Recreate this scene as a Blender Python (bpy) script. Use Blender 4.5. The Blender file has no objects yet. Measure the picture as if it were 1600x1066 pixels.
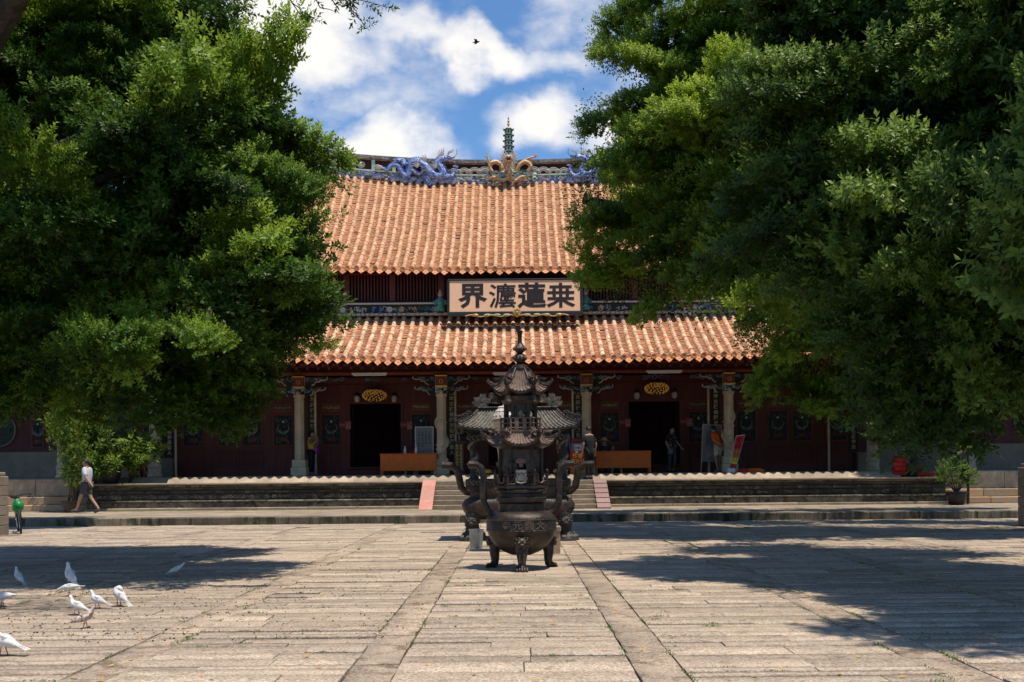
import bpy, bmesh, math, random
import numpy as np
from mathutils import Vector, Matrix, Euler
R = random.Random(7)
sc = bpy.context.scene
COL = sc.collection
# ------------------------------------------------------------------ camera
EYE, FPX, CX, CY, ROLL = 1.5, 1700.0, 805.0, 731.0, 0.0088
cam_d = bpy.data.cameras.new('camera')
cam = bpy.data.objects.new('camera', cam_d); COL.objects.link(cam)
cam_d.sensor_width = 36; cam_d.lens = FPX / 1600 * 36
cam_d.shift_x = (800 - CX) / 1600; cam_d.shift_y = (CY - 533) / 1600
cam_d.clip_end = 3000; cam_d.clip_start = 0.1
cam.matrix_world = Matrix.Translation((0, 0, EYE)) @ Matrix.Rotation(math.pi/2, 4, 'X') @ Matrix.Rotation(-ROLL, 4, 'Z')
sc.camera = cam
# ------------------------------------------------------------------ light
SUN = Vector((0.19, -0.15, 0.97)).normalized()        # direction towards the sun
sun_el = math.asin(SUN.z); sun_az = math.atan2(SUN.x, SUN.y)
sd = bpy.data.lights.new('sun', 'SUN'); sd.energy = 5.0; sd.angle = math.radians(0.55); sd.color = (1.0, 0.925, 0.82)
so = bpy.data.objects.new('sun', sd); COL.objects.link(so); so.location = (0, 0, 60)
so.rotation_euler = SUN.to_track_quat('Z', 'Y').to_euler()
w = bpy.data.worlds.new('World'); sc.world = w; w.use_nodes = True
nt = w.node_tree; nt.nodes.clear()
def N(t, typ, **kw):
    n = t.nodes.new(typ)
    for k, v in kw.items(): setattr(n, k, v)
    return n
def vdir(px, py):
    dx, dy = px - CX, CY - py
    return Vector(((dx + ROLL*dy), FPX, (dy - ROLL*dx))).normalized()
out = N(nt, 'ShaderNodeOutputWorld'); bg = N(nt, 'ShaderNodeBackground'); bg.inputs['Strength'].default_value = 0.084
sky = N(nt, 'ShaderNodeTexSky', sky_type='NISHITA'); sky.sun_disc = False
sky.sun_elevation = sun_el; sky.sun_rotation = sun_az; sky.air_density = 1.0; sky.dust_density = 0.3; sky.ozone_density = 2.0
tc = N(nt, 'ShaderNodeTexCoord')
def vmath(op, a, b=None):
    n = N(nt, 'ShaderNodeVectorMath', operation=op)
    nt.links.new(a, n.inputs[0])
    if b is not None:
        if isinstance(b, (tuple, list, Vector)): n.inputs[1].default_value = b
        else: nt.links.new(b, n.inputs[1])
    return n
def fmath(op, a, b=None, clamp=False):
    n = N(nt, 'ShaderNodeMath', operation=op); n.use_clamp = clamp
    for i, q in enumerate((a, b)):
        if q is None: continue
        if isinstance(q, (int, float)): n.inputs[i].default_value = q
        else: nt.links.new(q, n.inputs[i])
    return n.outputs[0]
nz = N(nt, 'ShaderNodeTexNoise'); nz.inputs['Scale'].default_value = 5.0; nz.inputs['Detail'].default_value = 9; nz.inputs['Roughness'].default_value = 0.6
stretch = vmath('MULTIPLY', tc.outputs['Generated'], (1.0, 1.0, 1.9))
nt.links.new(stretch.outputs[0], nz.inputs['Vector'])
wob = N(nt, 'ShaderNodeTexNoise'); wob.inputs['Scale'].default_value = 9; wob.inputs['Detail'].default_value = 7
nt.links.new(tc.outputs['Generated'], wob.inputs['Vector'])
wv = vmath('SUBTRACT', wob.outputs['Color'], (0.5, 0.5, 0.5)); wv2 = vmath('MULTIPLY', wv.outputs[0], (0.15, 0.15, 0.15))
pw = vmath('ADD', tc.outputs['Generated'], wv2.outputs[0])
total = None
# clouds in the sky: direction, half width, half height, weight
for (cx_, cy_, rw, rh, wt) in ((420, 50, 140, 55, 1.0), (590, 232, 125, 52, 1.1), (850, 195, 90, 55, 0.98), (750, 75, 170, 26, 0.62), (890, 15, 100, 40, 0.42),
                               (330, 150, 200, 100, 0.8), (1050, 230, 120, 90, 0.8), (1250, 90, 200, 120, 0.6), (640, 60, 70, 22, 0.45)):
    d = vdir(cx_, cy_)
    df = vmath('SUBTRACT', pw.outputs[0], d)
    dm = vmath('MULTIPLY', df.outputs[0], (FPX/rw, FPX/rw, FPX/rh))
    ln = N(nt, 'ShaderNodeVectorMath', operation='LENGTH'); nt.links.new(dm.outputs[0], ln.inputs[0])
    g = fmath('MULTIPLY', fmath('SUBTRACT', 1.30, ln.outputs['Value'], True), wt*.92)
    total = g if total is None else fmath('MAXIMUM', total, g)
base = fmath('MULTIPLY', fmath('SUBTRACT', nz.outputs['Fac'], 0.5), 2.3)
sm = N(nt, 'ShaderNodeMapRange', interpolation_type='SMOOTHSTEP'); sm.inputs['From Min'].default_value = 0.08; sm.inputs['From Max'].default_value = 0.85
nt.links.new(fmath('ADD', total, base), sm.inputs['Value'])
tint = N(nt, 'ShaderNodeMix', data_type='RGBA', blend_type='MULTIPLY'); tint.inputs['Factor'].default_value = 1
nt.links.new(sky.outputs[0], tint.inputs['A']); tint.inputs['B'].default_value = (0.90, 1.26, 1.56, 1)
cm = N(nt, 'ShaderNodeMix', data_type='RGBA'); nt.links.new(sm.outputs[0], cm.inputs['Factor'])
nt.links.new(tint.outputs['Result'], cm.inputs['A']); cm.inputs['B'].default_value = (10.6, 10.3, 10.0, 1)
nt.links.new(cm.outputs['Result'], bg.inputs['Color']); nt.links.new(bg.outputs[0], out.inputs['Surface'])
sc.view_settings.view_transform = 'Standard'; sc.view_settings.look = 'None'; sc.view_settings.exposure = 0.22; sc.view_settings.gamma = 1
try: sc.view_settings.use_curve_mapping = False
except Exception: pass
sc.cycles.max_bounces = 8; sc.cycles.transparent_max_bounces = 8; sc.cycles.transmission_bounces = 4; sc.cycles.sample_clamp_indirect = 6

# ------------------------------------------------------------------ helpers
def W(px, py, Y):
    dx, dy = px - CX, CY - py
    return Vector(((dx + ROLL*dy) * Y / FPX, Y, EYE + (dy - ROLL*dx) * Y / FPX))
def gx(px, Y): return (px - CX) * Y / FPX
def tag(o, label=None, cat=None, group=None, kind=None):
    if label: o['label'] = label
    if cat: o['category'] = cat
    if group: o['group'] = group
    if kind: o['kind'] = kind
    return o
def thing(name, label, cat, loc=(0, 0, 0), rz=0.0, group=None):
    o = bpy.data.objects.new(name, None); COL.objects.link(o); o.location = loc; o.rotation_euler = (0, 0, rz)
    o.empty_display_size = 0.1
    return tag(o, label, cat, group)
def kids(o): return [c for c in bpy.data.objects if c.parent == o]
def copy_tree(o, loc=None, rz=None, label=None, parent=None):
    c = o.copy(); COL.objects.link(c); c.parent = parent
    for ch in list(o.children): copy_tree(ch, parent=c)
    if loc is not None: c.location = loc
    if rz is not None: c.rotation_euler = (0, 0, rz)
    if label: c['label'] = label
    return c
class MB:
    def __init__(s): s.v = []; s.f = []; s.m = []; s.t = []
    def add(s, vs, fs, m=0, t=None):
        b = len(s.v); s.v.extend([tuple(q) for q in vs])
        for f in fs: s.f.append(tuple(b + i for i in f)); s.m.append(m); s.t.append(t if t is not None else 0.0)
        return b
    def box(s, x0, x1, y0, y1, z0, z1, m=0, M=None, t=None):
        vs = [Vector((x, y, z)) for z in (z0, z1) for y in (y0, y1) for x in (x0, x1)]
        if M is not None: vs = [M @ q for q in vs]
        s.add(vs, [(0, 2, 3, 1), (4, 5, 7, 6), (0, 1, 5, 4), (2, 6, 7, 3), (0, 4, 6, 2), (1, 3, 7, 5)], m, t)
    def bbox(s, x0, x1, y0, y1, z0, z1, bv=0.01, m=0, M=None, t=None):
        # chamfered box: 24 verts collapsed to simple inset top/bottom/side rings
        vs = []; idx = {}
        X = (x0, x1); Y = (y0, y1); Z = (z0, z1); sg = (1, -1)
        for i in (0, 1):
            for j in (0, 1):
                for k in (0, 1):
                    for a in range(3):
                        q = [X[i], Y[j], Z[k]]; 
                        for b in range(3):
                            if b != a: q[b] += bv * sg[(i, j, k)[b]]
                        idx[(i, j, k, a)] = len(vs); vs.append(Vector(q))
        f = []
        def c(i, j, k, a): return idx[(i, j, k, a)]
        for k in (0, 1):
            a = [c(0, 0, k, 2), c(1, 0, k, 2), c(1, 1, k, 2), c(0, 1, k, 2)]; f.append(a if k else a[::-1])
            a = [c(k, 0, 0, 0), c(k, 1, 0, 0), c(k, 1, 1, 0), c(k, 0, 1, 0)]; f.append(a if k else a[::-1])
            a = [c(0, k, 0, 1), c(0, k, 1, 1), c(1, k, 1, 1), c(1, k, 0, 1)]; f.append(a if k else a[::-1])
        for i in (0, 1):
            for j in (0, 1):
                f.append([c(i, j, 0, 0), c(i, j, 1, 0), c(i, j, 1, 1), c(i, j, 0, 1)])
                f.append([c(i, 0, j, 0), c(i, 1, j, 0), c(i, 1, j, 2), c(i, 0, j, 2)])
                f.append([c(0, i, j, 1), c(1, i, j, 1), c(1, i, j, 2), c(0, i, j, 2)])
                for k in (0, 1): f.append([c(i, j, k, 0), c(i, j, k, 1), c(i, j, k, 2)])
        if M is not None: vs = [M @ q for q in vs]
        s.add(vs, f, m, t)
    def tube(s, pts, rad, n=8, m=0, cap=True, sx=1.0, t=None, up=None):
        pts = [Vector(p) for p in pts]; k = len(pts)
        if not isinstance(rad, (list, tuple)): rad = [rad]*k
        rings = []; pn = None
        for i, p in enumerate(pts):
            d = (pts[min(i+1, k-1)] - pts[max(i-1, 0)])
            d = d.normalized() if d.length > 1e-9 else Vector((0, 0, 1))
            if pn is None:
                a = Vector(up) if up else (Vector((0, 0, 1)) if abs(d.z) < 0.9 else Vector((1, 0, 0)))
                pn = (a - d*a.dot(d)).normalized()
            else:
                q = pn - d*pn.dot(d); pn = q.normalized() if q.length > 1e-6 else pn
            bn = d.cross(pn)
            rings.append([p + (pn*math.cos(2*math.pi*j/n) + bn*math.sin(2*math.pi*j/n)*sx)*rad[i] for j in range(n)])
        s.rings(rings, m, cap, t)
    def rings(s, rings, m=0, cap=True, t=None):
        n = len(rings[0]); vs = [q for r in rings for q in r]; f = []
        for i in range(len(rings)-1):
            for j in range(n):
                a = i*n + j; b = i*n + (j+1) % n; f.append((a, b, b+n, a+n))
        if cap:
            f.append(tuple(range(n))[::-1]); f.append(tuple((len(rings)-1)*n + j for j in range(n)))
        s.add(vs, f, m, t)
    def lathe(s, prof, n=32, c=(0, 0, 0), m=0, a0=0.0, sx=1.0, sy=1.0, cap=True, M=None):
        rr = []
        for (r, z) in prof:
            ring = [Vector((c[0] + r*sx*math.cos(a0 + 2*math.pi*j/n), c[1] + r*sy*math.sin(a0 + 2*math.pi*j/n), c[2] + z)) for j in range(n)]
            if M is not None: ring = [M @ q for q in ring]
            rr.append(ring)
        s.rings(rr, m, cap)
    def prism(s, outl, y0, y1, m=0, M=None):
        n = len(outl); vs = [Vector((x, y0, z)) for x, z in outl] + [Vector((x, y1, z)) for x, z in outl]
        if M is not None: vs = [M @ q for q in vs]
        f = [tuple(range(n)), tuple(range(n, 2*n))[::-1]] + [(i, i+n, (i+1) % n + n, (i+1) % n) for i in range(n)]
        s.add(vs, f, m)
    def ball(s, c, r, m=0, n=10, k=7, M=None):
        if not isinstance(r, (tuple, list)): r = (r, r, r)
        rr = []
        for i in range(k+1):
            a = -math.pi/2 + math.pi*i/k; a = max(-1.52, min(1.52, a))
            ring = [Vector((r[0]*math.cos(a)*math.cos(2*math.pi*j/n), r[1]*math.cos(a)*math.sin(2*math.pi*j/n), r[2]*math.sin(a))) for j in range(n)]
            if M is not None: ring = [M @ q for q in ring]
            rr.append([q + Vector(c) for q in ring])
        s.rings(rr, m)
    def text(s, st, size, fn, m=0, bold=0.0, ext=0.01):
        me = text_mesh(st, size, bold, ext)
        s.add([fn(v.co) for v in me.vertices], [tuple(p.vertices) for p in me.polygons], m)
        bpy.data.meshes.remove(me)
    def build(s, name, mats, parent=None, world=True, smooth=35, fix=True):
        me = bpy.data.meshes.new(name); me.from_pydata(s.v, [], s.f)
        if not isinstance(mats, (list, tuple)): mats = [mats]
        for q in mats: me.materials.append(q)
        me.polygons.foreach_set('material_index', s.m)
        if any(s.t):
            a = me.attributes.new('tint', 'FLOAT', 'FACE'); a.data.foreach_set('value', s.t)
        if fix:
            bm = bmesh.new(); bm.from_mesh(me); bmesh.ops.recalc_face_normals(bm, faces=bm.faces); bm.to_mesh(me); bm.free()
        if smooth:
            me.shade_smooth(); me.set_sharp_from_angle(angle=math.radians(smooth))
        me.update()
        return link(name, me, parent, world)
def link(name, me, parent=None, world=True):
    o = bpy.data.objects.new(name, me); COL.objects.link(o)
    if parent is not None:
        o.parent = parent
        if world and parent.type == 'EMPTY': o.location = -Vector(parent.location)
    return o
TXT = {}
def text_mesh(st, size, bold, ext):
    cu = bpy.data.curves.new('t', 'FONT'); cu.body = st; cu.size = size; cu.align_x = 'CENTER'; cu.align_y = 'CENTER'
    cu.extrude = ext/2; cu.offset = bold; cu.resolution_u = 2
    ob = bpy.data.objects.new('t', cu); COL.objects.link(ob)
    dg = bpy.context.evaluated_depsgraph_get(); me = bpy.data.meshes.new_from_object(ob.evaluated_get(dg))
    bpy.data.objects.remove(ob); bpy.data.curves.remove(cu)
    if len(me.vertices):
        xs = [v.co.x for v in me.vertices]; ys = [v.co.y for v in me.vertices]
        cx, cy = (min(xs)+max(xs))/2, (min(ys)+max(ys))/2
        for v in me.vertices: v.co.x -= cx; v.co.y -= cy
    return me
# ------------------------------------------------------------------ materials
def principled(name):
    m = bpy.data.materials.new(name); m.use_nodes = True; t = m.node_tree
    return m, t, t.nodes['Principled BSDF']
def mk(name, c1, c2=None, scale=6.0, rough=0.75, bump=0.15, c3=None, metal=0.0, spec=0.35, var=0.25, fine=60.0, streak=False, lo=0.35, hi=0.65, coat=0.0, bdist=0.02, grain=0.0, c3s=1.7, c3lo=0.5, c3hi=0.62, wpos=False):
    m, t, b = principled(name); L = t.links
    c2 = c2 or tuple(q*0.7 for q in c1)
    tcn = N(t, 'ShaderNodeTexCoord'); mp = N(t, 'ShaderNodeMapping'); geo = N(t, 'ShaderNodeNewGeometry'); L.new(geo.outputs['Position'] if wpos else tcn.outputs['Object'], mp.inputs[0])
    if streak: mp.inputs['Scale'].default_value = (1, 1, 0.22)
    oi = N(t, 'ShaderNodeObjectInfo'); at = N(t, 'ShaderNodeAttribute'); at.attribute_name = 'tint'
    su = N(t, 'ShaderNodeMath', operation='ADD'); L.new(oi.outputs['Random'], su.inputs[0]); L.new(at.outputs['Fac'], su.inputs[1])
    fr = N(t, 'ShaderNodeMath', operation='FRACT'); L.new(su.outputs[0], fr.inputs[0])
    off = N(t, 'ShaderNodeVectorMath', operation='ADD'); L.new(mp.outputs[0], off.inputs[0])
    o10 = N(t, 'ShaderNodeMath', operation='MULTIPLY'); L.new(oi.outputs['Random'], o10.inputs[0]); o10.inputs[1].default_value = 37.0
    L.new(o10.outputs[0], off.inputs[1])
    n1 = N(t, 'ShaderNodeTexNoise'); n1.inputs['Scale'].default_value = scale; n1.inputs['Detail'].default_value = 6; n1.inputs['Roughness'].default_value = 0.65
    L.new(off.outputs[0], n1.inputs['Vector'])
    r1 = N(t, 'ShaderNodeMapRange'); r1.inputs['From Min'].default_value = lo; r1.inputs['From Max'].default_value = hi; L.new(n1.outputs['Fac'], r1.inputs['Value'])
    mx = N(t, 'ShaderNodeMix', data_type='RGBA'); L.new(r1.outputs[0], mx.inputs['Factor'])
    mx.inputs['A'].default_value = (*c1, 1); mx.inputs['B'].default_value = (*c2, 1)
    col = mx.outputs['Result']
    if c3:
        n3 = N(t, 'ShaderNodeTexNoise'); n3.inputs['Scale'].default_value = scale*c3s; n3.inputs['Detail'].default_value = 8; n3.inputs['Roughness'].default_value = 0.7
        o3 = N(t, 'ShaderNodeVectorMath', operation='ADD'); L.new(off.outputs[0], o3.inputs[0]); o3.inputs[1].default_value = (17, 5, 9); L.new(o3.outputs[0], n3.inputs['Vector'])
        r3 = N(t, 'ShaderNodeMapRange'); r3.inputs['From Min'].default_value = c3lo; r3.inputs['From Max'].default_value = c3hi; L.new(n3.outputs['Fac'], r3.inputs['Value'])
        m3 = N(t, 'ShaderNodeMix', data_type='RGBA'); L.new(r3.outputs[0], m3.inputs['Factor']); L.new(col, m3.inputs['A']); m3.inputs['B'].default_value = (*c3, 1)
        col = m3.outputs['Result']
    n2 = N(t, 'ShaderNodeTexNoise'); n2.inputs['Scale'].default_value = fine; n2.inputs['Detail'].default_value = 4; L.new(off.outputs[0], n2.inputs['Vector'])
    hs = N(t, 'ShaderNodeHueSaturation'); L.new(col, hs.inputs['Color'])
    vr = N(t, 'ShaderNodeMapRange'); L.new(fr.outputs[0], vr.inputs['Value']); vr.inputs['To Min'].default_value = 1-var; vr.inputs['To Max'].default_value = 1+var
    val = vr.outputs[0]
    if grain:
        gr = N(t, 'ShaderNodeMapRange'); L.new(n2.outputs['Fac'], gr.inputs['Value']); gr.inputs['From Min'].default_value = 0.3; gr.inputs['From Max'].default_value = 0.7
        gr.inputs['To Min'].default_value = 1-grain; gr.inputs['To Max'].default_value = 1+grain
        mu = N(t, 'ShaderNodeMath', operation='MULTIPLY'); L.new(val, mu.inputs[0]); L.new(gr.outputs[0], mu.inputs[1]); val = mu.outputs[0]
    L.new(val, hs.inputs['Value']); L.new(hs.outputs[0], b.inputs['Base Color'])
    b.inputs['Roughness'].default_value = rough; b.inputs['Metallic'].default_value = metal; b.inputs['Specular IOR Level'].default_value = spec
    if coat: b.inputs['Coat Weight'].default_value = coat
    if bump:
        ad = N(t, 'ShaderNodeMath', operation='ADD'); L.new(n2.outputs['Fac'], ad.inputs[0]); L.new(n1.outputs['Fac'], ad.inputs[1])
        bp = N(t, 'ShaderNodeBump'); bp.inputs['Strength'].default_value = bump; bp.inputs['Distance'].default_value = bdist
        L.new(ad.outputs[0], bp.inputs['Height']); L.new(bp.outputs[0], b.inputs['Normal'])
    return m
def glow(name, c, strength):
    m, t, b = principled(name); b.inputs['Base Color'].default_value = (*c, 1); b.inputs['Emission Color'].default_value = (*c, 1); b.inputs['Emission Strength'].default_value = strength; return m
M = {}
M['granite'] = mk('granite_paving', (0.40, 0.312, 0.226), (0.29, 0.225, 0.165), 2.6, 0.85, 0.5, c3=(0.15, 0.105, 0.07), var=0.22, fine=48, grain=0.52, bdist=0.012, c3s=2.4, c3lo=0.55, c3hi=0.72, wpos=True)
M['strip'] = mk('granite_strip', (0.39, 0.30, 0.215), (0.27, 0.205, 0.15), 2.4, 0.85, 0.5, c3=(0.17, 0.12, 0.08), var=0.14, fine=50, grain=0.48, bdist=0.008, wpos=True)
M['soil'] = mk('joint_soil', (0.05, 0.038, 0.026), (0.025, 0.02, 0.014), 20, 0.95, 0.4)
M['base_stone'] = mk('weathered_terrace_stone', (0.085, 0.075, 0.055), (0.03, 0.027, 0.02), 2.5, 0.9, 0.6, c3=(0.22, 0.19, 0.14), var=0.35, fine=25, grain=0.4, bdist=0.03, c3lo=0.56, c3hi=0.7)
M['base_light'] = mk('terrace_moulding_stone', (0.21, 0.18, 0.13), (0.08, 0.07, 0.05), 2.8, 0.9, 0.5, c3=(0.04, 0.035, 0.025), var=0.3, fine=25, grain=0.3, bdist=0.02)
M['lip_stone'] = mk('terrace_lip_stone', (0.40, 0.31, 0.215), (0.25, 0.195, 0.14), 2.2, 0.85, 0.4, var=0.2, fine=40, grain=0.2)
M['ledge'] = mk('ledge_stone', (0.33, 0.26, 0.18), (0.20, 0.155, 0.11), 1.8, 0.9, 0.4, var=0.15, fine=40, grain=0.25)
M['kerb'] = mk('kerb_stone', (0.20, 0.165, 0.12), (0.06, 0.05, 0.036), 2.2, 0.9, 0.5, c3=(0.03, 0.04, 0.015), var=0.3, fine=30, grain=0.3, streak=True)
M['orange_stone'] = mk('ochre_step_stone', (0.42, 0.25, 0.13), (0.36, 0.28, 0.19), 1.8, 0.85, 0.3, var=0.18, fine=40, grain=0.2)
M['pale_stone'] = mk('column_stone', (0.62, 0.48, 0.32), (0.46, 0.35, 0.22), 3.2, 0.8, 0.3, c3=(0.18, 0.13, 0.09), var=0.1, fine=45, grain=0.15, c3lo=0.6, c3hi=0.75)
M['dado'] = mk('dado_stone', (0.28, 0.23, 0.17), (0.21, 0.17, 0.125), 2.5, 0.85, 0.3, var=0.1, grain=0.2)
M['pink'] = mk('pink_ramp_stone', (0.50, 0.18, 0.135), (0.42, 0.27, 0.21), 2.5, 0.85, 0.3, var=0.12, grain=0.2, fine=30)
M['pinkgrey'] = mk('faded_pink_step', (0.29, 0.165, 0.15), (0.24, 0.18, 0.16), 3, 0.85, 0.3, var=0.15, grain=0.2, fine=30)
M['red_wood'] = mk('dark_red_lacquer', (0.125, 0.026, 0.018), (0.078, 0.017, 0.012), 5, 0.6, 0.15, var=0.12, fine=40, grain=0.12, streak=True)
M['red_beam'] = mk('red_painted_beam', (0.24, 0.042, 0.026), (0.13, 0.026, 0.017), 4, 0.6, 0.15, var=0.12, fine=30, grain=0.15)
M['brick_wall'] = mk('red_clerestory', (0.07, 0.019, 0.015), (0.035, 0.012, 0.01), 5, 0.8, 0.2, var=0.15)
M['dark'] = mk('dark_lattice_wood', (0.018, 0.012, 0.011), (0.01, 0.008, 0.008), 8, 0.7, 0.1)
M['black_board'] = mk('black_lacquer_board', (0.012, 0.013, 0.012), (0.02, 0.02, 0.018), 8, 0.45, 0.05)
M['gold'] = mk('gold_paint', (0.55, 0.36, 0.09), (0.35, 0.20, 0.05), 9, 0.4, 0.1, metal=0.3)
M['tile_pan'] = mk('pan_tile_clay', (0.45, 0.205, 0.098), (0.31, 0.135, 0.068), 3.0, 0.9, 0.4, c3=(0.19, 0.085, 0.05), var=0.22, fine=25, grain=0.22, c3lo=0.58, c3hi=0.72)
M['tile_cover'] = mk('cover_tile_clay', (0.57, 0.325, 0.175), (0.47, 0.24, 0.12), 2.6, 0.88, 0.4, c3=(0.54, 0.37, 0.21), var=0.15, fine=22, grain=0.22, c3lo=0.47, c3hi=0.66)
M['tile_cover2'] = mk('lower_cover_tile_clay', (0.55, 0.26, 0.14), (0.42, 0.17, 0.09), 2.6, 0.88, 0.4, c3=(0.60, 0.43, 0.27), var=0.22, fine=22, grain=0.3, c3lo=0.42, c3hi=0.56)
M['tile_drip'] = mk('drip_tile_clay', (0.62, 0.22, 0.085), (0.50, 0.26, 0.13), 5, 0.85, 0.5, c3=(0.30, 0.14, 0.07), var=0.25, fine=40, grain=0.25, c3lo=0.58, c3hi=0.7)
M['iron'] = mk('weathered_cast_iron', (0.050, 0.039, 0.031), (0.018, 0.015, 0.013), 5, 0.38, 0.7, c3=(0.10, 0.058, 0.038), metal=0.3, var=0.1, fine=55, grain=0.35, c3lo=0.5, c3hi=0.66, bdist=0.012)
M['rust'] = mk('rusty_cast_iron', (0.19, 0.125, 0.095), (0.10, 0.062, 0.045), 6, 0.75, 0.6, c3=(0.21, 0.155, 0.115), var=0.08, fine=60, grain=0.3, c3lo=0.55, c3hi=0.68, bdist=0.01)
M['iron_grey'] = mk('grey_cast_iron', (0.115, 0.10, 0.08), (0.06, 0.052, 0.042), 6, 0.75, 0.5, c3=(0.20, 0.175, 0.14), var=0.08, fine=60, grain=0.3)
M['bronze'] = mk('dark_bronze', (0.045, 0.042, 0.036), (0.02, 0.019, 0.017), 6, 0.6, 0.5, c3=(0.12, 0.115, 0.10), metal=0.3, var=0.08, fine=50, grain=0.3, c3lo=0.57, c3hi=0.7)
M['bone'] = mk('pale_metal_relief', (0.40, 0.36, 0.27), (0.22, 0.19, 0.14), 12, 0.6, 0.3)
M['zinc'] = mk('galvanised_zinc', (0.32, 0.33, 0.33), (0.20, 0.21, 0.21), 6, 0.4, 0.1, metal=0.7)
M['black'] = mk('black_void', (0.006, 0.005, 0.005), (0.004, 0.004, 0.004), 6, 0.9, 0)
M['cream'] = mk('plaque_board', (0.86, 0.52, 0.31), (0.80, 0.47, 0.28), 4, 0.8, 0.1, var=0.03, grain=0.06)
M['ink'] = mk('carved_black_letters', (0.016, 0.009, 0.008), (0.012, 0.008, 0.007), 8, 0.6, 0.1)
M['white'] = mk('white_paint', (0.72, 0.70, 0.66), (0.60, 0.58, 0.54), 8, 0.6, 0.1, var=0.05)
M['offwhite'] = mk('stained_white_plaster', (0.55, 0.50, 0.44), (0.40, 0.36, 0.31), 8, 0.8, 0.3, var=0.1, c3=(0.18, 0.12, 0.09), c3lo=0.58, c3hi=0.7)
M['teal_dk'] = mk('dark_green_roof_glaze', (0.03, 0.07, 0.045), (0.02, 0.045, 0.03), 9, 0.5, 0.2)
M['blue'] = mk('blue_glaze', (0.03, 0.10, 0.40), (0.07, 0.18, 0.50), 9, 0.4, 0.5, c3=(0.60, 0.63, 0.66), var=0.15, c3s=1.6, c3lo=.49, c3hi=.55)
M['blue_lt'] = mk('pale_blue_glaze', (0.28, 0.36, 0.62), (0.12, 0.18, 0.50), 12, 0.35, 0.4, var=0.15)
M['teal'] = mk('green_glaze', (0.10, 0.30, 0.22), (0.05, 0.16, 0.13), 9, 0.45, 0.3)
M['mint'] = mk('pale_green_glaze', (0.62, 0.74, 0.54), (0.50, 0.62, 0.46), 9, 0.4, 0.2, var=0.05)
M['pinkpl'] = mk('pink_plaster', (0.50, 0.28, 0.22), (0.42, 0.30, 0.24), 9, 0.8, 0.2)
M['maroon'] = mk('maroon_ridge_panel', (0.11, 0.022, 0.018), (0.07, 0.016, 0.014), 6, 0.8, 0.2)
M['ochre'] = mk('ochre_glaze', (0.50, 0.25, 0.06), (0.34, 0.14, 0.03), 9, 0.5, 0.5, c3=(0.60, 0.54, 0.42), c3s=1.6, c3lo=.50, c3hi=.57)
M['cap_stone'] = mk('mossy_ridge_cap', (0.30, 0.26, 0.23), (0.10, 0.085, 0.08), 4, 0.9, 0.4, c3=(0.45, 0.42, 0.38), var=0.1)
M['orange_wood'] = mk('orange_varnished_wood', (0.80, 0.17, 0.016), (0.68, 0.13, 0.012), 4, 0.4, 0.05, var=0.04, streak=False, fine=12, grain=0.08)
M['bark'] = mk('grey_bark', (0.085, 0.068, 0.052), (0.035, 0.028, 0.022), 7, 0.9, 0.9, var=0.1, fine=30, streak=True, bdist=0.05)
M['pot'] = mk('dark_glazed_pot', (0.035, 0.032, 0.028), (0.02, 0.018, 0.016), 6, 0.45, 0.2, var=0.1)
M['pot_clay'] = mk('brown_clay_pot', (0.10, 0.07, 0.045), (0.05, 0.037, 0.026), 6, 0.7, 0.3, var=0.1)
M['redcloth'] = mk('red_cloth', (0.50, 0.026, 0.022), (0.30, 0.015, 0.013), 6, 0.85, 0.3, var=0.12)
M['redsign'] = mk('red_sign', (0.50, 0.018, 0.02), (0.42, 0.015, 0.018), 5, 0.6, 0, var=0.03)
M['yellow'] = mk('yellow_lettering', (0.70, 0.48, 0.04), (0.65, 0.42, 0.04), 5, 0.6, 0)
M['greysign'] = mk('grey_sign_panel', (0.22, 0.215, 0.23), (0.19, 0.185, 0.20), 5, 0.5, 0.05, var=0.03)
M['text_dark'] = mk('dark_text', (0.04, 0.04, 0.05), (0.03, 0.03, 0.04), 5, 0.7, 0)
M['skin'] = mk('skin', (0.42, 0.235, 0.15), (0.37, 0.20, 0.125), 9, 0.55, 0.05, var=0.04)
M['hair'] = mk('black_hair', (0.014, 0.011, 0.01), (0.02, 0.016, 0.014), 40, 0.5, 0.4)
M['straw'] = mk('straw', (0.50, 0.36, 0.17), (0.38, 0.26, 0.11), 25, 0.8, 0.4)
M['rubber'] = mk('black_rubber', (0.015, 0.015, 0.015), (0.02, 0.02, 0.02), 9, 0.7, 0.1)
M['green_bag'] = mk('bright_green_plastic', (0.02, 0.30, 0.07), (0.012, 0.20, 0.05), 8, 0.35, 0.2)
M['yleaf'] = mk('yellow_fallen_leaf', (0.55, 0.33, 0.05), (0.40, 0.18, 0.03), 8, 0.6, 0)
M['grass'] = mk('joint_grass', (0.09, 0.16, 0.03), (0.14, 0.2, 0.04), 8, 0.6, 0)
def cloth(name, c, c2=None, sc_=14): return mk(name, c, c2 or tuple(q*0.8 for q in c), sc_, 0.85, 0.25, var=0.02)
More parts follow.
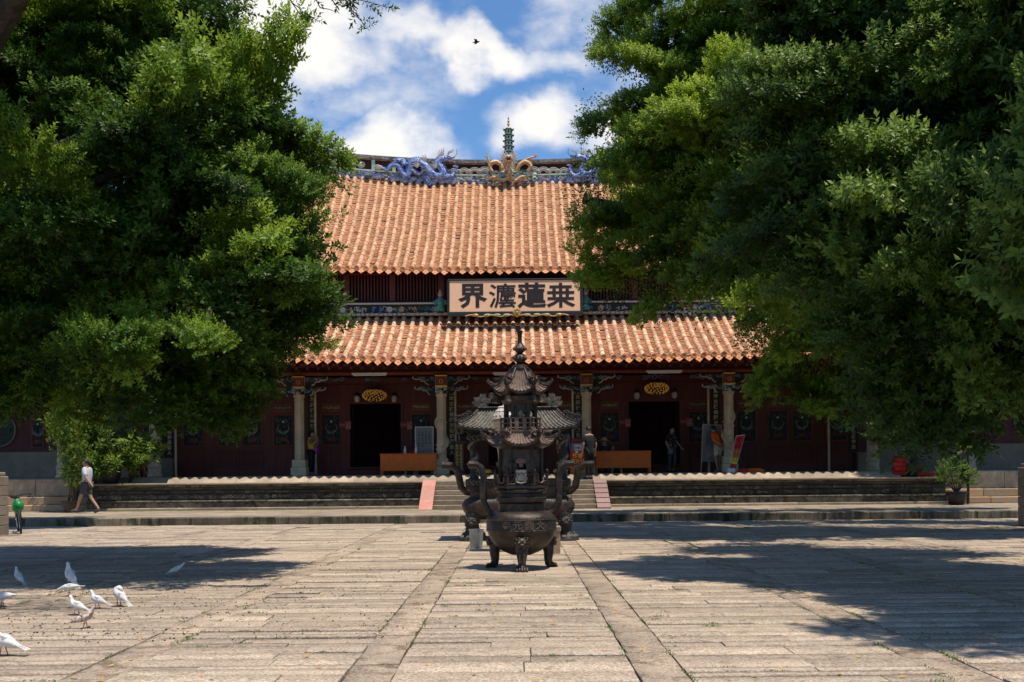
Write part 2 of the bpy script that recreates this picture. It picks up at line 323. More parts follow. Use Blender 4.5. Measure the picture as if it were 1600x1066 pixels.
def leafmat(name, dark, mid, bright, trans=0.42, rough=0.42):
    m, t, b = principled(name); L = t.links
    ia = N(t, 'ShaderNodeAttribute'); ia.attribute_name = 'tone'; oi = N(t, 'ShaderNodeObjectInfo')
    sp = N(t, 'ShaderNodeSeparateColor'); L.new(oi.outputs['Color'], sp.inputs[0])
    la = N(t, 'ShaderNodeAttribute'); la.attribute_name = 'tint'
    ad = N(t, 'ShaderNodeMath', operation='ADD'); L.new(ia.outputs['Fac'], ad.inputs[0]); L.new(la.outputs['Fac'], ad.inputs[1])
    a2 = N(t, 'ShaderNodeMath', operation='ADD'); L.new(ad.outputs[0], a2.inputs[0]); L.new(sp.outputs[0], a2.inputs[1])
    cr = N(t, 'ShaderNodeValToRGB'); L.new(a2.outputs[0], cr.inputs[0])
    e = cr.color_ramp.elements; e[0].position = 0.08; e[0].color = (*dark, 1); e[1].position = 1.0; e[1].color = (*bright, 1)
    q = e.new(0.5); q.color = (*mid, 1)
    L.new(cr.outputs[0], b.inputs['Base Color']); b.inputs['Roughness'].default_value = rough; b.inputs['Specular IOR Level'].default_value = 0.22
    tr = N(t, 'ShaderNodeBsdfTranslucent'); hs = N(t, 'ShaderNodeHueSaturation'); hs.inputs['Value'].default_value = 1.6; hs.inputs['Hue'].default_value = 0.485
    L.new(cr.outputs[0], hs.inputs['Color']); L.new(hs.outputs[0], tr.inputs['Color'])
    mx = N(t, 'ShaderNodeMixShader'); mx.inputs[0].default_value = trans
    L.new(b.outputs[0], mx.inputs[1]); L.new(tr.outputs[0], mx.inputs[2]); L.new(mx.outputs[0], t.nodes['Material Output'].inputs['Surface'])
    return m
M['leaf'] = leafmat('ficus_leaf', (0.016, 0.038, 0.007), (0.070, 0.146, 0.016), (0.235, 0.345, 0.038))
M['leaf2'] = leafmat('ficus_leaf_bright', (0.018, 0.042, 0.007), (0.092, 0.172, 0.016), (0.28, 0.385, 0.038))
M['leaf3'] = leafmat('ficus_leaf_grey', (0.022, 0.046, 0.014), (0.082, 0.152, 0.028), (0.21, 0.31, 0.055), rough=0.40)
M['leaf_pot'] = leafmat('pot_plant_leaf', (0.035, 0.08, 0.014), (0.10, 0.18, 0.025), (0.24, 0.32, 0.045), 0.4)
M['frond'] = leafmat('cycad_leaf', (0.03, 0.07, 0.015), (0.06, 0.12, 0.02), (0.12, 0.2, 0.03), 0.3)
# ================================================================== GROUND
mb = MB(); mb.add([(-600, -80, -0.03), (600, -80, -0.03), (600, 1200, -0.03), (-600, 1200, -0.03)], [(0, 1, 2, 3)])
ground = tag(mb.build('ground', M['soil'], smooth=0), kind='structure')
def slab_mesh(i):
    r = random.Random(100+i); n = 9
    o = []
    for k in range(n): o.append((-.5 + k/(n-1), -.5 + r.uniform(-.022, .022)))
    for k in range(n): o.append((.5 - k/(n-1), .5 + r.uniform(-.022, .022)))
    o = [(x*(1 - r.uniform(0, .004)), y) for x, y in o]
    v = [(x*.996, y*.955, 0) for x, y in o] + [(x*.9995, y*.99, -.007) for x, y in o] + [(x, y, -.06) for x, y in o]
    m_ = len(o); f = [tuple(range(m_))]
    for q in (0, 1):
        for k in range(m_): a = q*m_+k; b_ = q*m_+(k+1) % m_; f.append((a, a+m_, b_+m_, b_))
    return v, f
SL = [slab_mesh(i) for i in range(7)]
def slab_me(i, mat):
    me = bpy.data.meshes.new('slab'); me.from_pydata(SL[i][0], [], SL[i][1]); me.materials.append(mat); me.shade_smooth(); me.set_sharp_from_angle(angle=math.radians(30)); return me
SLM = {('granite', i): slab_me(i, M['granite']) for i in range(7)}
SLM.update({('strip', i): slab_me(i, M['strip']) for i in range(7)})
Y_LEDGE = 29.8
strips = [-16.4, -14.2, -12.0, -9.85, -7.65, -5.5, -3.12, -1.08, 1.05, 3.20, 5.45, 7.65, 9.85, 12.0, 14.2, 16.4]
slabs = []
rr = random.Random(5)
for i, sx in enumerate(strips):
    wd = 0.36
    y = 6.0 + rr.uniform(0, 1)
    while y < Y_LEDGE - 0.1:
        l = rr.uniform(1.0, 2.4); y2 = min(y+l, Y_LEDGE)
        slabs.append(('strip', sx + rr.uniform(-.008, .008), (y+y2)/2, y2-y-.014, wd-.012, math.pi/2)); y = y2
    if i+1 < len(strips):
        xa, xb = sx + wd/2, strips[i+1] - wd/2
        y = 6.0
        while y < Y_LEDGE - 0.05:
            h = rr.choice([.17, .2, .24, .27, .3, .34, .4]) + rr.uniform(-.01, .01); y2 = min(y+h, Y_LEDGE)
            if Y_LEDGE - y2 < .12: y2 = Y_LEDGE
            cut = [xa]
            if rr.random() < .72: cut.append(xa + (xb-xa)*rr.uniform(.22, .78))
            cut.append(xb)
            for a, b in zip(cut[:-1], cut[1:]):
                g = rr.choice((.004, .006, .008, .012, .024))
                slabs.append(('granite', (a+b)/2, (y+y2)/2, b-a-rr.choice((.003, .004, .008)), (y2-y)-g, 0)); 
            y = y2
def slab_M(s):
    k, x, y, l, wd, rz = s
    return Matrix.Translation((x, y, rr.uniform(-.006, .005) - (.012 if rr.random() < .12 else 0))) @ Euler((rr.uniform(-.004, .004), rr.uniform(-.003, .003), rz + rr.uniform(-.003, .003))).to_matrix().to_4x4() @ Matrix.Diagonal((l, wd, 1, 1))
inview = sorted([s for s in slabs if abs(s[1]) < .475*s[2] + s[3]/2], key=lambda s: s[2])
near = [s for s in inview if s[2] > 7.3][:298]; nset = set(id(s) for s in near)
jb = MB()
for s in slabs:
    mt = slab_M(s); vi = rr.randrange(7)
    if id(s) in nset:
        o = bpy.data.objects.new('paving_slab', SLM[(s[0], vi)]); COL.objects.link(o); o.parent = ground; o.matrix_local = mt
    else:
        jb.add([mt @ Vector(q) for q in SL[vi][0]], SL[vi][1], 0 if s[0] == 'granite' else 1, rr.random()+.001)
tag(jb.build('distant_paving', [M['granite'], M['strip']], ground, smooth=30, fix=False), kind='stuff')
# grass in joints, berries, leaves
gb = MB(); rg = random.Random(9)
def tuft(x, y, z, n, s):
    for _ in range(n):
        a = rg.uniform(0, 6.28); px, py = x + rg.gauss(0, s*1.6), y + rg.gauss(0, s*.5); h = rg.uniform(.008, .028); dx, dy = math.cos(a)*h*.6, math.sin(a)*h*.6
        gb.add([(px-.004, py, z), (px+.004, py, z), (px+dx, py+dy, z+h)], [(0, 1, 2)])
for _ in range(230):
    k = rg.random()
    if k < .6:
        sx = rg.choice(strips[4:12]) + rg.choice((-.18, .18)); y = 7.5 + 16*rg.random()**1.5
        for j in range(rg.randrange(2, 9)): tuft(sx + rg.gauss(0, .006), y + j*.06, -.004, 6, .012)
    else:
        s = rg.choice(near); x = s[1] + rg.uniform(-.5, .5)*s[3]
        for j in range(rg.randrange(1, 5)): tuft(x+j*.05, s[2] - s[4]/2, -.004, 8, .015)
for _ in range(420):
    tuft(rg.uniform(-13, -.5), Y_LEDGE - rg.uniform(.0, .05), 0.0, 6, .03)
for _ in range(500):
    tuft(rg.uniform(-13.5, -2.6), 35.16 - abs(rg.gauss(0, .25)), 0.213, 10, .05)
tag(gb.build('grass', M['grass'], smooth=0, fix=False), 'short green weeds growing in the paving joints', 'grass', kind='stuff')
bb = MB()
for _ in range(800):
    x = rg.gauss(-4.2, 2.0); y = 9.5 + abs(rg.gauss(0, 4.5)); 
    if y > 28: continue
    r_ = rg.uniform(.003, .008); bb.box(x-r_, x+r_, y-r_, y+r_, 0.001, .009)
tag(bb.build('fallen_berries', M['soil'], smooth=0, fix=False), 'dark fallen fig berries scattered over the left paving', 'berries', kind='stuff')
yb = MB()
for _ in range(260):
    y = 7.6 + 18*rg.random()**1.4; x = rg.uniform(-.46, .46)*y; a = rg.uniform(0, 6.3); l = rg.uniform(.02, .04); c_, s_ = math.cos(a), math.sin(a)
    p = [(-l, 0, .004), (0, -l*.4, .008), (l, 0, .018), (0, l*.4, .012)]
    yb.add([(x+q[0]*c_-q[1]*s_, y+q[0]*s_+q[1]*c_, q[2]) for q in p], [(0, 1, 2), (0, 2, 3)])
tag(yb.build('fallen_leaves', M['yleaf'], smooth=0, fix=False), 'yellow fallen leaves lying on the courtyard slabs', 'leaves', kind='stuff')

# ================================================================== LEDGE (low platform)
Z1 = 0.21; Y_T = 35.4; ZT = 1.09; ZP = 1.28
mb = MB(); mb.box(-30, 30, Y_LEDGE+.45, 60, -.02, Z1-.03)
ledge = tag(mb.build('low_platform', M['soil'], smooth=0), kind='structure')
ru = random.Random(21)
def block(parent, name, x0, x1, y0, y1, z0, z1, mat, bv=.012, t=None):
    b = MB(); w_ = ru.uniform(-.006, .006)
    b.bbox(x0+.004, x1-.004, y0+w_, y1, z0+.003, z1-.002+ru.uniform(-.003, .003), bv, 0)
    return b.build(name, mat, parent, smooth=20)
x = -18.5
while x < 18.5:
    l = ru.uniform(1.1, 2.3); block(ledge, 'kerb_stone', x, x+l, Y_LEDGE, Y_LEDGE+.46, -.03, Z1, M['kerb'], .018); x += l
pb = MB(); y = Y_LEDGE+.465
while y < Y_T + 1.2:
    h = ru.choice([.45, .6, .75, .9]); x = -20.5 + ru.random()
    while x < 20:
        l = ru.uniform(.9, 2.2); pb.bbox(x+.006, x+l-.006, y+.006, y+h-.006, Z1-.05, Z1+ru.uniform(-.004, .004), .008, 0, t=ru.random()+.001); x += l
    y += h
tag(pb.build('ledge_paving', M['ledge'], ledge, smooth=20), kind='stuff')

# ================================================================== TERRACE
terr = thing('stone_terrace', 'long dark carved stone terrace with a pale lip in front of the hall', 'terrace', (0, Y_T, Z1))
XL, XR = -13.95, 14.05
SX0, SX1 = -3.0, 2.95     # outer edges of the ramps
core = MB()
core.box(XL+.1, XR-.1, Y_T+.35, 50, Z1-.1, ZT-.01)
core.build('terrace_core', M['base_stone'], terr, smooth=0)
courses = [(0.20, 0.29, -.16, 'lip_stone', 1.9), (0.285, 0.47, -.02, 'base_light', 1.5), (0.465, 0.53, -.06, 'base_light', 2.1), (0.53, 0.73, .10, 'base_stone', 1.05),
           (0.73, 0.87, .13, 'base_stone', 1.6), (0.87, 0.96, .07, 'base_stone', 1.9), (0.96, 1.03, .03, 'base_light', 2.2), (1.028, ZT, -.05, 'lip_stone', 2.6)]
for (xa, xb) in ((XL, SX0), (SX1, XR)):
    for ci, (z0, z1, dy, mt, ln) in enumerate(courses):
        x = xa
        while x < xb - .01:
            l = ln*ru.uniform(.7, 1.35); x2 = x+l
            if xb - x2 < ln*.5: x2 = xb
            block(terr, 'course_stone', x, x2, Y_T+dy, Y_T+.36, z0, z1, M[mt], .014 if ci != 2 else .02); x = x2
# carved scroll relief in the recess band
cb = MB(); rc = random.Random(3)
x = XL+.3
while x < XR-.3:
    if not (SX0-.1 < x < SX1+.1):
        zc = .63; s = rc.uniform(.045, .08); a0 = rc.uniform(0, 6.3); pts = []
        for k in range(9):
            a = a0 + k*.75*rc.choice((1, 1, 1.3)); r_ = s*(1 - k/11)
            pts.append((x + r_*math.cos(a)*1.35, Y_T+.095, zc + r_*math.sin(a)))
        cb.tube(pts, rc.uniform(.010, .02), 5, rc.choice((0, 2, 2) if x < -3 else (2, 1, 1)))  # paler scrolls on the left put the sunlight there into the stone colour
        if rc.random() < .6: cb.tube([(x+.05+.05*q, Y_T+.095, zc+rc.uniform(-.05, .05)) for q in range(3)], .013, 5, rc.choice((0, 2, 1)))
        if rc.random() < .5: cb.ball((x+.06, Y_T+.1, zc+rc.uniform(-.04, .04)), (.03, .016, .024), 1, 7, 5)
    x += rc.uniform(.08, .17)
x = XL+.3
while x < XR-.3:
    if not (SX0-.1 < x < SX1+.1): cb.bbox(x, x+.66, Y_T+.115, Y_T+.14, .75, .85, .012, 1)
    x += .8
tag(cb.build('carved_relief', [M['lip_stone'], M['base_stone'], M['base_light']], terr), kind='stuff')
# sloping apron stones between porch floor and lip
x = -20.2
while x < 20.2:
    l = ru.uniform(1.0, 2.1); x2 = x+l
    b = MB(); inx = (x > XL-.4 and x2 < XR+.4)
    y0 = Y_T + .10 if (x > -12.6 and x2 < 13.2) else 36.02
    prof = [(y0, ZT+.004), (y0+.04, ZT+.012), (y0+.30, ZP-.012), (y0+.34, ZP), (36.4, ZP), (36.4, ZT-.2), (y0, ZT-.2)]
    vs = [(x+.003, p, q) for p, q in prof] + [(x2-.003, p, q) for p, q in prof]; n = len(prof)
    b.add(vs, [tuple(range(n)), tuple(range(n, 2*n))[::-1]] + [(i, i+n, (i+1) % n+n, (i+1) % n) for i in range(n)])
    b.build('apron_stone', M['lip_stone'], terr, smooth=20); x = x2
pf = MB(); y = 36.405
while y < 39.0:
    x = -20.5
    while x < 20.5:
        l = ru.uniform(.8, 1.3); pf.bbox(x+.003, x+l-.003, y+.003, y+.42, ZP-.1, ZP-.002+ru.uniform(-.001, .001), .005, 0, t=ru.random()+.001); x += l
    y += .425
tag(pf.build('porch_floor', M['lip_stone'], terr, smooth=20), kind='stuff')
# side plinths beyond the terrace ends (three tiers)
for sgn in (-1, 1):
    xa, xb = (XR-.02, 21.5) if sgn > 0 else (-21.5, XL+.02)
    for (z0, z1, y0, mt, ln) in ((.21, .42, 35.55, 'orange_stone', 1.5), (.42, .68, 35.75, 'orange_stone', 1.3), (.68, ZP-.02, 35.98, 'lip_stone', 1.7)):
        x = xa
        while x < xb-.01:
            x2 = x + ln*ru.uniform(.7, 1.3)
            if xb-x2 < .5: x2 = xb
            block(terr, 'plinth_stone', x, x2, y0, 36.41, z0, z1, M[mt], .02); x = x2
# stairs
nst = 6; rise = (ZT - Z1)/nst; run = .30
for k in range(nst-1):
    z1 = ZT - (k+1)*rise; y0 = Y_T - (k+1)*run - .02
    x = SX0+.42
    while x < SX1-.42:
        x2 = min(x+ru.uniform(1.1, 1.9), SX1-.42)
        if SX1-.42-x2 < .5: x2 = SX1-.42
        block(terr, 'stair_tread', x, x2, y0, y0+run+.06, z1-rise+.002, z1, M['ledge'], .015); x = x2
block(terr, 'landing_stone', SX0, SX1, Y_T-.03, Y_T+.42, ZT-rise, ZT-.002, M['lip_stone'], .015)
core2 = MB(); core2.box(SX0+.01, SX1-.01, Y_T+.0, Y_T+.4, Z1-.02, ZT-rise-.01); core2.build('stair_core', M['base_stone'], terr, smooth=0)
for sgn, mt in ((-1, 'pink'), (1, 'pinkgrey')):
    x0, x1 = (SX0, SX0+.42) if sgn < 0 else (SX1-.42, SX1)
    n = 6; yb_, yt_ = Y_T - nst*run - .02, Y_T - .03
    for k in range(n):
        ya, yb2 = yb_ + (yt_-yb_)*k/n, yb_ + (yt_-yb_)*(k+1)/n
        za, zb = Z1 + (ZT-Z1)*k/n + .02, Z1 + (ZT-Z1)*(k+1)/n + .02
        if sgn > 0: za += .03
        b = MB(); sh = .05*sgn if False else 0
        vs = [(xx, yy, zz) for xx in (x0, x1) for (yy, zz) in ((ya+.004, Z1-.02), (yb2, Z1-.02), (yb2, zb), (ya+.004, za))]
        b.add(vs, [(0, 1, 2, 3), (7, 6, 5, 4), (3, 2, 6, 7), (0, 3, 7, 4), (1, 5, 6, 2), (0, 4, 5, 1)]); b.build('ramp_stone', M[mt], terr, smooth=0)

# ================================================================== HALL
hall = thing('temple_hall', 'large dark red temple hall with two tiers of orange clay tile roof', 'temple', (0, 39.2, ZP))
YW = 39.25; YC = 37.9; HX = 20.5
wb = MB()
# upper/back structure: room box so doorways read dark
zt_door = 3.85; zb_door = 1.575
doors = [(-5.02, .92), (0.0, .95), (5.02, .92)]
edges = [-HX]
for c, h in doors: edges += [c-h, c+h]
edges += [HX]
xs = [(-HX, doors[0][0]-.92), (doors[0][0]+.92, -.95), (.95, doors[2][0]-.92), (doors[2][0]+.92, HX)]
for a, b in xs: wb.box(a, b, YW, YW+.3, ZP-.1, 6.6)
for c, h in doors:
    wb.box(c-h, c+h, YW, YW+.3, zt_door, 6.6); wb.box(c-h, c+h, YW+.001, YW+.3, ZP-.1, zb_door)
wb.box(-HX, HX, 50, 50.3, ZP, 9); wb.box(-HX, -HX+.3, YW+.3, 50, ZP, 7); wb.box(HX-.3, HX, YW+.3, 50, ZP, 7)
wall = wb.build('front_wall', M['red_wood'], hall, smooth=0)
fb = MB(); fb.box(-HX+.3, HX-.3, YW+.3, 50, ZP-.1, ZP+.02); fb.build('inner_floor', M['dark'], hall, smooth=0)
for c, h in doors:   # door frames
    b = MB(); b.bbox(c-h-.09, c-h, YW-.04, YW+.02, zb_door-.05, zt_door+.09, .01); b.bbox(c+h, c+h+.09, YW-.04, YW+.02, zb_door-.05, zt_door+.09, .01); b.bbox(c-h, c+h, YW-.04, YW+.02, zt_door, zt_door+.09, .01); b.bbox(c-h-.12, c+h+.12, YW-.07, YW+.02, zb_door-.08, zb_door, .012)
    b.build('door_frame', M['red_wood'], hall, smooth=20)
    for sg in (-1, 1):   # open leaves folded inwards
        b = MB(); b.bbox(c+sg*(h-.05)-.03, c+sg*(h-.05)+.03, YW+.32, YW+1.1, zb_door+.02, zt_door, .01); b.build('door_leaf', M['dark'], hall, smooth=20)
# carved windows ------------------------------------------------------------
def carved_window(xc, zc=2.93, w_=.66, h_=1.06, seed=0):
    r_ = random.Random(seed); y = YW
    f = MB(); t_ = .05
    f.bbox(xc-w_/2-t_, xc+w_/2+t_, y-.035, y+.01, zc+h_/2, zc+h_/2+t_, .008); f.bbox(xc-w_/2-t_, xc+w_/2+t_, y-.035, y+.01, zc-h_/2-t_, zc-h_/2, .008)
    for sg in (-1, 1): f.bbox(xc+sg*(w_/2+t_/2)-t_/2, xc+sg*(w_/2+t_/2)+t_/2, y-.034, y+.01, zc-h_/2, zc+h_/2, .008)
    f.bbox(xc-w_/2-.02, xc+w_/2+.02, y-.03, y+.01, zc+h_/2+.12, zc+h_/2+.42, .01)
    win = f.build('window', M['red_beam'], hall, smooth=20)
    b = MB(); b.box(xc-w_/2, xc+w_/2, y-.012, y+.005, zc-h_/2, zc+h_/2); b.build('window_panel', M['greenblack'], win, smooth=0)
    c = MB()
    for sg in (-1, 1):  # medallion ring, petals, scrolls, mirrored
        c.tube([(xc+sg*.20*math.sin(a), y-.03, zc+.08+.20*-math.cos(a)) for a in np.linspace(.1, 2.3, 9)], [.006, .010, .013, .011, .009, .008, .006, .005, .003], 5, 0)
        c.tube([(xc+sg*.10*math.sin(a), y-.03, zc-.10+.07*-math.cos(a)) for a in np.linspace(.1, 2.6, 7)], [.008]*7, 4, 1); c.tube([(xc+sg*(.06+.16*q), y-.025, zc+.36+.06*math.sin(q*9)) for q in np.linspace(0, 1, 7)], [.010]*7, 4, 1)
        for k in range(16):
            sx, sz = r_.uniform(.05, w_/2-.04), r_.uniform(-h_/2+.06, h_/2-.06); s = r_.uniform(.03, .06); a0 = r_.uniform(0, 6)
            c.tube([(xc+sg*(sx+s*math.cos(a0+q*.8)*(1-q/8)), y-.018, zc+sz+s*math.sin(a0+q*.8)*(1-q/8)) for q in range(6)], .008, 4, 1)
    c.ball((xc, y-.03, zc+.30), (.045, .025, .05), 2, 8, 5)
    for k in range(5):
        a = -math.pi/2 + (k-2)*.5; c.ball((xc+.12*math.cos(a), y-.025, zc+.02+.12*math.sin(a)), (.03, .02, .055), 1, 6, 4)
    c.bbox(xc-.15, xc+.15, y-.03, y-.01, zc-.40, zc-.27, .01, 3)
    for k in range(5): c.ball((xc-.12+.06*k, y-.032, zc-.33), (.025, .015, .05), 3, 6, 4)
    tag(c.build('window_carving', [M['carve_w'], M['carve_g'], M['offwhite'], M['red_beam']], win), kind='stuff')
    g = MB(); z = zc+h_/2+.27
    g.bbox(xc-w_/2+.04, xc+w_/2-.04, y-.042, y-.028, z-.085, z+.085, .006, 1)
    for k in range(12):
        s = r_.uniform(.02, .04); px = xc + (k-5.5)*.047; a0 = r_.uniform(0, 6)
        g.tube([(px+s*math.cos(a0+q), y-.05, z+r_.uniform(-.01, .01)+s*1.2*math.sin(a0+q)) for q in range(5)], .009, 4, 0)
    g.build('gold_relief', [M['gold_dim'], M['olive']], win)
M['greenblack'] = mk('dark_green_carved_wood', (0.022, 0.032, 0.027), (0.012, 0.017, 0.015), 25, 0.7, 0.8, var=0.1)
M['carve_w'] = mk('worn_white_carving', (0.50, 0.46, 0.38), (0.34, 0.30, 0.25), 20, 0.8, 0.3)
M['carve_g'] = mk('grey_green_carving', (0.16, 0.18, 0.14), (0.09, 0.10, 0.08), 20, 0.8, 0.3)
M['gold_dim'] = mk('tarnished_gold', (0.52, 0.42, 0.22), (0.34, 0.27, 0.13), 20, 0.6, 0.3)
M['olive'] = mk('olive_board', (0.08, 0.06, 0.03), (0.06, 0.045, 0.02), 9, 0.7, 0.2)
S_W = FPX/YW
wx = [-11.6, -10.36, -9.48, -8.35, -6.62, -3.38, -1.75, 1.75, 3.42, 6.62, 8.35, 9.48, 10.36, 11.6]
for i, x in enumerate(wx): carved_window(x, seed=i)
# slatted double doors in the outer bays
for c in (-9.92, 9.92):
    b = MB()
    for sg in (-1, 1):
        x0 = c + sg*.44
        b.bbox(x0-.42, x0+.42, YW-.03, YW+.01, 1.62, 1.70, .01); b.bbox(x0-.42, x0+.42, YW-.03, YW+.01, 2.20, 2.27, .01)
        b.bbox(x0-.42, x0-.36, YW-.03, YW+.01, 1.70, 2.20, .01); b.bbox(x0+.36, x0+.42, YW-.03, YW+.01, 1.70, 2.20, .01)
    dd = b.build('slatted_door', M['red_wood'], hall, smooth=20)
    for sg in (-1, 1):
        for k in range(7):
            b = MB(); xx = c + sg*.44 - .30 + k*.10; b.bbox(xx-.018, xx+.018, YW-.025, YW+.005, 1.701, 2.199, .006); b.build('slat', M['red_wood'], dd, smooth=20)
# planks of the lower wall
for (a, b_) in ((-7.3, -6.0), (-4.05, -2.7), (2.7, 4.05), (6.0, 7.3), (7.7, 9.0), (-12.2, -10.9), (10.9, 12.2), (-8.95, -7.7)):
    x = a
    while x < b_-.05:
        b = MB(); b.bbox(x+.003, min(x+.33, b_)-.003, YW-.012, YW+.002, ZP+.02, 2.28, .005); b.build('wall_plank', M['red_wood'], hall, smooth=0); x += .33
# upper frieze carvings below the beam
b = MB(); rf = random.Random(8); x = -HX
while x < HX:
    for k in range(2):
        s = rf.uniform(.05, .10); a0 = rf.uniform(0, 6)
        b.tube([(x+rf.uniform(-.02, .02)+s*1.5*math.cos(a0+q*.9)*(1-q/9), YC-.02, 4.62+s*math.sin(a0+q*.9)*(1-q/9)) for q in range(7)], .012, 4, rf.choice((0, 0, 1)))
    x += rf.choice((.15, .2, .2, .9))
tag(b.build('frieze_carving', [M['carve_g'], M['blue_lt']], hall), kind='stuff')
# beams
b = MB(); b.tube([(-HX, YC, 4.84), (HX, YC, 4.84)], .085, 14); b.build('eave_beam', M['red_beam'], hall)
b = MB(); b.bbox(-HX, HX, 36.30, 36.46, 4.98, 5.28, .015); b.build('fascia_beam', M['red_beam'], hall, smooth=20)
b = MB(); b.bbox(-HX, HX, 36.9, 37.05, 5.02, 5.30, .01); b.bbox(-HX, HX, YC-.08, YC+.08, 5.05, 5.5, .01); b.bbox(-HX, HX, YW-.3, YW, 4.55, 4.78, .01); b.build('porch_beam', M['red_wood'], hall, smooth=20)
b = MB()
for k in range(int(2*HX/.36)): x = -HX + k*.36; b.add([(x+dx, y, z) for dx in (0, .08) for (y, z) in ((35.6, 4.76), (39.0, 6.42), (39.0, 6.52), (35.6, 4.86))], [(0, 1, 2, 3), (7, 6, 5, 4), (0, 4, 5, 1), (3, 2, 6, 7), (0, 3, 7, 4)])
tag(b.build('rafter', M['red_wood'], hall, smooth=0), kind='stuff')
# columns
def column(x, half=.17, round_=False, dragon=0, seed=0):
    b = MB(); z0 = ZP
    if round_:
        b.lathe([(.24, 0), (.26, .06), (.22, .12), (.22, .30), (.26, .36), (.22, .42), (.19, .46), (.175, 2.70), (.21, 2.73), (.21, 2.82)], 20, (x, YC, z0))
    else:
        b.lathe([(half*1.06, .55), (half*1.02, 1.5), (half, 2.7), (half*1.2, 2.74), (half*1.2, 2.82)], 8, (x, YC, z0), a0=math.pi/8)
    col = b.build('column', M['pale_stone'], hall, smooth=30)
    if not round_:
        p = MB(); p.bbox(x-.27, x+.27, YC-.27, YC+.27, z0, z0+.30, .02); p.bbox(x-.235, x+.235, YC-.235, YC+.235, z0+.302, z0+.56, .02); p.build('plinth', M['pale_stone'], col, smooth=20)
    if dragon:
        d = MB(); pts = []; 
        for k in range(46):
            t = k/45; a = 2.2*math.pi*t*dragon + seed; pts.append((x+(half+.03)*math.cos(a), YC+(half+.03)*math.sin(a), z0+.62+t*1.5))
        d.tube(pts, [.02+.05*math.sin(math.pi*k/45) for k in range(46)], 7)
        r_ = random.Random(seed)
        for k in range(16):
            a = r_.uniform(0, 6.28); z = z0+.62+r_.uniform(0, 1.5); d.ball((x+half*math.cos(a), YC+half*math.sin(a), z), (.05, .05, .035), 0, 7, 5)
        d.build('coiled_dragon', M['pale_stone'], col)
    c = MB(); zc = z0+2.82
    c.bbox(x-.19, x+.19, YC-.19, YC+.19, zc, zc+.10, .01, 0)
    for k in range(4):
        for sg in (0, 1): c.ball((x-.15+.1*k, YC-.2, zc+.06+.09*sg), (.055, .03, .04), (1, 2, 3, 0)[(k+sg) % 4], 7, 5)
    c.lathe([(.15, .10), (.22, .22), (.23, .24)], 8, (x, YC, zc), 1, math.pi/8)
    c.ball((x, YC-.2, zc+.05), (.07, .04, .06), 4, 8, 6)
    c.bbox(x-.21, x+.21, YC-.21, YC+.21, zc+.24, zc+.28, .005, 5); c.bbox(x-.19, x+.19, YC-.19, YC+.19, zc+.28, zc+.60, .01, 6); c.bbox(x-.21, x+.21, YC-.21, YC+.21, zc+.60, zc+.64, .005, 5)
    c.tube([(x+.06*math.sin(a), YC-.205, zc+.42-.07*math.cos(a)) for a in np.linspace(.3, 6, 8)], .012, 4, 1)
    c.build('capital', [M['greenblack'], M['carve_w'], M['blue_lt'], M['carve_g'], M['gold_dim'], M['yellow'], M['red_beam']], col, smooth=30)
    # carved wing brackets
    for sg in (-1, 1):
        for lvl, (zb, zt, L_) in enumerate(((zc+.30, zc+.62, .98), (zc+.02, zc+.26, .92))):
            o = MB(); r_ = random.Random(seed*7+lvl)
            outl = [(x+sg*.2, zb), (x+sg*.2, zt)]
            n = 8
            if lvl == 0:
                up = [(1.0, zt), (1.02, zt-.07), (.86, zt-.12), (.72, zt-.10), (.62, zt-.18), (.50, zt-.17), (.42, zt-.26), (.30, zb+.02)]
            else:
                up = [(.98, zt), (1.0, zt-.07), (.84, zt-.12), (.70, zt-.09), (.56, zt-.16), (.44, zt-.14), (.34, zb-.02), (.26, zb-.06)]
            outl += [(x+sg*(.2+(u)*(L_-.2)), z) for u, z in up]
            o.prism(outl, YC-.04, YC+.04, 0)
            o.tube([(p[0], YC-.05, p[1]) for p in outl[2:]], .022, 5, 1)
            o.tube([(outl[0][0], YC-.05, outl[0][1]), (outl[1][0], YC-.05, outl[1][1])], .014, 5, 1)
            for k in range(20):
                u = r_.uniform(.22, .85)*L_; px = x+sg*u; pz = zt-.05-r_.uniform(0, .10)*(1.3-u); s = r_.uniform(.025, .045); a0 = r_.uniform(0, 6)
                o.tube([(px+s*1.4*math.cos(a0+q), YC-.05, pz+s*math.sin(a0+q)) for q in range(5)], .010, 4, r_.choice((1, 2, 2, 3)))
            o.build('wing_bracket', [M['greenblack'], M['carve_w'], M['carve_g'], M['blue_lt']], col, smooth=25)
column(-15.75, round_=True, seed=1); column(-12.55, round_=True, seed=2); column(-7.5, dragon=0, seed=3); column(-2.55, dragon=1, seed=4)
column(2.5, dragon=0, seed=5); column(7.45, dragon=-1, seed=6); column(12.45, round_=True, seed=7); column(15.8, round_=True, seed=8)
column(-19.0, round_=True, seed=9); column(19.0, round_=True, seed=10)
# narrow white corner strips behind the columns (edges of the couplet posts)
for x in (-12.0, -7.05, -2.1, 2.05, 6.85, 12.0-.9):
    b = MB(); b.bbox(x-.035, x+.035, YC+.55, YC+.62, ZP, 4.25, .008); b.build('wall_post_edge', M['pale_stone'], hall, smooth=20)
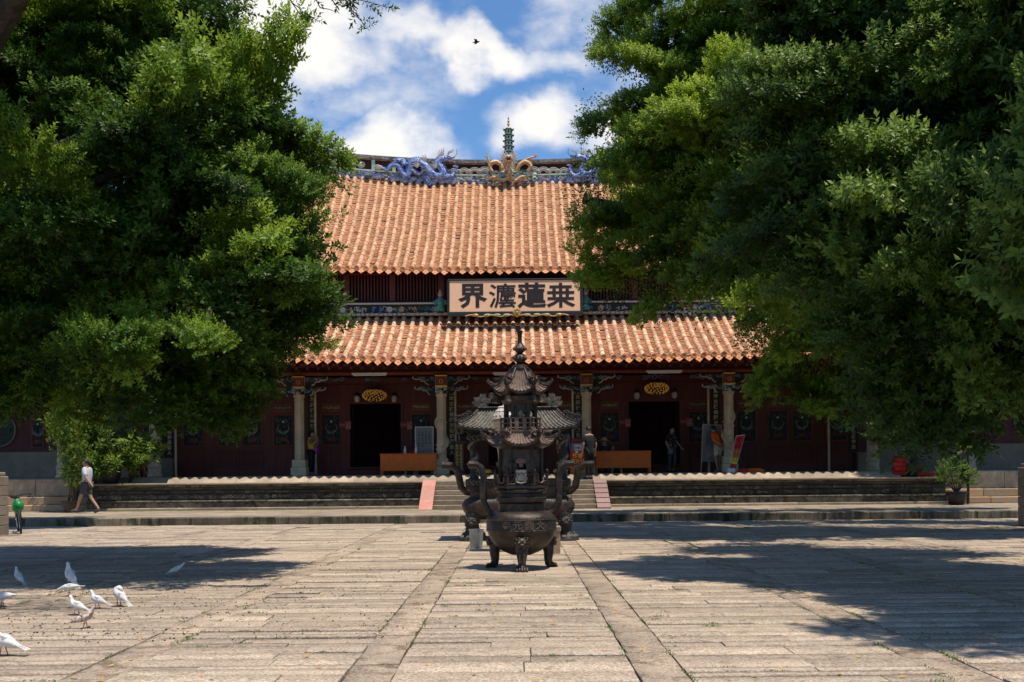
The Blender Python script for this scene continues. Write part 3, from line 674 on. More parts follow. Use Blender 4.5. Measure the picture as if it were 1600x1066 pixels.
# stone dado and round windows of the end bays
for sg in (-1, 1):
    b = MB(); b.bbox(min(sg*12.9, sg*HX), max(sg*12.9, sg*HX), YW-.10, YW-.001, ZP, 2.22, .01); b.bbox(min(sg*12.9, sg*HX), max(sg*12.9, sg*HX), YW-.13, YW-.10, ZP, 1.45, .01)
    b.bbox(min(sg*12.3, sg*12.86), max(sg*12.3, sg*12.86), YW-.2, YW-.002, ZP, 1.95, .01)
    b.build('stone_dado', M['dado'], hall, smooth=20)
    for xc in (14.45, 18.6):
        b = MB(); x = sg*xc; z = 3.02
        b.tube([(x+.60*math.cos(a), YW-.03, z+.60*math.sin(a)) for a in np.linspace(0, 2*math.pi, 33)], .035, 7, cap=False)
        wn = b.build('round_window', M['dado'], hall)
        b = MB(); b.lathe([(.58, 0), (.58, .02)], 32, (0, 0, 0), M=Matrix.Translation((x, YW-.005, z)) @ Matrix.Rotation(math.pi/2, 4, 'X')); b.build('window_panel', M['greenblack'], wn)
        g = MB()
        for k in range(-7, 8):
            q = k*.075; h = math.sqrt(max(0, .57**2-q*q)); g.box(x+q-.01, x+q+.01, YW-.045, YW-.028, z-h, z+h); g.box(x-h, x+h, YW-.040, YW-.026, z+q-.01, z+q+.01)
        g.build('window_lattice', M['carve_g'], wn, smooth=0)
    for xc in (13.2, 15.6, 17.2): carved_window(sg*xc, seed=int(40+xc*10), w_=.36)
# ---------------------------------------------------------------- roofs
SP = .325
def roof(name, x0, x1, ye, yr, ze, zr, ce, cr_, matc, nrib_seg, parent, conc=.30, dripn='drip_tile'):
    """front slope; ze/zr heights of eave and top at x=0; ce/cr_: x^2 rise of eave and top"""
    def zf(x, t):
        s = t*(1-conc) + conc*t*t
        return (ze + ce*x*x)*(1-s) + (zr + cr_*x*x)*s
    def P(x, t, h=0.0):
        y = ye + (yr-ye)*t; z = zf(x, t) + .014*math.sin(.9*x+3*t)*math.sin(2.3*x+7*t+1) + .010*math.sin(5.1*x)*(1-t)**3; sl = (zf(x, min(1, t+.01)) - zf(x, max(0, t-.01)))/((yr-ye)*(min(1, t+.01)-max(0, t-.01)))
        n = Vector((0, -sl, 1)).normalized(); return Vector((x, y, z)) + n*h
    rt = random.Random(len(name))
    nr = int(round((x1-x0)/SP)); L_ = math.hypot(yr-ye, zr-ze)
    pan = MB(); nc = int(L_/.155)
    for i in range(nr):
        xa = x0 + i*SP + .06; xb = xa + SP - .12; jx = 0
        for k in range(nc):
            t0, t1 = k/nc, (k+1.12)/nc; t1 = min(t1, 1.0); tn = rt.random()+.001; up = rt.uniform(.020, .036)+(.02 if rt.random() < .03 else 0); sk = rt.uniform(-.008, .008)
            a, b_ = P(xa, t0, up+sk), P(xb, t0, up-sk); c, d = P(xb, t1, .004), P(xa, t1, .004); mlo = P((xa+xb)/2, t0, up-.028); mhi = P((xa+xb)/2, t1, -.02)
            a2, b2, m2 = P(xa, t0, up-.02), P(xb, t0, up-.02), P((xa+xb)/2, t0, up-.05)
            pan.add([a, mlo, b_, c, mhi, d, a2, m2, b2], [(0, 1, 4, 5), (1, 2, 3, 4), (6, 7, 1, 0), (7, 8, 2, 1)], 0, tn)
    # under-sheet
    us = [];  nu = 24
    for t in np.linspace(0, 1, 9):
        for x in np.linspace(x0, x1, nu): us.append(P(x, t, -.13))
    pan.add(us, [(a*nu+b_, a*nu+b_+1, (a+1)*nu+b_+1, (a+1)*nu+b_) for a in range(8) for b_ in range(nu-1)], 1)
    body = pan.build(name, [M['tile_pan'], M['red_wood']], parent, smooth=0, fix=False)
    # cover tile rows
    ns = nrib_seg
    for i in range(nr+1):
        x = x0 + i*SP + rt.uniform(-.008, .008); rb = MB()
        for k in range(ns):
            t0, t1 = k/ns, (k+1.04)/ns; t1 = min(1.0, t1); tn = rt.random()+.001; r0 = .088*rt.uniform(.95, 1.06); r1 = r0*.88; dx = rt.uniform(-.010, .010); dh = rt.uniform(0, .009)
            vs = []
            for (t, r_) in ((t0, r0), (t1, r1)):
                for j in range(6):
                    a = math.pi*j/5; vs.append(P(x+dx+r_*math.cos(a), t, .012+dh+r_*math.sin(a)))
            cen = P(x+dx, t0, .0)
            vs.append(cen)
            rb.add(vs, [(j, j+1, j+7, j+6) for j in range(5)] + [(12, j+1, j) for j in range(5)], 0, tn)
        rb.build('cover_tile_row', matc, body, smooth=50, world=False, fix=False)
    # drip tiles and round end tiles
    dme = []
    for v in range(4):
        q = random.Random(v); b = MB(); w_ = .125
        o = [(-w_, 0), (-w_, -.05), (-.075, -.115-q.uniform(0, .015)), (-.02, -.165), (0, -.205+q.uniform(-.01, .02)), (.02, -.165), (.075, -.12), (w_, -.05), (w_, 0), (.05, -.012), (-.05, -.012)]
        b.prism([(x*1.12, z*1.3) for x, z in o], -.012, .012, 0, Matrix.Rotation(-.75, 4, 'X'))
        b.ball((0, -.085, -.085), (.05, .014, .035), 0, 7, 4)
        ob = b.build('d', M['tile_drip'], None, smooth=30); me = ob.data; bpy.data.objects.remove(ob); dme.append(me)
    eme = []
    for v in range(2):
        b = MB(); b.lathe([(.0001, -.02), (.05, -.02), (.055, -.03), (.09, -.03), (.095, 0), (.09, .04)], 14, M=Matrix.Rotation(-math.pi/2, 4, 'X'))
        ob = b.build('e', M['tile_drip'], None, smooth=40); me = ob.data; bpy.data.objects.remove(ob); eme.append(me)
    for i in range(nr):
        p = P(x0 + (i+.5)*SP, 0, 0); o = link('drip_tile', rt.choice(dme), body, False); o.location = p + Vector((rt.uniform(-.01, .01), -.01, .015)); o.rotation_euler = (rt.uniform(-.12, .12), rt.uniform(-.06, .06), 0)
    for i in range(nr+1):
        p = P(x0 + i*SP, 0, .075); o = link('round_end_tile', eme[i % 2], body, False); o.location = p + Vector((0, -.015, -.015)); o.rotation_euler = (rt.uniform(-.06, .02), 0, 0)
    return body, zf
roof('lower_roof', -20.5, 20.5, 35.30, 39.15, 4.98, 6.90, .0020, .0020, M['tile_cover2'], 13, hall, .2)
ur, uzf = roof('upper_roof', -14.95, 14.95, 38.42, 45.0, 8.46, 13.28, .0022, .0072, M['tile_cover'], 30, hall, .34)
# back slopes (plain) + gable ends
b = MB(); n = 20; vs = []
for x in np.linspace(-14.95, 14.95, n):
    vs += [(x, 45.0, 13.25+.0072*x*x), (x, 45.6, 13.25+.0072*x*x), (x, 53, 8.3+.0022*x*x)]
b.add(vs, [(3*i+k, 3*i+3+k, 3*i+4+k, 3*i+1+k) for i in range(n-1) for k in (0, 1)])
for sg in (-1, 1):
    x = sg*14.6; b.add([(x, 39.6, 6.9), (x, 39.6, uzf(x, .25)-.2), (x, 42, uzf(x, .58)-.2), (x, 45.2, uzf(x, 1)-.1), (x, 51.5, 8.6), (x, 51.5, 6.9)], [(0, 1, 2, 3, 4, 5)])
b.build('rear_roof', M['tile_pan'], hall, smooth=0, fix=False)
# clerestory -------------------------------------------------------------
b = MB(); b.box(-14.8, 14.8, 39.17, 39.3, 6.6, 8.62); cl = b.build('clerestory_wall', M['brick_wall'], hall, smooth=0)
b = MB(); b.bbox(-14.8, 14.8, 39.050, 39.180, 8.48, 8.68, .01); b.bbox(-14.8, 14.8, 39.050, 39.180, 7.42, 7.50, .01); b.build('clerestory_beam', M['red_wood'], cl, smooth=20)
x = -14.7
post = []
px_posts = [-14.6, -12.9, -11.2, -9.4, -7.55, -6.0, -4.35, -2.6, 2.6, 4.35, 6.0, 7.55, 9.4, 11.2, 12.9, 14.6]
for x in px_posts:
    b = MB(); b.bbox(x-.11, x+.11, 39.030, 39.180, 7.50, 8.50, .012); b.build('clerestory_post', M['red_wood'], cl, smooth=20)
for a, c in zip(px_posts[:-1], px_posts[1:]):
    if a == -2.6: continue
    if c < -9.5 or a > 9.3: continue
    b = MB(); b.box(a+.11, c-.11, 39.150, 39.165, 7.5, 8.50); lw = b.build('slatted_window', M['black'], cl, smooth=0)
    x = a+.17
    while x < c-.16:
        b = MB(); b.bbox(x, x+.045, 39.080, 39.150, 7.50, 8.50, .006); b.build('slat', M['red_wood'], cl, smooth=20, world=False); x += .115
# painted band and top ridge of the lower roof
b = MB(); b.bbox(-14.8, 14.8, 38.950, 39.150, 7.02, 7.42, .01, 0); b.bbox(-14.9, 14.9, 38.890, 39.170, 7.38, 7.44, .01, 1); b.bbox(-14.9, 14.9, 38.870, 39.170, 6.98, 7.06, .01, 1)
band = b.build('painted_band', [M['greenblack'], M['carve_w']], hall, smooth=20)
b = MB(); rb_ = random.Random(12); x = -12
while x < 12:
    if not -2.5 < x < 2.5:
        k = rb_.random(); mi = rb_.choice((0, 1, 2, 0, 3))
        for q in range(4):
            s = rb_.uniform(.04, .09); a0 = rb_.uniform(0, 6); cx_ = x+rb_.uniform(-.2, .2)
            b.tube([(cx_+s*1.5*math.cos(a0+j*.8)*(1-j/9), 38.935, 7.21+rb_.uniform(-.06, .06)+s*math.sin(a0+j*.8)*(1-j/9)) for j in range(7)], .014, 4, mi)
        if k < .3: b.ball((x, 38.940, 7.2), (.11, .03, .11), rb_.choice((0, 3)), 8, 5)
    x += .42
tag(b.build('painted_flowers', [M['offwhite'], M['blue_lt'], M['teal'], M['ochre']], band), kind='stuff')
# little loops where the ribs meet the band
b = MB(); i = 0
for i in range(int(29/SP)):
    x = -14.5+i*SP
    b.tube([(x+.09*math.cos(a), 38.850, 6.98+.10*math.sin(a)) for a in np.linspace(0, math.pi, 7)], .018, 5)
tag(b.build('roof_edge_loop', M['cap_stone'], band), kind='stuff')
# guardian figures either side of the plaque
for x in (-2.62, 2.55):
    b = MB(); b.lathe([(.16, 0), (.17, .1), (.10, .22), (.15, .30), (.13, .42), (.07, .50)], 10, (x, 38.750, 7.10), 0); b.ball((x, 38.750, 7.68), .085, 1); b.lathe([(.10, .0), (.03, .10), (.01, .16)], 8, (x, 38.750, 7.72), 2)
    for sg in (-1, 1): b.tube([(x+sg*.1, 38.750, 7.50), (x+sg*.22, 38.700, 7.42), (x+sg*.16, 38.630, 7.32)], .04, 6, 0)
    b.build('guardian_figure', [M['teal'], M['ochre'], M['ochre']], hall)
# ---------------------------------------------------------------- ridge
def rz(x): return 13.28 + .0072*x*x
rb = MB(); YR = 45.0; n = 60; xs_ = np.linspace(-14.9, 14.9, n)
def strip_(y0, y1, za, zb, m):
    vs = []
    for x in xs_: vs += [(x, y0, rz(x)+za), (x, y1, rz(x)+za), (x, y1, rz(x)+zb), (x, y0, rz(x)+zb)]
    f = [(0, 1, 2, 3), tuple(4*(n-1)+q for q in (3, 2, 1, 0))]
    for i in range(n-1):
        for q in range(4): a, c = 4*i+q, 4*i+(q+1) % 4; f.append((a, c, c+4, a+4))
    rb.add(vs, f, m)
strip_(44.90, 45.4, -.05, .26, 0); strip_(44.86, 45.42, .262, .32, 1); strip_(44.98, 45.3, .321, .74, 2); strip_(44.92, 45.36, .741, .78, 4); strip_(44.86, 45.42, .781, .92, 3)
ridge = rb.build('roof_ridge', [M['blue'], M['mint'], M['maroon'], M['cap_stone'], M['ochre']], hall, smooth=30)
b = MB(); rq = random.Random(4)
x = -9.5
while x < 9.5:   # porcelain flowers on the blue band and little posts
    z = rz(x)
    if rq.random() < .8:
        for k in range(7): b.ball((x+rq.uniform(-.15, .15), 44.89, z+rq.uniform(.03, .26)), (rq.uniform(.03, .08), .03, rq.uniform(.025, .05)), rq.choice((0, 0, 0, 4, 1, 2, 3)), 7, 4)
    x += .17
for x in (-6.55, -5.75, -4.9, 3.9, 6.6, 8.4): b.bbox(x-.07, x+.07, 44.9, 44.99, rz(x)+.32, rz(x)+.75, .01, 4)
for x in (-7.3, -6.25, 7.3): b.ball((x, 44.95, rz(x)+.52), (.17, .05, .15), 0, 10, 6); b.ball((x, 44.9, rz(x)+.52), (.1, .05, .09), 4, 10, 6)
for sg in (-1, 1):     # waves each side of the pagoda
    for k in range(5):
        cx_ = sg*(1.0+k*.42)-.15; s = .30-.03*k
        for q in range(3): b.tube([(cx_+(s-.07*q)*math.cos(a), 44.9-.01*q, rz(cx_)+.33+(s-.07*q)*math.sin(a)) for a in np.linspace(0.1, math.pi-.1, 9)], .028, 5, (0, 4, 1)[q])
        b.ball((cx_+.2, 44.88, rz(cx_)+.45), (.07, .05, .06), 0, 7, 5)
tag(b.build('porcelain_ornament', [M['offwhite'], M['pinkpl'], M['ochre'], M['teal'], M['mint']], ridge), kind='stuff')
# blue dragon
def PR(px, py, y=44.72): return W(px, py, y)
def ridge_dragon(flip=None):
    b = MB()
    def Q(px, py, y=44.72):
        p = W(px, py, y)
        if flip is not None: p = Vector((2*flip - p.x, p.y, p.z))
        return p
    def curve(pp, rr_, m=0, n=9):
        pts = [Q(*p) for p in pp]; P_ = []; R_ = []
        for i in range(len(pts)-1):
            p0, p1, p2, p3 = pts[max(i-1, 0)], pts[i], pts[i+1], pts[min(i+2, len(pts)-1)]
            for k in range(5):
                t = k/5; P_.append(0.5*((2*p1)+(p2-p0)*t+(2*p0-5*p1+4*p2-p3)*t*t+(3*p1-p0-3*p2+p3)*t**3)); R_.append(rr_[i]*(1-t)+rr_[i+1]*t)
        P_.append(pts[-1]); R_.append(rr_[-1]); b.tube(P_, R_, n, m); return P_, R_
    path = [(597, 262), (605, 267), (613, 259), (622, 260), (628, 270), (636, 276), (641, 264), (643, 255), (652, 253), (664, 260), (673, 271), (683, 276), (692, 272), (689, 262), (684, 256), (688, 250), (694, 248)]
    rad = [.04, .065, .08, .09, .10, .11, .125, .135, .15, .155, .155, .155, .15, .14, .13, .12, .11]
    P_, R_ = curve(path, rad, 0, 10)
    for i in range(2, len(P_)-3, 1):   # dorsal fins and scales
        d = (P_[i+1]-P_[i-1]).normalized(); u = Vector((-d.z, 0, d.x)); 
        if u.z < 0: u = -u
        c = P_[i]+u*R_[i]*.9; h = .07+.25*R_[i]
        b.add([c-d*.05, c+d*.05, c+u*h, c+Vector((0, .03, 0))], [(0, 1, 2), (1, 3, 2), (3, 0, 2)], 1)
        for k in range(3):
            o = d.cross(Vector((0, 1, 0)))*0; q = P_[i]+Vector((0, -R_[i]*.93, 0))+u*R_[i]*(k-1)*.45; b.ball(q+Vector((0, abs(k-1)*R_[i]*.12, 0)), (.035, .02, .03), 1, 6, 4)
    for leg in ([(641, 264), (648, 268), (655, 272), (660, 268)], [(690, 272), (698, 276), (708, 274), (712, 264)], [(672, 273), (668, 282), (674, 287), (666, 290)], [(633, 258), (629, 252), (622, 250), (618, 254)]):
        PP, RR = curve(leg, [.13, .11, .08, .05], 0, 7); e = PP[-1]
        for k in range(4): a = (k-1.5)*.5+1.2; b.tube([e, e+Vector((math.cos(a)*.10, -.04, math.sin(a)*.10)), e+Vector((math.cos(a+.4)*.17, -.02, math.sin(a+.4)*.17))], [.03, .022, .006], 5, 0)
    # head
    hd = Q(697, 248); sgn = -1 if flip is not None else 1
    b.ball(hd, (.20, .13, .13), 0, 10, 7); b.ball(hd+Vector((.22*sgn, 0, .05)), (.15, .10, .06), 0, 9, 6); b.ball(hd+Vector((.17*sgn, 0, -.09)), (.13, .09, .035), 2, 8, 5); b.ball(hd+Vector((.33*sgn, 0, .09)), (.05, .07, .045), 2, 7, 5)
    b.ball(hd+Vector((.08*sgn, -.11, .09)), .035, 2, 7, 5)
    for k in range(7):
        a = math.pi*(.55+.085*k); st = hd+Vector((-.08*sgn, 0, .02)); L_ = .42-.02*k
        b.tube([st, st+Vector((math.cos(a)*L_*.55*sgn, -.03, math.sin(a)*L_*.5)), st+Vector((math.cos(a-.15)*L_*sgn, -.02, math.sin(a-.15)*L_*1.05))], [.05, .035, .008], 6, 2)
    for k in (-1, 1): b.tube([hd+Vector((.05*sgn, k*.06, .1)), hd+Vector((.12*sgn, k*.09, .25)), hd+Vector((.25*sgn, k*.1, .30)), hd+Vector((.32*sgn, k*.1, .38))], [.035, .03, .022, .01], 6, 2)
    b.tube([hd+Vector((.34*sgn, 0, .05)), hd+Vector((.45*sgn, 0, .2)), hd+Vector((.42*sgn, 0, .4))], [.012, .01, .005], 4, 3)
    # tail fan, clouds
    t0 = Q(597, 262)
    for k in range(4): a = math.pi*(.80+.13*k); b.tube([t0, t0+Vector((math.cos(a)*.22*sgn, 0, math.sin(a)*.14)), t0+Vector((math.cos(a+.1)*.42*sgn, 0, math.sin(a+.1)*.22))], [.06, .045, .008], 6, 2)
    rq2 = random.Random(6)
    for (cx_, cy_) in ((577, 270), (590, 276), (618, 280), (632, 282), (645, 283), (655, 285), (676, 284), (690, 284), (700, 282), (665, 280), (712, 284)):
        for k in range(3):
            c = Q(cx_+rq2.uniform(-4, 4), cy_+rq2.uniform(-3, 3), 44.78); b.ball(c, (rq2.uniform(.09, .17), .08, rq2.uniform(.05, .09)), 2, 9, 6)
            b.tube([c+Vector((.11*math.cos(a), -.06, .07*math.sin(a))) for a in np.linspace(0, 4.5, 7)], .018, 5, 1)
    for (cx_, cy_) in ((652, 262), (680, 263), (664, 252)):
        c = Q(cx_, cy_, 44.5)
        for k in range(4): a = 1.2+.45*k; b.tube([c, c+Vector((math.cos(a)*.16*sgn, 0, math.sin(a)*.16)), c+Vector((math.cos(a+.4)*.3*sgn, 0, math.sin(a+.4)*.3))], [.04, .03, .008], 5, 2)
    b.build('ridge_dragon', [M['blue'], M['blue_lt'], M['offwhite'], M['dark']], ridge, smooth=45)
ridge_dragon(); ridge_dragon(flip=0.0)
# pagoda finial
b = MB(); xp, zp = W(795, 262, 44.9).x, 14.05
def oct_(r0, z0, r1, z1, m): b.lathe([(r0, z0), (r1, z1)], 8, (xp, 45.05, zp), m, math.pi/8)
z = .30
b.lathe([(.28, -.35), (.33, .1), (.26, .2), (.26, .38)], 8, (xp, 45.05, zp), 3, math.pi/8)
for k in range(5):
    rw = .185-.006*k
    b.lathe([(rw, z), (rw, z+.20)], 8, (xp, 45.05, zp), 0, math.pi/8)
    b.lathe([(rw+.005, z+.175), (rw+.055, z+.19), (rw+.06, z+.20), (rw+.02, z+.225), (rw, z+.235)], 8, (xp, 45.05, zp), 1, math.pi/8)
    for j in range(8):
        a = math.pi/8 + j*math.pi/4; b.tube([(xp+(rw+.05)*math.cos(a), 45.05+(rw+.05)*math.sin(a), zp+z+.195), (xp+(rw+.09)*math.cos(a), 45.05+(rw+.09)*math.sin(a), zp+z+.235)], [.018, .008], 5, 1)
        a2 = j*math.pi/4 + math.pi/2; px_, py_ = xp+rw*.93*math.cos(a2), 45.05+rw*.93*math.sin(a2)
        Mx = Matrix.Translation((px_, py_, zp+z+.10)) @ Matrix.Rotation(a2-math.pi/2, 4, 'Z'); b.box(-.03, .03, -.03, .012, -.05, .05, 2, Mx)
    z += .235
b.lathe([(.15, z), (.08, z+.06), (.03, z+.10), (.03, z+.15), (.065, z+.19), (.03, z+.23), (.03, z+.28), (.055, z+.32), (.02, z+.36), (.02, z+.41), (.04, z+.44), (.012, z+.48), (.004, z+.60)], 10, (xp, 45.05, zp), 4)
b.build('pagoda_finial', [M['mint'], M['teal_dk'] if 'teal_dk' in M else M['teal'], M['black'], M['offwhite'], M['ochre']], ridge, smooth=35)
# golden dragon coiled below the pagoda
b = MB()
def G(px, py, y=44.62): return W(px, py, y)
def sm_path(pp, rr_, m, n=8):
    pts = [G(*p) for p in pp]; P_ = []; R_ = []
    for i in range(len(pts)-1):
        p0, p1, p2, p3 = pts[max(i-1, 0)], pts[i], pts[i+1], pts[min(i+2, len(pts)-1)]
        for k in range(4):
            t = k/4; P_.append(0.5*((2*p1)+(p2-p0)*t+(2*p0-5*p1+4*p2-p3)*t*t+(3*p1-p0-3*p2+p3)*t**3)); R_.append(rr_[i]*(1-t)+rr_[i+1]*t)
    b.tube(P_+[pts[-1]], R_+[rr_[-1]], n, m)
sm_path([(784, 266), (782, 257), (774, 253), (767, 256), (766, 264), (770, 268)], [0.086, 0.086, 0.094, 0.094, 0.086, 0.058], 0)
sm_path([(808, 266), (812, 258), (820, 253), (828, 257), (828, 264), (824, 268)], [0.086, 0.086, 0.094, 0.094, 0.086, 0.058], 0)
sm_path([(818, 255), (824, 249), (832, 246), (836, 243)], [0.072, 0.058, 0.043, 0.022], 0)
sm_path([(766, 258), (764, 252), (762, 247)], [0.050, 0.043, 0.036], 0)
for c, a0 in ((G(835, 246), .2), (G(762, 246), 1.2)):
    for k in range(5): a = a0+.4*k; b.tube([c, c+Vector((math.cos(a)*.16, 0, math.sin(a)*.16))], [.03, .008], 5, 0)
sm_path([(764, 279), (772, 277), (780, 280), (787, 282), (794, 277), (800, 279), (806, 282), (814, 277), (821, 276)], [0.036, 0.065, 0.079, 0.079, 0.079, 0.079, 0.079, 0.065, 0.043], 0)
sm_path([(795, 252), (792, 260), (797, 268), (793, 275), (796, 281)], [0.094, 0.101, 0.101, 0.079, 0.065], 0)
for c in (G(771, 287), G(823, 279), G(812, 284)):
    for k in range(5): a = k*.6-.3; b.tube([c, c+Vector((math.cos(a)*.13, 0, -abs(math.sin(a))*.13))], [.035, .01], 5, 0)
hd = G(795, 248, 44.45); b.ball(hd, (.16, .15, .15), 0, 9, 6); b.ball(hd+Vector((0, -.13, -.03)), (.10, .08, .07), 2, 8, 5)
for sg in (-1, 1):
    b.ball(hd+Vector((sg*.07, -.12, .06)), .035, 1, 7, 5)
    for k in range(5): a = .9-.42*k; b.tube([hd+Vector((sg*.1, 0, .03)), hd+Vector((sg*.26*math.cos(a)+sg*.06, -.03, .26*math.sin(a))), hd+Vector((sg*.36*math.cos(a+.2)+sg*.06, 0, .38*math.sin(a+.2)))], [.05, .035, .008], 6, 1)
    b.tube([hd+Vector((sg*.05, 0, .12)), hd+Vector((sg*.14, 0, .24)), hd+Vector((sg*.12, 0, .36))], [.03, .02, .008], 5, 1)
rq3 = random.Random(31)
for k in range(90):
    c = G(795+rq3.uniform(-42, 42), 271+rq3.uniform(-5, 8), 44.75); b.ball(c, (rq3.uniform(.06, .12), .06, rq3.uniform(.04, .08)), rq3.choice((1, 1, 3, 4)), 7, 5)
b.build('golden_dragon', [M['ochre'], M['offwhite'], M['maroon'], M['teal'], M['mint']], ridge, smooth=45)
# ================================================================== PLAQUE & BOARDS
a = W(702, 489, 38.15); c = W(907, 437, 38.15)
pl = thing('name_plaque', 'wide cream plaque with four large black characters under the upper eave', 'plaque', ((a.x+c.x)/2, 38.15, a.z))
Wp, Hp = c.x-a.x, c.z-a.z; MP = Matrix.Translation(((a.x+c.x)/2, 38.12, (a.z+c.z)/2)) @ Matrix.Rotation(math.radians(-7), 4, 'X')
b = MB(); b.bbox(-Wp/2, Wp/2, -.03, .04, -Hp/2, Hp/2, .01, 0, MP); b.build('board', M['cream'], pl, smooth=20)
b = MB(); t_ = .05
b.bbox(-Wp/2-t_, Wp/2+t_, -.06, .07, Hp/2, Hp/2+t_, .012, 0, MP); b.bbox(-Wp/2-t_, Wp/2+t_, -.06, .07, -Hp/2-.15, -Hp/2, .012, 0, MP)
for sg in (-1, 1): b.bbox(sg*(Wp/2+t_/2)-t_/2-.02, sg*(Wp/2+t_/2)+t_/2+.02, -.058, .07, -Hp/2, Hp/2, .012, 0, MP)
b.build('frame', M['black_board'], pl, smooth=20)
for ch, px in (('界', 739), ('灋', 785), ('蓮', 831), ('桒', 876)):
    b = MB(); xo = (px-702)/205*Wp - Wp/2
    bo = {'灋': .010, '桒': .020}.get(ch, .026)
    b.text(ch, 0.98, lambda q, xo=xo: MP @ Vector((q.x*1.02+xo, -.034-q.z, q.y*.94+.01)), 0, bo, .010)
    b.build('character', M['ink'], pl, smooth=0)
b = MB(); zb = -Hp/2-.16
for k in range(9): a_ = 2*math.pi*k/8; b.ball((.22 - .05 + .08*math.cos(a_), -.10, zb+.07+.09*math.sin(a_)), (.045, .03, .05), 0, 7, 5, None) if False else None
for k in range(8):
    a_ = 2*math.pi*k/8; b.ball(MP @ Vector((.07+.10*math.cos(a_), -.10, zb+.10+.11*math.sin(a_))), (.055, .035, .06), 0, 7, 5)
b.ball(MP @ Vector((.07, -.13, zb+.10)), .05, 1, 8, 5)
for sg in (-1, 1):
    b.tube([MP @ Vector((.07+sg*(.1+1.7*t), -.09, zb+.035*math.sin(t*16))) for t in np.linspace(0, 1, 20)], .02, 5, 1)
    for t in (.15, .35, .55, .8): b.ball(MP @ Vector((.07+sg*(.1+1.7*t), -.1, zb+.02)), (.13, .03, .05), (0, 1)[int(t*20) % 2], 8, 5)
b.build('gilt_ornament', [M['gold'], M['gold_dim']], pl)
b = MB()
for sg in (-1, 1):
    b.tube([MP @ Vector((sg*1.6, .04, Hp/2-.1)), (MP @ Vector((sg*1.6, 0, 0))) + Vector((0, .75, .3))], .03, 6); b.tube([MP @ Vector((sg*1.6, .04, -Hp/2+.1)), (MP @ Vector((sg*1.6, 0, -Hp/2+.1))) + Vector((0, .70, -.05))], .03, 6)
b.build('bracket', M['dark'], pl)

def couplet(x, y, z0, z1, wd, txt, label):
    t = thing('couplet_board', label, 'couplet board', (x, y, z0), group='black couplet boards by the columns')
    b = MB(); b.bbox(x-wd/2, x+wd/2, y-.03, y+.03, z0, z1, .012); b.build('board', M['black_board'], t, smooth=20)
    n = len(txt); h = (z1-z0-.15)/n
    b = MB()
    for i, chh in enumerate(txt): zc = z1-.08-h*(i+.5); b.text(chh, h*.86, lambda q, zc=zc: Vector((x+q.x, y-.036-q.z, zc+q.y)), 0, .004, .01)
    b.build('lettering', M['gold_dim'], t, smooth=0)
T1, T2 = '此地古稱佛國滿街都是聖人', '法界原從心地現衆生皆得道'
couplet(-12.27+.02, 38.6, 1.98, 4.3, .36, T1, 'black couplet board with gold characters beside the leftmost round column')
couplet(-7.18, 38.62, 1.9, 4.35, .30, T2, 'black couplet board behind the person in the yellow top')
couplet(-2.24, 38.62, 1.9, 4.35, .26, T1, 'black couplet board beside the column left of the incense burners')
couplet(2.24, 38.62, 1.9, 4.35, .26, T2, 'black couplet board beside the column behind the man in the black shirt')
couplet(7.13, 38.62, 1.9, 4.35, .30, T1, 'black couplet board beside the column near the man in the orange shirt')
couplet(12.0, 38.6, 1.98, 4.3, .36, T2, 'black couplet board on the right, beside the column behind the potted tree')

# wall lamps, chandeliers, tubes, no smoking signs
def lamp(px, py, label):
    p = W(px, py, 39.12)
    t = thing('wall_lamp', label, 'wall lamp', p, group='white lantern lamps over the hall doors')
    b = MB(); b.lathe([(.03, -.14), (.09, -.10), (.11, .02), (.08, .10), (.03, .17)], 6, p, 0); b.build('glass_shade', M['offwhite'], t)
    b = MB(); b.lathe([(.13, .10), (.05, .16), (.012, .24)], 6, p, 0); b.tube([p+Vector((0, 0, .16)), p+Vector((0, .10, .2))], .015, 5, 0); b.build('bracket', M['dark'], t)
lamp(558, 623, 'white lantern lamp left of the chandelier over the left doorway'); lamp(616, 623, 'white lantern lamp right of the chandelier over the left doorway')
lamp(995, 618, 'white lantern lamp left of the chandelier over the right doorway'); lamp(1054, 617, 'white lantern lamp right of the chandelier over the right doorway'); lamp(768, 618, 'white lantern lamp seen left of the top roof of the front burner')
lamp(850, 620, 'white lantern lamp half hidden behind the hanging bells of the front burner')
M['gold_dark'] = mk('dark_gilt', (0.20, 0.11, 0.03), (0.12, 0.07, 0.02), 12, 0.4, 0.1, metal=0.4)
M['lamp_glow'] = glow('chandelier_glass', (0.8, 0.40, 0.08), 0.07)
for px, py, lb in ((585, 617, 'glowing golden chandelier hanging before the left doorway'), (1026, 606, 'glowing golden chandelier hanging before the right doorway')):
    p = W(px, py, 38.7); t = thing('chandelier', lb, 'chandelier', p, group='golden chandeliers on the porch')
    b = MB(); r_ = random.Random(px)
    for k in range(110):
        a_ = k*2.4; v_ = 1-2*(k+.5)/110; rr_ = .42*math.sqrt(1-v_*v_); b.ball((p.x+rr_*math.cos(a_), p.y+rr_*math.sin(a_), p.z-.02+.20*v_+r_.uniform(-.01, .01)), (.026, .026, .032), 0, 6, 4)
    b.ball((p.x, p.y, p.z+.02), (.14, .14, .09), 0, 8, 5)
    tag(b.build('crystal_drops', M['lamp_glow'], t), kind='stuff')
    b = MB(); b.tube([(p.x, p.y, p.z+.05), (p.x, p.y, 4.8)], .01, 5); b.lathe([(.28, .17), (.24, .2), (.05, .3)], 16, p, 0)
    b.lathe([(.38, .0), (.33, -.10), (.21, -.17), (.08, -.26), (.01, -.30)], 16, p, 1); b.build('gilt_frame', [M['gold_dark'], M['gold_dark']], t)
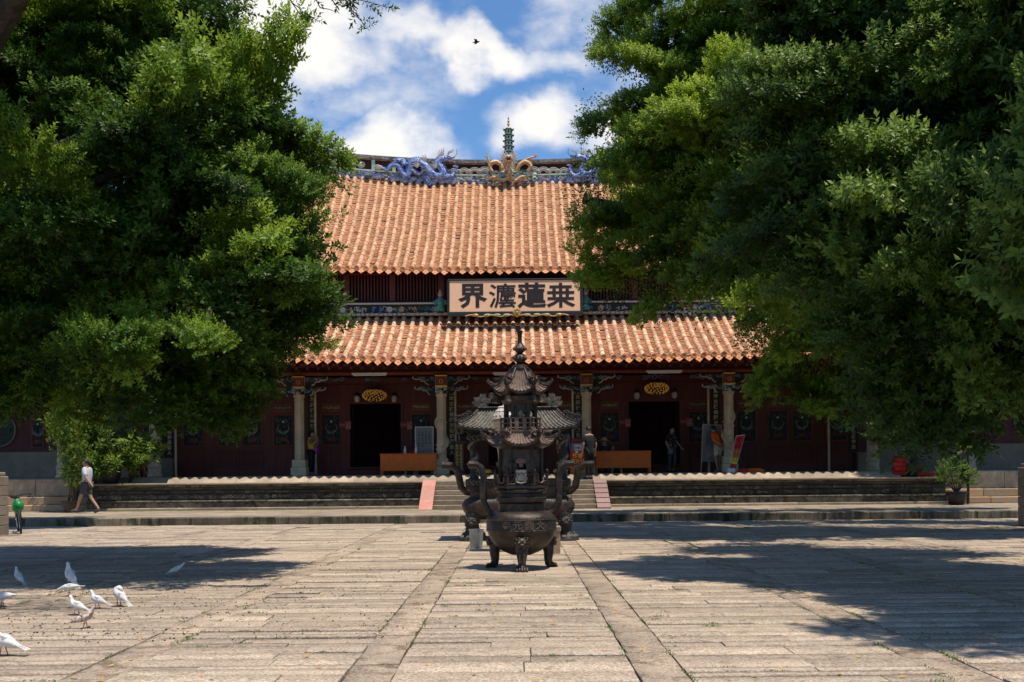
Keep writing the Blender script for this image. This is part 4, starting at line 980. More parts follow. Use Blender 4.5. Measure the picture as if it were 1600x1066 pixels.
for xa, xb, py, lb in ((550, 605, 586, 'white fluorescent tube lamp under the eave left of the centre'), (1010, 1066, 582, 'white fluorescent tube lamp under the eave right of the centre'), (770, 832, 585, 'white fluorescent tube lamp behind the top of the front burner')):
    p, q = W(xa, py, 37.0), W(xb, py, 37.0); t = thing('tube_lamp', lb, 'lamp', p, group='tube lamps under the eave')
    b = MB(); b.bbox(p.x, q.x, 36.95, 37.03, p.z, p.z+.07, .008); b.build('housing', M['white'], t, smooth=20)
    b = MB(); b.tube([(p.x+.05, 36.98, p.z-.02), (q.x-.05, 36.98, p.z-.02)], .018, 8); b.build('tube', M['white'], t)
def nosmoke(px, py, label):
    p = W(px, py, 39.2); t = thing('no_smoking_sign', label, 'sign', p, group='no smoking signs by the doors')
    b = MB(); b.bbox(p.x-.26, p.x-.03, 39.17, 39.2, p.z-.11, p.z+.11, .004, 0); b.bbox(p.x-.02, p.x+.17, 39.17, 39.2, p.z-.16, p.z+.12, .004, 1); b.build('panel', [M['sign_dim'], M['pinksign']], t, smooth=20)
    b = MB(); b.tube([(p.x+.075+.075*math.cos(a_), 39.165, p.z+.03+.075*math.sin(a_)) for a_ in np.linspace(0, 6.2832, 17)], .013, 5, 0, cap=False); b.tube([(p.x+.025, 39.165, p.z+.08), (p.x+.125, 39.165, p.z-.02)], .011, 4, 0)
    b.bbox(p.x+.03, p.x+.12, 39.16, 39.17, p.z+.022, p.z+.036, .002, 1) ; b.text('禁止吸烟', .05, lambda q: Vector((p.x+.075+q.x, 39.165-q.z, p.z-.115+q.y)), 0, 0, .004)
    b.text('禁烟', .10, lambda q: Vector((p.x-.145+q.x, 39.165-q.z, p.z+q.y)), 2, 0, .004)
    b.build('print', [M['redsign'], M['text_dark'], M['pinksign']], t, smooth=0)
M['pinksign'] = mk('faded_pink_sign', (0.42, 0.20, 0.17), (0.38, 0.19, 0.16), 9, 0.6, 0, var=0.03)
M['sign_dim'] = mk('dull_red_sign', (0.20, 0.022, 0.022), (0.17, 0.02, 0.02), 9, 0.6, 0, var=0.03)
nosmoke(541, 664, 'red and pink no smoking sign left of the left doorway'); nosmoke(637, 664, 'red and pink no smoking sign right of the left doorway'); nosmoke(978, 660, 'red and pink no smoking sign left of the right doorway'); nosmoke(1074, 659, 'red and pink no smoking sign right of the right doorway')

# tables
def table(x0, x1, y, zt, label):
    t = thing('reception_table', label, 'table', ((x0+x1)/2, y, ZP), group='orange wooden tables on the porch')
    b = MB(); b.bbox(x0-.02, x1+.02, y-.03, y+.62, zt-.035, zt, .008); b.build('table_top', M['orange_wood'], t, smooth=20)
    b = MB(); b.bbox(x0, x1, y, y+.02, zt-.60, zt-.036, .006); b.build('front_panel', M['orange_wood'], t, smooth=20)
    for xx in (x0, x1-.05):
        b = MB(); b.bbox(xx, xx+.05, y+.02, y+.07, ZP, zt-.036, .006); b.build('leg', M['orange_wood'], t, smooth=20)
        b = MB(); b.bbox(xx, xx+.05, y+.52, y+.58, ZP, zt-.036, .006); b.build('leg', M['orange_wood'], t, smooth=20)
pa = W(594, 709, 37.6); pb_ = W(682, 709, 37.6); table(pa.x, pb_.x, 37.6, pa.z, 'long orange wooden table left of the incense burners')
pc = W(931, 705, 37.9); pd = W(1017, 705, 37.9); table(pc.x, pd.x, 37.9, pc.z, 'long orange wooden table in front of the person in the straw hat')
# white stools under/behind the left table, bottles, red box
def stool(x, y, label):
    t = thing('plastic_stool', label, 'stool', (x, y, ZP), group='pale plastic stools behind the tables')
    b = MB(); b.bbox(x-.15, x+.15, y-.15, y+.15, ZP+.42, ZP+.46, .012); b.build('seat', M['white'], t, smooth=20)
    for sx in (-1, 1):
        for sy in (-1, 1):
            b = MB(); b.tube([(x+sx*.17, y+sy*.17, ZP), (x+sx*.12, y+sy*.12, ZP+.43)], .025, 6); b.build('leg', M['white'], t)
stool(-3.72, 38.55, 'pale plastic stool seen under the left table'); stool(5.1-1.5, 38.62, 'pale plastic stool under the table with the hat wearer')
def bottle(x, y, z, label, m='white'):
    b = MB(); b.lathe([(.045, 0), (.05, .02), (.05, .15), (.02, .20), (.02, .23), (.028, .231), (.028, .26)], 12, (x, y, z)); o = b.build('bottle', M[m]); tag(o, label, 'bottle')
bottle(pa.x+.83, 37.9, pa.z, 'small pale bottle standing near the middle of the left table'); bottle(pa.x+1.22, 37.85, pa.z, 'small white bottle on the left table beside the grey notice sign')
b = MB(); b.bbox(pa.x+.85, pa.x+1.22, 38.0, 38.2, pa.z, pa.z+.09, .01); tag(b.build('red_box', M['redcloth'], smooth=20), 'flat red box lying on the left table between two bottles', 'box')
# ---- signs
def lines(b, M0, x0, x1, z0, z1, cols, m, chars='南無阿彌陀佛諸惡莫作眾善奉行自淨其意是諸佛教文明敬香', size=.05, gap=1.25, ragged=True, seed=1):
    r_ = random.Random(seed); n = int((z1-z0)/(size*gap))
    for c_ in range(cols):
        x = x1 - (x1-x0)*(c_+.5)/cols; k_ = n if not ragged else r_.randint(int(n*.5), n)
        for i in range(k_): b.text(chars[r_.randrange(len(chars))], size, lambda q, x=x, i=i: M0 @ Vector((x+q.x, -q.z, z1-size*gap*(i+.5)+q.y)), m, .001, .004)
p0, p1 = W(650, 709, 38.3), W(676, 668, 38.3)
t = thing('notice_sign', 'grey notice sign in a white frame standing behind the left table', 'sign', (p0.x, 38.3, ZP)); M0 = Matrix.Translation((0, 38.3, 0))
b = MB(); b.bbox(p0.x, p1.x, -.01, .02, p0.z-.05, p1.z, .005, 0, M0); b.build('panel', M['greysign'], t, smooth=20)
b = MB(); b.bbox(p0.x-.03, p0.x, -.02, .03, p0.z-.05, p1.z+.03, .005, 0, M0); b.bbox(p1.x, p1.x+.03, -.02, .03, p0.z-.05, p1.z+.03, .005, 0, M0); b.bbox(p0.x, p1.x, -.02, .03, p1.z, p1.z+.03, .005, 0, M0); b.build('frame', M['white'], t, smooth=20)
b = MB(); lines(b, Matrix.Translation((0, 38.283, 0)), p0.x+.05, p1.x-.05, p0.z+.02, p1.z-.12, 4, 0, size=.075, seed=4); b.build('print', M['text_dark'], t, smooth=0)
b = MB(); b.bbox(p0.x+.02, p0.x+.06, 38.3, 38.34, ZP, p0.z, .005); b.bbox(p1.x-.06, p1.x-.02, 38.3, 38.34, ZP, p0.z, .005); b.build('leg', M['white'], t, smooth=20)
# white board sign near orange man
p0, p1 = W(1093, 722, 38.3), W(1120, 664, 38.3); zt, zl = p1.z, p0.z
t = thing('notice_board', 'tall white notice board with a pink lotus the orange shirted man reads', 'sign', (p0.x, 38.3, ZP)); M0 = Matrix.Translation(((p0.x+p1.x)/2, 38.3, 0)) @ Matrix.Rotation(.05, 4, 'Y')
wd = (p1.x-p0.x)/2
b = MB(); b.bbox(-wd, wd, -.01, .02, zl, zt, .006, 0, M0); b.build('panel', M['board_w'] if 'board_w' in M else M['greysign'], t, smooth=20)
b = MB()
for sg in (-1, 1): b.bbox(sg*(wd+.015)-.015, sg*(wd+.015)+.015, -.02, .03, ZP, zt+.02, .004, 0, M0)
b.bbox(-wd, wd, -.02, .03, zt, zt+.02, .004, 0, M0); b.build('frame', M['pale_stone'], t, smooth=20)
b = MB(); lines(b, M0 @ Matrix.Translation((0, -.016, 0)), -wd+.10, wd-.08, zl+.45, zt-.22, 5, 0, size=.055, seed=9); b.text('⊕', .12, lambda q: M0 @ Vector((q.x, -.016-q.z, zt-.10+q.y)), 0, 0, .004)
for k in range(7):
    a_ = math.pi*(k+.5)/7; b.ball(M0 @ Vector((.02+.12*math.cos(a_), -.015, zl+.20+.09*math.sin(a_))), (.07*abs(math.cos(a_))+.03, .004, .05), 1, 7, 4)
b.tube([M0 @ Vector((.02, -.02, zl+.02)), M0 @ Vector((.0, -.02, zl+.2))], .01, 4, 2); b.build('print', [M['text_dark'], M['lotus_pink'] if 'lotus_pink' in M else M['pinksign'], M['teal']], t, smooth=0)
# red slanted banner
zt_, zb_ = 0, 0
P_tl, P_tr, P_bl, P_br = W(1150, 681, 37.1), W(1164, 679, 37.1), W(1139, 732, 36.7), W(1149, 735, 36.7)
t = thing('leaning_banner', 'leaning red and yellow banner stand beside the right inner column', 'banner', (P_bl.x, 36.9, ZP))
def bil(u, v, off=0): return (P_bl*(1-u)+P_br*u)*(1-v) + (P_tl*(1-u)+P_tr*u)*v + Vector((0, -off, 0))
M['banner_grad'] = mk('banner_orange', (0.50, 0.12, 0.03), (0.46, 0.15, 0.04), 4, 0.6, 0, var=.02)
b = MB()
def quad(u0, u1, v0, v1, m, off=0): vs = [bil(u, v, off) for u, v in ((u0, v0), (u1, v0), (u1, v1), (u0, v1))] + [bil(u, v, off-.01) for u, v in ((u0, v0), (u1, v0), (u1, v1), (u0, v1))]; b.add(vs, [(0, 1, 2, 3), (7, 6, 5, 4), (0, 4, 5, 1), (1, 5, 6, 2), (2, 6, 7, 3), (3, 7, 4, 0)], m)
quad(0, 1, 0, 1, 0); quad(.05, .95, .02, .16, 1, .02); quad(.05, .95, .161, .34, 3, .02); quad(.05, .95, .341, .6, 2, .02); quad(.05, .95, .601, .78, 4, .02); quad(.05, .95, .781, .98, 1, .02)
b.build('sheet', [M['white'], M['redsign'], M['banner_grad'], M['yellow'], M['banner_red']] if 'banner_red' in M else [M['white'], M['redsign'], M['banner_grad'], M['yellow'], M['redsign']], t, smooth=0)
b = MB()
for (u, v, ch) in [(.5, .86, '佛')]: o = bil(u, v, .045); b.text(ch, .15, lambda q: o + Vector((q.x, 0, q.y)), 0, .002, .004)
for i, ch in enumerate('文明敬香平安吉祥心想事成'):
    for u in (.3, .7): o = bil(u, .73-.045*i, .045); b.text(ch, .055, lambda q: o + Vector((q.x, 0, q.y)), 1, 0, .004)
b.build('print', [M['yellow'], M['redsign']], t, smooth=0)
b = MB(); b.tube([bil(1, 1), bil(1, 0)], .015, 6); b.tube([bil(1, .45, -.02), Vector((P_br.x+.35, 37.3, ZP+.02))], .013, 6); b.build('stand', M['zinc'], t)
b = MB(); cx_ = P_br.x+.1
b.lathe([(.20, 0), (.22, .06), (.16, .12), (.05, .14)], 16, (cx_+.55, 36.7, ZP), 0, sx=1.6); b.bbox(cx_-.02, cx_+.24, 36.45, 36.7, ZP-.02, ZP+.12, .02, 1); b.bbox(cx_-.42, cx_-.15, 36.42, 36.7, ZP-.03, ZP+.14, .03, 2); b.bbox(cx_-.05, cx_+.32, 36.35, 36.44, ZP-.06, ZP, .01, 2)
tag(b.build('water_base', [M['dull_orange'] if 'dull_orange' in M else M['orange_wood'], M['redsign'], M['white']]), 'low orange and white weighted base on the floor beside the leaning banner', 'weight')
# red poster stand + donation box
p0, p1 = W(891, 726, 36.6), W(914, 704, 36.6)
t = thing('poster_stand', 'red poster with yellow characters next to the man in the black shirt', 'poster', (p0.x, 36.6, ZP))
b = MB(); b.bbox(p0.x, p1.x, 36.58, 36.61, p0.z, p1.z, .004); b.build('sheet', M['redsign'], t, smooth=20)
b = MB(); cx_ = (p0.x+p1.x)/2
for st, dz in (('燃香', .06), ('室外烧', -.13)): b.text(st, .17, lambda q, dz=dz: Vector((cx_+q.x*(1 if len(st) < 3 else .85), 36.575-q.z, (p0.z+p1.z)/2+dz+q.y)), 0, .004, .006)
b.lathe([(.045, 0), (.045, .01)], 12, M=Matrix.Translation((cx_-.03, 36.57, p1.z-.05)) @ Matrix.Rotation(math.pi/2, 4, 'X'), m=1); b.build('lettering', [M['yellow'], M['white']], t, smooth=0)
b = MB(); b.tube([(p0.x+.04, 36.62, p1.z-.1), (p0.x+.02, 36.75, ZP)], .014, 6); b.tube([(p1.x-.04, 36.62, p1.z-.1), (p1.x-.02, 36.75, ZP)], .014, 6); b.bbox(p0.x, p1.x, 36.62, 36.64, p0.z-.30, p0.z-.02, .004); b.build('stand', M['orange_wood'], t, smooth=30)
p0, p1 = W(893, 708, 37.0), W(911, 685, 37.0)
t = thing('donation_box', 'grey donation box with dark red lid behind the red poster', 'box', ((p0.x+p1.x)/2, 37.1, ZP))
b = MB(); b.bbox(p0.x, p1.x, 36.95, 37.3, ZP, p1.z-.16, .012); b.build('body', M['greysign'], t, smooth=20)
b = MB(); b.bbox(p0.x-.02, p1.x+.02, 36.92, 37.32, p1.z-.158, p1.z, .02); b.build('lid', M['sign_dim'], t, smooth=20)
b = MB(); b.bbox(p0.x+.1, p1.x-.06, 36.935, 36.949, p1.z-.42, p1.z-.22, .004, 0); b.text('功德', .09, lambda q: Vector(((p0.x+p1.x)/2+q.x, 36.93-q.z, p1.z-.32+q.y)), 1, .001, .004); b.build('paper', [M['white'], M['redsign']], t, smooth=0)
# red crates at far left
for x0, lb in ((-13.35, 'red donation crate with white text farther from the round column'), (-12.86+.02, 'red donation crate with white text next to the leftmost round column')):
    t = thing('donation_crate', lb, 'crate', (x0, 38.3, ZP), group='red donation crates on the porch'); 
    b = MB(); b.bbox(x0-.22, x0+.22, 38.1, 38.5, ZP, ZP+.56, .015); b.build('body', M['sign_dim'], t, smooth=20)
    b = MB(); b.text('功德箱', .12, lambda q: Vector((x0+q.x, 38.09-q.z, ZP+.42+q.y)), 0, .002, .006); b.text('隨喜', .12, lambda q: Vector((x0+q.x, 38.09-q.z, ZP+.16+q.y)), 0, .002, .006); b.build('lettering', M['pinksign'], t, smooth=0)
# kneeling cushions
for px, lb, px2 in ((757, 'red and yellow kneeling cushion left of the rear burner centre', 0), (876, 'red and yellow kneeling cushion seen right of the front burner', 0)):
    p = W(px, 746, 36.4); b = MB(); b.lathe([(.20, 0), (.24, .05), (.24, .13), (.18, .18), (.01, .19)], 18, (p.x, 36.6, ZP), 0); b.lathe([(.245, .05), (.247, .12), (.20, .165)], 18, (p.x, 36.6, ZP+.001), 1); tag(b.build('kneeling_cushion', [M['redcloth'], M['yellow']]), lb, 'cushion')
# candle stand with gold characters
p = W(717, 745, 36.2); t = thing('offering_lamp_post', 'dark square lamp post with gold characters left of the rear burner', 'lamp post', (p.x, 36.6, ZP)); x, y = p.x, 36.6
b = MB(); b.bbox(x-.2, x+.2, y-.2, y+.2, ZP, ZP+.12, .015); b.bbox(x-.155, x+.155, y-.155, y+.155, ZP+.12, ZP+1.06, .01); b.bbox(x-.27, x+.27, y-.27, y+.27, ZP+1.06, ZP+1.13, .02); b.build('post', M['bronze'], t, smooth=20)
b = MB(); lines(b, Matrix.Translation((0, y-.162, 0)), x-.14, x+.14, ZP+.15, ZP+1.03, 2, 0, size=.10, gap=1.1, ragged=False, seed=3); b.build('lettering', M['gold'], t, smooth=0)
b = MB(); b.lathe([(.05, 1.13), (.04, 1.3), (.05, 1.36), (.16, 1.38), (.15, 1.45), (.10, 1.60), (.11, 1.62), (.05, 1.72), (.01, 1.76)], 8, (x, y, ZP)); b.build('lantern', M['iron_grey'], t)

# ================================================================== INCENSE BURNERS
def hexroof(b, c, re, rt, ze, zt, lift, n=6, a0=0.0, m=0, m2=None, ribs=7, out=.10, k_=6):
    """polygonal roof, concave slopes, corners lifted"""
    m2 = m if m2 is None else m2; c = Vector(c)
    def pt(i, s, t, h=0):
        A = a0 + 2*math.pi*i/n; B = a0 + 2*math.pi*(i+1)/n
        cr_ = abs(2*s-1)**3
        rad = rt + (re + out*cr_ - rt)*((1-t)**1.0)
        z = zt + (ze - zt)*(1-t)**.62 if False else ze + (zt-ze)*(t**1.45) + lift*cr_*(1-t)**2
        v = Vector((math.cos(A)*(1-s)+math.cos(B)*s, math.sin(A)*(1-s)+math.sin(B)*s, 0))*rad
        return c + Vector((v.x, v.y, z+h))
    for i in range(n):
        S, T = 10, 7; vs = [pt(i, s/S, t/T) for t in range(T+1) for s in range(S+1)]
        b.add(vs, [(t*(S+1)+s, t*(S+1)+s+1, (t+1)*(S+1)+s+1, (t+1)*(S+1)+s) for t in range(T) for s in range(S)], m)
        vs = [pt(i, s/S, 0, h) for h in (0, -.035) for s in range(S+1)] + [c + Vector((0, 0, ze-.06)) + (pt(i, s/S, 0)-c)*.55*Vector((1, 1, 0)).length/1.414 if False else Vector((c.x+(pt(i, s/S, 0).x-c.x)*.5, c.y+(pt(i, s/S, 0).y-c.y)*.5, c.z+ze-.10)) for s in range(S+1)]
        b.add(vs, [(s, s+1, S+2+s, S+1+s) for s in range(S)] + [(S+1+s, S+2+s, 2*S+3+s, 2*S+2+s) for s in range(S)], m2)
        for j in range(ribs):
            s = (j+.5)/ribs; b.tube([pt(i, .5+(s-.5)*(1-.0*t), t, .004) for t in np.linspace(0, 1, k_)], [.5*re/ribs*.42]*k_, 6, m)
        b.tube([pt(i, 0, t, .012) for t in np.linspace(0, 1, 7)], [.030, .028, .026, .024, .022, .02, .018], 7, m2)
        e = pt(i, 0, 0, 0); d = (e-c); d.z = 0; d.normalize()
        b.tube([pt(i, 0, .12, .02), e+Vector((0, 0, .03)), e+d*.05+Vector((0, 0, .07)), e+d*.04+Vector((0, 0, .11))], [.03, .03, .022, .008], 6, m2)
    return pt
def dragon_head(b, p, d, s, m):
    d = Vector(d).normalized(); u = Vector((0, 0, 1)); q = Vector(p)
    b.tube([q-d*.9*s-u*.5*s, q-d*.4*s+u*.1*s, q+u*.2*s, q+d*.5*s+u*.15*s, q+d*.9*s+u*.35*s], [.18*s, .26*s, .28*s, .22*s, .10*s], 7, m)
    b.tube([q+d*.3*s-u*.05*s, q+d*.75*s-u*.15*s], [.16*s, .05*s], 6, m)
    for k in (-1, 1):
        sd_ = d.cross(u)*k
        b.tube([q+u*.3*s+sd_*.15*s, q-d*.3*s+u*.7*s+sd_*.3*s, q-d*.8*s+u*.95*s+sd_*.35*s], [.10*s, .07*s, .02*s], 5, m)
        b.tube([q+sd_*.2*s, q-d*.35*s+u*.15*s+sd_*.6*s, q-d*.8*s+u*.35*s+sd_*.7*s], [.09*s, .07*s, .02*s], 5, m)
        b.ball(q+d*.25*s+u*.36*s+sd_*.16*s, .09*s, m, 6, 4)
def lion_face(b, p, d, s, m, m2=None):
    d = Vector(d).normalized(); u = Vector((0, 0, 1)); sd_ = d.cross(u); q = Vector(p); m2 = m if m2 is None else m2
    Mx = Matrix((sd_, d, u)).transposed()
    b.ball(q, (.5*s, .42*s, .5*s), m, 12, 8, Mx)
    b.ball(q+d*.38*s-u*.12*s, (.26*s, .2*s, .18*s), m, 10, 6, Mx); b.ball(q+d*.56*s-u*.02*s, (.10*s, .08*s, .07*s), m2, 8, 5, Mx); b.ball(q+d*.42*s-u*.33*s, (.2*s, .14*s, .07*s), m, 8, 5, Mx)
    for k in (-1, 1):
        b.ball(q+d*.38*s+u*.14*s+sd_*k*.2*s, (.11*s, .09*s, .10*s), m2, 8, 5, Mx); b.ball(q+d*.36*s+u*.27*s+sd_*k*.2*s, (.17*s, .08*s, .05*s), m, 8, 5, Mx)
        b.ball(q+u*.38*s+sd_*k*.42*s, (.12*s, .1*s, .14*s), m, 8, 5, Mx)
        for j in range(5): a_ = -.9+j*.5; b.ball(q+sd_*k*.48*s*math.cos(a_)+u*.48*s*math.sin(a_)+d*.05*s, (.11*s,)*3, m, 7, 5)
BX, BY = .085, 16.15
def make_front_burner():
    t = thing('incense_burner', 'front weathered iron pagoda shaped incense burner on three clawed legs', 'incense burner', (BX, BY, 0))
    C0 = Vector((BX, BY, 0))
    mats = [M['iron'], M['rust'], M['bone']]
    b = MB()
    b.lathe([(.05, .205), (.16, .215), (.29, .27), (.40, .36), (.47, .46), (.505, .55), (.512, .565), (.52, .57), (.525, .585), (.520, .60), (.522, .72), (.515, .76), (.49, .805), (.44, .84), (.36, .862), (.345, .85), (.34, .80)], 56, C0, 0)
    bowl = b.build('bowl', mats, t, smooth=40)
    # raised characters on the band
    for i, ch in enumerate('寺元開大'):
        a_ = math.radians(-90 + (i-1.5)*18.5 + 3); b = MB()
        b.text(ch, .135, lambda q, a_=a_: C0 + Vector(((.523+q.z)*math.cos(a_+q.x/.523), (.523+q.z)*math.sin(a_+q.x/.523), .665+q.y)), 0, .0035, .014); b.build('raised_character', M['bowl_letter'], bowl, smooth=0)
    b = MB()
    for k in (0, 1): b.tube([C0+Vector((.524*math.cos(a_), .524*math.sin(a_), .585+.155*k)) for a_ in np.linspace(0, 2*math.pi, 49)], .007, 5, 0, cap=False)
    b.build('band_moulding', mats, bowl)
    for i, ang in enumerate((-90, 30, 150)):
        a_ = math.radians(ang); d = Vector((math.cos(a_), math.sin(a_), 0)); s_ = d.cross(Vector((0, 0, 1)))
        b = MB(); P_ = [d*.36+Vector((0, 0, .42)), d*.46+Vector((0, 0, .33)), d*.47+Vector((0, 0, .22)), d*.455+Vector((0, 0, .13)), d*.475+Vector((0, 0, .06)), d*.51+Vector((0, 0, .035))]
        b.tube([C0+q for q in P_], [.10, .095, .075, .058, .062, .05], 12, 0)
        for k in range(-2, 3): b.tube([C0+d*.49+s_*k*.030+Vector((0, 0, .06)), C0+d*.55+s_*k*.036+Vector((0, 0, .045)), C0+d*.575+s_*k*.038+Vector((0, 0, .005))], [.022, .024, .014], 7, 0)
        for k in range(-1, 2): b.tube([C0+d*.535+s_*k*.03+Vector((0, 0, .25)), C0+d*.505+s_*k*.028+Vector((0, 0, .12))], .011, 5, 1)
        leg = b.build('leg', mats, t, smooth=50)
        b = MB(); lion_face(b, C0+d*.50+Vector((0, 0, .40)), d, .19, 0, 1); b.build('lion_head', mats, leg, smooth=50)
    # handles
    for sg in (-1, 1):
        b = MB(); P_ = [(.40, .80), (.50, .86), (.555, 1.0), (.56, 1.18), (.555, 1.36), (.59, 1.50), (.66, 1.55), (.74, 1.55), (.78, 1.555)]
        b.tube([C0+Vector((sg*x, -.03, z)) for x, z in P_], [.046]*8+[.042], 10, 0, sx=1.2, up=(0, 1, 1)); b.build('handle', mats, t, smooth=30)
    # neck and tiers
    b = MB(); b.lathe([(.335, .80), (.345, .97), (.335, .98), (.37, 1.0), (.375, 1.06), (.34, 1.075), (.33, 1.12), (.37, 1.14), (.37, 1.17), (.35, 1.18)], 48, C0, 0); b.build('neck', mats, t, smooth=30)
    b = MB(); b.lathe([(.36, 1.17), (.405, 1.20), (.405, 1.235), (.38, 1.24)], 6, C0, 0, 0); b.build('platform', mats, t, smooth=20)
    h6 = [Vector((math.cos(k*math.pi/3), math.sin(k*math.pi/3), 0)) for k in range(6)]
    for i in range(6):
        p, q = C0+h6[i]*.385+Vector((0, 0, 1.24)), C0+h6[(i+1) % 6]*.385+Vector((0, 0, 1.24)); b = MB(); dv = q-p
        b.tube([p, p+Vector((0, 0, .20))], .022, 6, 0); b.ball(p+Vector((0, 0, .21)), .03, 0, 7, 5)
        for u0, u1 in ((0, .28), (.72, 1)):
            A, B = p+dv*u0, p+dv*u1
            b.tube([A+Vector((0, 0, .16)), B+Vector((0, 0, .16))], .012, 5, 0); b.tube([A+Vector((0, 0, .02)), B+Vector((0, 0, .02))], .012, 5, 0); b.tube([B, B+Vector((0, 0, .17))], .014, 5, 0)
            for k in range(3): c_ = A+(B-A)*(k+.5)/3+Vector((0, 0, .09)); dd = dv.normalized(); b.tube([c_+dd*.022*math.cos(x_)+Vector((0, 0, .035*math.sin(x_))) for x_ in np.linspace(0, 6.3, 8)], .007, 4, 0)
        b.tube([p+dv*.28+Vector((0, 0, .12)), p+dv*.33+Vector((0, 0, .05)), p+dv*.5+Vector((0, 0, .03)), p+dv*.67+Vector((0, 0, .05)), p+dv*.72+Vector((0, 0, .12))], .014, 5, 1 if i != 4 else 2)
        b.build('railing', mats, t, smooth=40)
    # first storey with ruyi shaped windows (front, back open)
    def closed(i, z): return i not in (1, 4)
    def storey(name, r, z0, z1, hole, hz, kind):
        b = MB()
        for i in range(6):
            A, B = h6[i]*r, h6[(i+1) % 6]*r; ins = .90
            n_ = (A+B).normalized(); cx_ = (A+B)*.5; u_ = (B-A).normalized(); w2 = r*.5
            def q(x, z, o=0): v = cx_+u_*x+n_*o; return C0+Vector((v.x, v.y, z))
            # frame pieces around an opening of outline
            K = 20; hole_ = hole; hole = hole_ if (kind == 'round' or not closed(i, 0)) else .012
            if kind == 'round': outl = [(hole*math.cos(2*math.pi*k/K), hz+hole*math.sin(2*math.pi*k/K)) for k in range(K)]
            else:
                outl = []
                for k in range(K):
                    a_ = 2*math.pi*k/K; rr_ = hole*(1+.18*math.cos(3*a_)) if kind == 'ruyi' else hole
                    outl.append((rr_*.9*math.cos(a_), hz+rr_*1.5*math.sin(a_)))
            rect = []
            for k in range(K):
                a_ = 2*math.pi*k/K; x, z = math.cos(a_), math.sin(a_); H2 = (z1-z0)/2; mz = (z0+z1)/2; s_ = min(w2/max(abs(x), 1e-6), H2/max(abs(z), 1e-6)); rect.append((x*s_, mz+z*s_))
            crn = [(w2, z1), (-w2, z1), (-w2, z0), (w2, z0)]
            vs = [q(x, z) for x, z in outl] + [q(x, z) for x, z in rect] + [q(x, z, -.03) for x, z in outl]
            f = [(k, (k+1) % K, K+(k+1) % K, K+k) for k in range(K)] + [(k, 2*K+k, 2*K+(k+1) % K, (k+1) % K) for k in range(K)]
            b.add(vs, f, 0)
            # corner triangles
            for (x, z) in crn:
                near_ = sorted(range(K), key=lambda k: (rect[k][0]-x)**2+(rect[k][1]-z)**2)
                for k in range(K):
                    k2 = (k+1) % K; r1, r2 = rect[k], rect[k2]
                    if abs(abs(r1[0])-w2) > 1e-6 and abs(abs(r2[0])-w2) < 1e-6 or abs(abs(r1[0])-w2) < 1e-6 and abs(abs(r2[0])-w2) > 1e-6:
                        if abs((r1[0]+r2[0])/2-x) < w2*.8 and abs((r1[1]+r2[1])/2-z) < (z1-z0)*.4: b.add([q(*r1), q(*r2), q(x, z)], [(0, 1, 2)], 0)
            b.tube([q(w2, z0, 0), q(w2, z1, 0)], .026, 7, 0); hole = hole_
            r_ = random.Random(i+int(z0*10))
            for k in range(10):
                x = r_.choice((-1, 1))*r_.uniform(hole*.95+.03, w2-.03) if w2-.03 > hole*.95+.03 else r_.choice((-1, 1))*(w2-.03); z = r_.uniform(z0+.04, z1-.04); s_ = r_.uniform(.015, .03)
                b.tube([q(x+s_*math.cos(y_), z+s_*math.sin(y_), .008) for y_ in np.linspace(0, 4.5, 6)], .006, 4, 0)
        return b.build(name, mats, t, smooth=30)
    s1 = storey('lower_storey', .305, 1.24, 1.80, .075, 1.50, 'ruyi')
    b = MB(); c_ = C0+Vector((0, -.275, 0))   # pale plate in the front window
    b.bbox(c_.x-.085, c_.x+.085, c_.y-.02, c_.y+.0, 1.30, 1.47, .01, 2)
    for k in range(3): b.tube([(c_.x-.07+.07*k+.035*math.cos(x_), c_.y-.025, 1.385+.04*math.sin(x_)) for x_ in np.linspace(0, math.pi, 6)], .006, 4, 1)
    b.build('window_plate', mats, s1)
    b = MB(); b.ball((c_.x, c_.y-.0, 1.60), (.085, .022, .045), 1, 12, 6); b.ball((c_.x, c_.y-.0, 1.545), (.035, .02, .04), 1, 8, 5); b.build('cloud_ornament', mats, s1)
    # lower roof
    b = MB(); hexroof(b, C0, .475, .27, 1.845, 2.02, .11, 6, 0, 1, 0, 9, .06); r1 = b.build('lower_burner_roof', mats, t, smooth=50)
    b = MB()
    for d in h6: dragon_head(b, C0+d*.40+Vector((0, 0, 2.02)), d, .085, 1)
    b.build('dragon_head', mats, r1, smooth=50)
    b = MB(); b.lathe([(.27, 2.00), (.30, 2.03), (.30, 2.055), (.27, 2.06)], 6, C0, 1); b.build('balcony_floor', mats, t, smooth=20)
    for i in range(6):
        p, q = C0+h6[i]*.29+Vector((0, 0, 2.055)), C0+h6[(i+1) % 6]*.29+Vector((0, 0, 2.055)); b = MB(); dv = q-p
        b.tube([p, p+Vector((0, 0, .19))], .016, 6, 1)
        for z in (.03, .10, .175): b.tube([p+Vector((0, 0, z)), q+Vector((0, 0, z))], .009 if z < .17 else .012, 5, 1)
        for u_ in (.3, .7): c_ = p+dv*u_; b.bbox(c_.x-.03, c_.x+.03, c_.y-.008, c_.y+.008, 2.06, 2.23, .004, 1) if i in (1, 4) else b.tube([c_, c_+Vector((0, 0, .175))], .012, 5, 1)
        b.build('balcony_rail', mats, t, smooth=40)
    s2 = storey('upper_storey', .225, 2.05, 2.52, .062, 2.29, 'round')
    b = MB(); b.lathe([(.03, 2.20), (.045, 2.23), (.055, 2.30), (.045, 2.345), (.02, 2.36)], 10, C0+Vector((-.005, -.12, 0)), 2); b.build('white_statuette', mats, s2)
    b = MB(); b.lathe([(.25, 2.44), (.30, 2.50), (.31, 2.55)], 6, C0, 0); b.build('cornice', mats, t, smooth=20)
